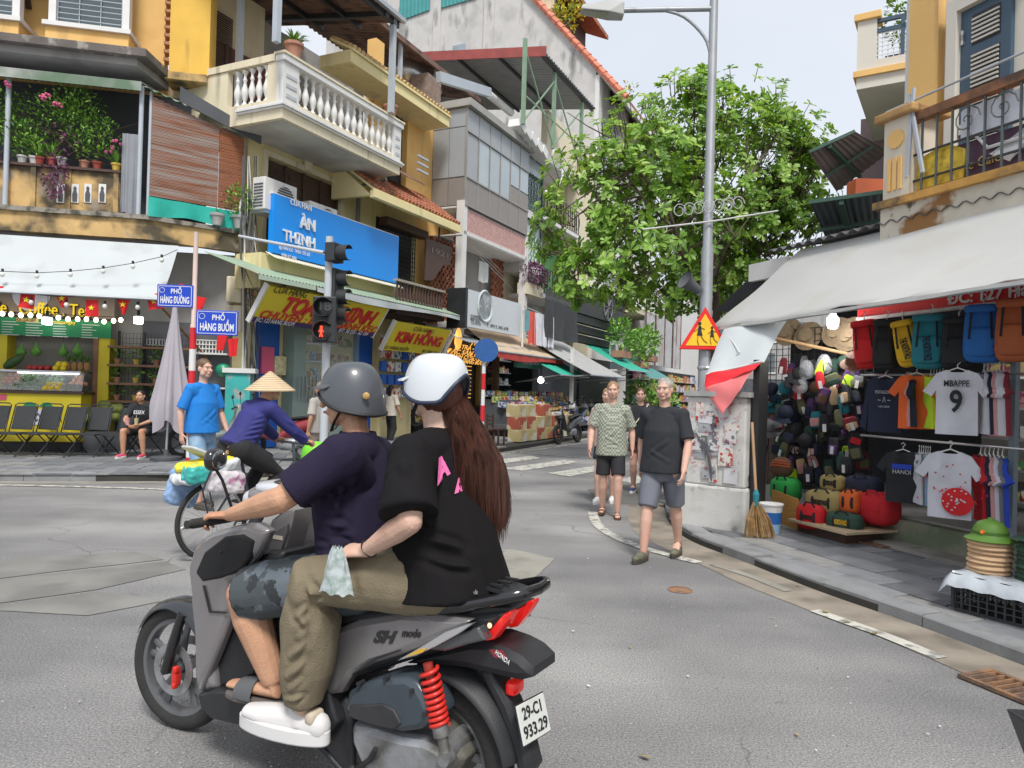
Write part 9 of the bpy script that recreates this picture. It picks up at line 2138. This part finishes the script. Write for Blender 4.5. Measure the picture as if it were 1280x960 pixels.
b=MB();c_=sc(612,782,.138);b.ell(c_,(.008,.006,.009));b.build('lit_filament',emis('tail_bulb',(1,.35,.2),1.2),Sc)
panel('tail_light_centre',[(604,785),(622,772),(632,770),(622,788),(610,797)],.085,mTL)
panel('rear_undertray',[(505,830),(545,812),(585,803),(607,803),(632,812),(650,822),(664,836),(664,848),(648,852),(622,846),(580,836),(545,833)],.085,mBLP,inset=.025,bev=.012)
stxt('HONDA',628,822,.0875,.022,.06,mWL,-.45,0);panel2('red_sticker',[(611,812),(628,813),(634,824),(618,822)],.0862,.003,mat('dull_red',(.25,.03,.04),.5),inset=0,bev=0)
b=MB()
def hug(u,v):
 a=radians(75)+radians(92)*u;q=(v-.5)*2;r=WR+.055-.035*q*q;return(r*cos(a),.085*q,WR+r*sin(a))
b.quadgrid(hug,26,12,thick=(0,0,.01));b.build('rear_fender',mBLP,Sc,smooth=60)
panel('plate_bracket',[(596,838),(612,838),(636,880),(655,930),(664,965),(650,985),(636,930),(618,885)],.045,mBLP)
# licence plate
pc=sc(655,897,0.02);PM=Mx.Translation((pc.x-.03,.01,pc.z+.0))@Mx.Rotation(-pi/2-.15,4,'Z')@Mx.Rotation(-.3,4,'X')@Mx.Scale(.88,4)
for an_y in(0,):
 lp_=MB();lp_.m=PM;lp_.box(-.085,-.004,-.07,.085,.004,.07);pl_=lp_.build('licence_plate',mat('plate_white',(.62,.64,.60),.4,.04),Sc,bev=.003)
 b=MB();b.m=PM;b.box(-.089,.0,-.074,.089,.007,.074);b.build('plate_rim',mBLP,pl_,bev=.003)
 for s_,z_ in(('29-C1',.032),('933.29',-.032)):text(s_,pl_,.06,mBKL,PM@face_M(0,-.0055,z_),width=.115 if z_>0 else .145,extrude=.001,bold=.0012)
b=MB();c_=sc(628,862,.05);b.sell((c_.x-.02,0,c_.z),(.02,.04,.025),.5);b.build('reflector',mTL,Sc,smooth=50)
for P4 in([(440,842),(470,822),(500,812),(500,814),(470,825),(441,844)],):panel2('panel_crease',P4,.1662,.003,mBLACK,inset=0,bev=0)
b=MB();b.tube([sc(300,660,.1),sc(318,700,.14),sc(330,690,.1)],.006,6);b.tube([sc(296,650,.05),sc(276,690,.2),sc(262,730,.12)],.005,6);b.build('brake_hose',mBLACK,Sc,kind='stuff')
# seat and rack
b=MB();s0,s1,s2,s3,s4=[sc(q,p,0)for q,p in((405,768),(440,757),(505,748),(565,734),(596,729))]
b.tube([(s0.x,0,s0.z-.03),(s1.x,0,s1.z-.025),(s2.x,0,s2.z-.03),(s3.x,0,s3.z-.03),(s4.x,0,s4.z-.02)],[(.09,.04),(.14,.045),(.15,.05),(.125,.05),(.09,.045)],18,rnd=True,ups=V((0,1,0)));b.build('seat',mSEAT,Sc,smooth=60)
b=MB();r0,r1,r2,r3=[sc(q,p,.13)for q,p in((497,768),(560,760),(620,750),(646,746))]
for s_ in(1,-1):b.tube(catmull([(r0.x,s_*.14,r0.z),(r1.x,s_*.145,r1.z),(r2.x,s_*.13,r2.z),(r3.x,s_*.085,r3.z),(r3.x-.015,0,r3.z)],4),[(.011,.019)]*17,8)
b.build('grab_rail',mGLB,Sc,smooth=50);b=MB();q=sc(610,738,.0);b.quadgrid(lambda u,v:(q.x-.13+.22*u,(v-.5)*.16*(1-.3*(1-u)),r2.z-.005+.02*u),6,6,thick=(0,0,.012));b.build('rack_plate',mBLP,Sc,smooth=40)
for k in(-.05,.0,.05):b=MB();b.box(q.x-.09,k-.008,r2.z+.02,q.x-.04,k+.008,r2.z+.026);b.build('rack_slot',mBLACK,Sc)
# engine side: air box, crankcase, shock, stand
panel('air_box',[(428,892),(433,866),(450,856),(476,848),(506,847),(520,856),(530,872),(537,892),(537,904),(522,914),(500,917),(460,906)],.20,mat('blue_black_plastic',(.05,.065,.08),.3,.1,5),yy=.05,inset=.022,bev=.008)
dk=panel('scuffed_panel',[(434,896),(437,882),(478,880),(492,888),(501,905),(492,913),(460,906)],.207,mat('scuffed_black',(.03,.03,.033),.6,.3,10,col2=(.32,.12,.07),c2s=12,c2t=(.66,.70)),yy=.195,inset=.005,bev=.002)
for q in((452,853),(485,847),(518,862),(534,890)):b=MB();c_=sc(*q,.19);b.lathe([(.008,-.02),(.008,.012),(.001,.014)],c_,10,axis='Y');b.build('bolt',mBLP,Sc)
panel('crankcase',[(436,906),(460,908),(500,920),(528,924),(548,934),(556,948),(548,975),(530,992),(480,990),(448,960),(436,930)],.17,mALU,yy=-.02,inset=.03,bev=.012)
panel('engine_block',[(405,880),(440,870),(520,880),(560,920),(580,950),(560,985),(470,1000),(420,960)],.09,mat('oily_engine',(.10,.095,.08),.7,.3,9,.5,40),inset=.02)
b=MB();c_=sc(570,945,.10);b.lathe([(.001,.0),(.085,.0),(.085,.04),(.05,.06),(.001,.06)],(c_.x,-.10,c_.z),24,axis='Y');b.build('hub_casing',mat('oily_engine'),Sc,smooth=40)
s0_,s1_=sc(536,836,.165),sc(550,908,.165);d=s1_-s0_;b=MB();ax_=d.normalized();e1=ax_.orthogonal().normalized();e2=ax_.cross(e1);n=170
b.tube([s0_+ax_*(d.length*(i/n)**.85)+(e1*cos(i/n*2*pi*9)+e2*sin(i/n*2*pi*9))*.029 for i in range(n+1)],.0075,8);b.build('shock_spring',mSPR,Sc,smooth=60)
b=MB();b.tube([s0_-ax_*.02,s1_],.017,12);b.build('shock_body',mat('red_dark',(.3,.03,.02),.5),Sc,smooth=50);b=MB();b.tube([s1_-ax_*.005,s1_+ax_*.03,s1_+ax_*.03,s1_+ax_*.085],[.028,.028,.018,.018],14);b.lathe([(.001,-.02),(.024,-.02),(.024,.02),(.001,.02)],s1_+ax_*.1,14,axis='Y');b.build('shock_mount',mALU,Sc,smooth=40)
b=MB();c0_,c1_=sc(455,940,.18),sc(400,930,.2);b.tube([sc(440,965,.15),sc(462,950,.19),sc(470,936,.2)],.01,8);b.tube([sc(395,918,.15),sc(398,930,.24)],.012,8);b.tube([sc(398,930,.2),sc(425,960,.17),sc(452,985,.15)],.011,8);b.build('stand_and_pegs',mBLP,Sc,smooth=50)
panel('lower_frame',[(398,870),(430,872),(440,905),(438,960),(470,990),(440,995),(404,940),(392,905)],.12,mBLP)
# ---- riders
gr=sc(258,652,gy)
J=dict(pel=sc(452,700,0),chest=sc(447,618,0),neck=sc(447,552,0),head=sc(437,497,0),shL=sc(426,570,.19),shR=sc(468,570,-.19),elL=sc(352,624,.33),elR=sc(420,610,-.36),wrL=gr+V((-.085,-.045,.03)),wrR=V((gr.x-.085,-gr.y+.045,gr.z+.03)),
hipL=sc(436,722,.1),hipR=sc(450,715,-.1),knL=sc(306,742,.2),knR=sc(330,735,-.2),anL=sc(340,846,.17),anR=sc(352,838,-.17),toL=sc(340,846,.17)+V((.2,.02,-.062)),toR=sc(352,838,-.17)+V((.2,-.02,-.062)))
gh={'L':((1,.35,-.1),(.1,0,1),.95,-1),'R':((1,-.35,-.1),(.1,0,1),.95,1)}
man,HM=person('scooter driver in a dark aubergine polo, camouflage shorts and grey slides',SM,J,SK['asian'],.0045,1.0,lf=1.26,af=1.26,hf=(1,.6,-.03),hands=gh)
mPOLO=mat('aubergine_pique',(.024,.019,.042),.85,.12,4,.4,260,spec=.15);sdv=V((0,1,0));J={k:V(v)for k,v in J.items()}
tb=[([J['pel']+V((.0,0,-.06)),J['pel'].lerp(J['chest'],.45),J['chest'],J['chest'].lerp(J['neck'],.6),J['neck']-V((0,0,.0))],[(.19,.155),(.185,.15),(.19,.145),(.165,.105),(.07,.068)],sdv)]
tb+=[yoke(J,.072)]+[([J['sh'+q].lerp(J['el'+q],.02),J['sh'+q].lerp(J['el'+q],.4),J['sh'+q].lerp(J['el'+q],.84)],[.076,.078,.076])for q in 'LR']
def W(q,p,y=.17):return tuple(sc(q,p,y))
garment('polo_shirt',man,mPOLO,tb+pits(J,.08),.006,[(W(400,585),W(425,640),.012,.010),(W(432,590),W(420,640),.013,.010),(W(440,600),W(432,668),.014,.009),(W(400,650),W(450,665),.012,.009),(W(395,680),W(445,684),.012,.012),(W(398,668),W(450,690),.012,.010),(W(372,592,.27),(W(392,628,.27)),.011,.008),(W(388,575,.25),W(402,615,.25),.012,.008),(W(455,600),W(470,680),.013,.009)],.007,11,smooth=5,bs=(11,11,6))
b=MB();nk_=J['neck'];b.tube([nk_+V((.0,0,-.03)),nk_+V((-.0,0,.04))],[(.082,.076),(.068,.066)],18,cap=False,ups=sdv);b.tube([nk_+V((.0,0,.04)),nk_+V((.0,0,-.035))],[(.071,.069),(.098,.092)],18,cap=False,ups=sdv);b.build('collar',mPOLO,man,smooth=60)
mCAMO=mat('grey_camouflage',(.06,.072,.08),.85,.1,5,.35,200,col2=(.13,.155,.18),c2s=9,c2t=(.54,.56),grunge=(.03,.035,.04),gs=(11,11,11),gt=(.55,.57))
tb=[([J['pel']+V((-.05,0,-.04)),J['pel']+V((.1,0,-.06))],[(.185,.13),(.17,.12)],sdv)]+[([J['hip'+q]-V((.06,0,0)),J['hip'+q].lerp(J['kn'+q],.5),J['hip'+q].lerp(J['kn'+q],.97)],[.118,.112,.1])for q in 'LR']
garment('shorts',man,mCAMO,tb,.006,[(W(330,730,.3),W(340,765,.3),.012,.008),(W(345,715,.3),W(355,770,.3),.013,.009),(W(312,722,.3),W(322,768,.3),.01,.006),(W(380,710,.3),W(370,760,.3),.014,.008)],.006,3)
b=MB();k0,k1=J['hipL'].lerp(J['knL'],.45),J['hipL'].lerp(J['knL'],.85);b.tube([k0+V((0,.07,.0)),k1+V((0,.062,.0))],[(.075,.04)]*2,14,rnd=False,ups=V((0,0,1)));blob('cargo_pocket',b,.006,mCAMO,man,smooth=1)
for q,s_ in(('L',1),('R',-1)):
 an,to=J['an'+q],J['to'+q];f=to-an;f.z=0;f.normalize();up=f.cross(V((0,0,1)));K=Mx.Translation((an.x,an.y,an.z-.108))@Mx((f,-up,V((0,0,1)))).transposed().to_4x4();b=MB();b.m=K
 b.prism([(-.075,0),(-.06,-.038),(.05,-.042),(.14,-.055),(.2,-.04),(.215,0),(.2,.04),(.14,.055),(.05,.042),(-.06,.038)],0,.028,axis='Z');s2_=b.build('slide_sandal',mat('slide_sole',(.13,.11,.10),.8,.2,8),man,bev=.008)
 b=MB();b.m=K;b.quadgrid(lambda u,v:(.055+.09*v,.052*cos(pi*u)*1.1,.02+.072*sin(pi*u)*(1-.25*v)),16,5,thick=(.0,0,.006));b.build('strap',mat('slide_grey',(.10,.105,.11),.7,.1),s2_,smooth=60)
def helmet(par,HM,m,rim,open_back=False,s=1.0,cap_=None):
 b=MB();n=40
 def f(u,v):
  a=2*pi*u;g=sin(a);front=max(0,g);back=max(0,-g);ear=abs(cos(a))
  low=-.035-.03*ear*(1 if not open_back else .9)+.055*front**1.5*.8-(.03*back if not open_back else-.085*max(0,back-.55)/.45)
  top=.135;z0_=low;th=v*pi/2;z=z0_*(1-sin(th)**1.2)+top*sin(th)**1.0 if v>0 else z0_;r=cos(th)**.62 if v<1 else 0
  return(.112*r*cos(a)*s,(.134*r*g-.014)*s,(z+.01)*s)
 b.m=HM;b.quadgrid(f,n,18);h=b.build('helmet',m,par,smooth=75)
 b=MB();b.m=HM;b.tube([f(i/n,0)for i in range(n+1)],.0075,8,cap=False);b.build('rim_trim',rim,h,smooth=60)
 b=MB();b.m=HM;b.quadgrid(lambda u,v:(.105*sin((u-.5)*1.9)*s,(.112+.05*v)*cos((u-.5)*1.9)*s-.008,(.045-.014*v)*s),14,4,thick=(0,0,.006));b.build('peak',cap_ or m,h,smooth=60)
 b=MB();b.m=HM
 for q in(-1,1):b.tube([(q*.085,.0,-.02),(q*.068,.04,-.09),(q*.03,.06,-.125),(0,.065,-.132)],[(.009,.003)]*4,6)
 b.build('chin_strap',mBLACK,h,smooth=50);return h
hm=helmet(man,HM,mat('grey_helmet',(.075,.082,.095),.38,.05,3,coat=.3),mBLACK,s=.98);b=MB();b.m=HM;b.ell((-.108,-.085,.01),(.006,.014,.014));b.build('badge',mat('gold_badge',(.5,.3,.1),.4),hm)
hb=MB();hb.m=HM;hb.ell((0,-.03,.01),(.08,.088,.075),n=14,m=10);hb.ell((0,-.055,-.03),(.062,.045,.05));blob('hair',hb,.007,HR['black'],man,smooth=1)
# passenger
J=dict(pel=sc(556,702,0),chest=sc(552,622,0),neck=sc(548,540,0),head=sc(541,487,0),shL=sc(512,572,.18),shR=sc(582,572,-.18),elL=sc(512,652,.29),elR=sc(575,650,-.3),wrL=sc(458,688,.27),wrR=sc(500,690,-.25),
hipL=sc(545,718,.1),hipR=sc(560,715,-.1),knL=sc(392,728,.25),knR=sc(420,722,-.24),anL=sc(380,884,.25),anR=sc(400,870,-.24),toL=sc(380,884,.25)+V((.2,.03,-.075)),toR=sc(400,870,-.24)+V((.2,-.03,-.075)))
wom,HM2=person('passenger in an oversized black T-shirt with long auburn hair and khaki trousers',SM,J,SK['light'],.0045,.95,hs=.9,af=1.12,hf=(1,.1,-.05),hands={'L':((1,.1,-.12),(.15,.45,1),.55,-1),'R':((1,0,-.2),(0,0,1),.6,1)})
J={k:V(v)for k,v in J.items()};mBT=mat('black_cotton',(.012,.011,.012),.85,.12,4,.35,260,spec=.12)
tb=[([J['pel']+V((-.03,0,-.10)),J['pel']+V((-.01,0,.04)),J['chest'],J['chest'].lerp(J['neck'],.6),J['neck']-V((0,0,.01))],[(.235,.205),(.215,.18),(.19,.14),(.16,.10),(.072,.07)],sdv)]
tb+=[yoke(J,.07)]+[([J['sh'+q].lerp(J['el'+q],.02),J['sh'+q].lerp(J['el'+q],.5),J['sh'+q].lerp(J['el'+q],.9)],[.076,.086,.096])for q in 'LR']
TS=garment('T_shirt',wom,mBT,tb+pits(J,.08),.006,[(W(530,640,.2),W(560,690,.2),.013,.010),(W(545,650,.2),W(600,668,.1),.012,.010),(W(530,672,.2),W(595,690,.1),.013,.012),(W(520,690,.2),W(575,712,.15),.012,.010),(W(560,630,.15),W(600,648,.1),.012,.008),(W(490,590,.28),W(485,640,.28),.014,.008),(W(505,580,.28),W(518,640,.28),.014,.009),(W(525,590,.2),W(533,650,.2),.013,.010),(W(540,700,.18),W(600,712,.1),.012,.010)],.007,21,smooth=5,bs=(10,10,6))
b=MB();nk_=J['neck'];b.tube([nk_+V((0,0,-.03)),nk_+V((0,0,.01))],[(.085,.078),(.07,.066)],18,cap=False,ups=sdv);b.build('neckband',mBT,wom,smooth=60)
# pink script on the back
mPK=mat('pink_print_ink',(.78,.16,.40),.6,.05)
bx_=J['chest'].x-.165
def back_txt(s_,q,py,size,w_,rot=0):
 c_=sc(q,py,.1);M=Mx.Translation((bx_+.012,c_.y*.9 if 0 else .085,c_.z))@Mx.Rotation(-pi/2-.55,4,'Z')@Mx.Rotation(pi/2,4,'X')@Mx.Rotation(rot,4,'Z');return M
for s_,yy,zz,sz,w_,rot in(('Ac',.18,sc(555,584,.1).z,.08,.085,.5),('A',.11,sc(568,603,0).z,.045,.04,.2),('o',-.13,sc(604,600,-.1).z,.04,.028,0)):
 text(s_,wom,sz,mPK,Mx.Translation((bx_-.004-(.0 if yy<.14 else-.025)-(.0 if abs(yy)<.1 else-.008),yy,zz))@Mx.Rotation(-pi/2-(.95 if yy>.14 else .8 if yy>0 else .15),4,'Z')@Mx.Rotation(pi/2,4,'X')@Mx.Rotation(rot,4,'Z'),width=w_,shear=.4,bold=.007,extrude=0,name='print')
for o in SC.objects:
 if o.name.startswith('print')and o.type=='FONT':WRAP[o.name]=TS.data
mKH=mat('khaki_trousers',(.20,.165,.105),.85,.08,4,.4,160,col2=(.155,.125,.08),c2s=3)
tb=[([J['pel']+V((-.07,0,-.06)),J['pel']+V((.1,0,-.07))],[(.17,.10),(.16,.10)],sdv)]+[([J['hip'+q]-V((.03,0,.03)),J['hip'+q].lerp(J['kn'+q],.5),J['kn'+q]+V((0,0,-.0)),J['kn'+q].lerp(J['an'+q],.3),J['kn'+q].lerp(J['an'+q],.7),J['an'+q].lerp(J['kn'+q],.06)],[.10,.104,.094,.098,.092,.066])for q in 'LR']
garment('trousers',wom,mKH,tb,.006,[(W(380,715,.3),W(400,760,.34),.012,.012),(W(365,735,.3),W(385,790,.34),.012,.010),(W(400,745,.34),W(372,770,.34),.011,.012),(W(410,755,.34),W(375,800,.34),.012,.012),(W(405,780,.34),W(365,820,.34),.011,.011),(W(400,810,.34),W(362,845,.34),.012,.012),(W(395,840,.34),W(362,862,.34),.010,.010),(W(430,715,.3),W(440,760,.3),.014,.009),(W(460,710,.3),W(455,755,.3),.014,.009),(W(420,735,.34),W(480,730,.3),.011,.008),(W(400,870,.32),W(360,872,.32),.008,.008),(W(490,708,.27),W(500,745,.27),.013,.009)],.008,8,bs=(12,12,8))
b=MB();k0,k1=J['hipL'].lerp(J['knL'],.12),J['hipL'].lerp(J['knL'],.42);b.tube([k0+V((0,.07,.0)),k1+V((0,.066,.0))],[(.07,.034)]*2,14,ups=V((0,0,1)));blob('cargo_pocket',b,.006,mKH,wom,smooth=1,disp=folds([],base=.004))
shoes(wom,J,mat('white_leather',(.66,.64,.63),.5,.04,6),mat('white_rubber',(.68,.67,.66),.6,.03),.005,h=.055,sc=1.22)
for q in 'LR':
 an,to=J['an'+q],J['to'+q];f=to-an;f.z=0;f.normalize();sd_=f.cross(V((0,0,1)))
 for k in range(5):b=MB();c_=V((an.x,an.y,to.z+.068-.006*k))+f*(.035+.022*k);b.tube([c_-sd_*.028,c_+V((0,0,.009)),c_+sd_*.028],[(.006,.0025)]*3,6);b.build('shoelace',mWHITE,wom)
b=MB();w0=J['wrL'];dd=(w0-J['elL']).normalized();e1=dd.orthogonal().normalized();e2=dd.cross(e1);b.tube([w0-dd*.015+(e1*.031*cos(a)+e2*.027*sin(a))for a in[2*pi*j/18 for j in range(19)]],.0035,6,cap=False);b.build('bracelet',mBLACK,wom)
h2=helmet(wom,HM2,mat('white_helmet',(.60,.63,.66),.25,.03,2,coat=.6),mat('navy_rim',(.02,.03,.06),.4),True,.92)
b=MB();an=J['anL'];b.sell((an.x-.052,an.y,an.z-.02),(.022,.036,.026),.6);b.build('heel_tab',mat('cream_tab',(.55,.47,.36),.7),wom,smooth=60)
# long hair: hundreds of fine strands falling from under the helmet over the back
hr_=random.Random(8);b=MB();HI=HM2;n_s=3000
core=MB();hc=J['head']
core.m=HM2;core.ell((0,-.025,-.005),(.083,.09,.09),n=14,m=10);core.m=Mx.Identity(4)
bk=V((-1,0,0))
def hp(t_,a,r): # t_ 0..1 down the hair, a across -1..1
 z=hc.z-.01-.56*t_;wd=.066+.085*min(1,t_*1.6)-.05*max(0,t_-.75)*4*.4;x=hc.x-.075-.085*min(1,t_*2.2)-.02*t_-r*.035-.02*sin(t_*3);y=a*wd-.055-.085*t_;return V((x+.045*abs(a)**2*(1 if t_>.15 else 1.3),y,z))
core.tube([hp(k/8*.9,0,0)+V((.02,0,0))for k in range(9)],[(.055+.07*min(1,k/8*1.6),.028)for k in range(9)],16,rnd=True,ups=V((0,1,0)))
blob('hair',core,.007,HR['auburn'],wom,smooth=2,disp=lambda co,nr:.005*nz(co,90,90,4,3))
for _ in range(n_s):
 a0=hr_.uniform(-1,1);r=hr_.uniform(.2,1.25);L_=hr_.uniform(.68,1.0)*(1-.16*abs(a0));ph=hr_.uniform(0,6);wv=hr_.uniform(.002,.007);a1=a0+hr_.gauss(0,.12);pts=[]
 for k in range(9):t_=k/8*L_;p=hp(t_,a0+(a1-a0)*t_,r*(.35+t_*.75));pts.append(p+V((wv*sin(t_*6+ph),wv*cos(t_*5+ph)*1.6,0)))
 th=hr_.uniform(.0008,.0017);b.tube(pts,[th*.9,th,th,th,th,th,th*.8,th*.6,th*.25],3,cap=False)
b.build('hair_strands',mat('auburn_strands',(.105,.045,.032),.4,.5,2.5,spec=.5,col2=(.04,.018,.013),c2s=5,stretch=(9,9,.6)),wom,kind='stuff',smooth=80,fix=False)
# small plastic bag held on the thigh
c_=sc(421,712,.34);b=MB()
def bagf(u,v):
 a=2*pi*u;r=.018+.05*v**.8*(1+.18*sin(a*5+v*4));return(c_.x+r*1.0*cos(a),c_.y+.45*r*sin(a),c_.z+.075-.15*v+.006*sin(a*7))
b.quadgrid(bagf,30,12);b.ell((c_.x,c_.y,c_.z-.068),(.055,.02,.008));o=b.build('plastic_bag',mat('pale_film',(.60,.66,.68),.15,.15,20,1.0,24,alpha=.72,col2=(.35,.45,.40),c2s=30),None,smooth=70);o.matrix_world=SM;tag(o,'small clear plastic bag held on the passenger thigh','plastic bag')
# ================================================================ PARKED MOTORBIKES FURTHER DOWN
def moto(label,p,rz,col,s=1.0):
 t=thing('parked_motorbike',label,'motorbike',M=Mx.Translation(p)@Mx.Rotation(rz,4,'Z')@Mx.Rotation(.1,4,'X')@Mx.Scale(s,4),group='motorbikes parked along the kerb')
 for x in(0,1.24):b=MB();b.lathe([(.2,-.03),(.26,-.045),(.29,-.02),(.29,.02),(.26,.045),(.2,.03),(.2,-.03)],(x,0,.29),28,axis='Y');b.tube([(x,-.05,.29),(x,.05,.29)],.04,8);[b.bar((x,0,.29),(x+.21*cos(a),0,.29+.21*sin(a)),.02)for a in(0,1.26,2.5,3.77,5.0)];b.build('wheel',mRUB,t,smooth=40)
 b=MB();b.tube([(-.35,0,.78),(-.05,0,.72),(.3,0,.6),(.55,0,.42),(.85,0,.5),(1.05,0,.8),(1.02,0,.98)],[(.05,.05),(.13,.12),(.14,.13),(.1,.09),(.11,.09),(.17,.12),(.1,.08)],14,rnd=True,ups=V((0,1,0)));b.build('body',mat('moto_%s'%col[0],col[1],.25,.05,coat=.5),t,smooth=50)
 b=MB();b.tube([(-.38,0,.82),(0,0,.84),(.3,0,.8),(.42,0,.74)],[(.06,.03),(.13,.04),(.12,.04),(.07,.03)],12,rnd=True,ups=V((0,1,0)));b.build('seat',mSEAT,t,smooth=50)
 b=MB();b.tube([(.98,-.34,1.0),(1.02,0,1.02),(.98,.34,1.0)],.018,8);b.tube([(1.05,.05,.8),(1.24,.05,.29)],.025,8);b.tube([(1.05,-.05,.8),(1.24,-.05,.29)],.025,8);b.tube([(1,.25,1.02),(.98,.3,1.18)],.006,5);b.tube([(1,-.25,1.02),(.98,-.3,1.18)],.006,5);b.build('handlebar',mGLB,t,smooth=40)
 b=MB();[b.ell((.98,q*.3,1.22),(.02,.06,.04))for q in(-1,1)];b.build('mirrors',mGLB,t,kind='stuff',smooth=60);b=MB();b.sell((1.13,0,.9),(.05,.1,.07),.7);b.build('headlight',mat('headlight_glass'),t,smooth=60);b=MB();b.sell((.35,0,.33),(.2,.12,.12),.6);b.build('engine',mALU,t,smooth=50)
moto('black scooter parked nose out at the kerb before the grocery',on_z(722,553),radians(-122),('black',(.03,.032,.035)))
for k,(q,py,d,c)in enumerate(((726,522,26.5,('navy',(.05,.07,.12))),(738,520,28.5,('grey',(.25,.25,.27))),(745,518,30.5,('dark',(.04,.04,.05))),(812,512,36,('red',(.3,.03,.03))))):
 p=at_d(q+6,500,d);moto(['dark blue motorbike behind the child in blue','grey motorbike second behind the child in blue','dark motorbike farthest behind the child in blue','dull red motorbike in front of the far green awnings'][k],(p.x,p.y,.12),radians(-115),c)
p=at_d(383,520,13.4);moto('red and silver motorbike parked before the sweet shop',(p.x,p.y,.12),radians(170),('wine',(.28,.03,.04)))
p=at_d(228,560,13.6);moto('old grey green scooter parked behind the closed umbrella',(p.x,p.y,.12),radians(8),('sage',(.25,.29,.26)))
walker('child in a bright blue tracksuit standing behind the parked black scooter',712,541,-70,1.3,SK['asian'],mat('child_blue',(.02,.10,.60),.7,.2,6),mat('child_blue'),'black',mSOLE,.5,'L',.9,.01,0,1.2)
walker('person in a pale jacket, mask and grey cap standing before the sweet shop',398,601,150,1.62,SK['asian'],mat('pale_jacket',(.45,.42,.38),.85),mat('beige_trousers',(.32,.27,.24),.85),'grey',mSOLE,.2,'L',.95,.01,0,1.2)
walker('woman in a cream blouse at the packed goods shop, seen between the riders',487,556,60,1.6,SK['asian'],mat('cream_blouse',(.55,.50,.42),.8),mat('black_trousers'),'black',mSOLE,.3,'L',.9,.01,0,1.2,hlen=.25)
fit_texts()
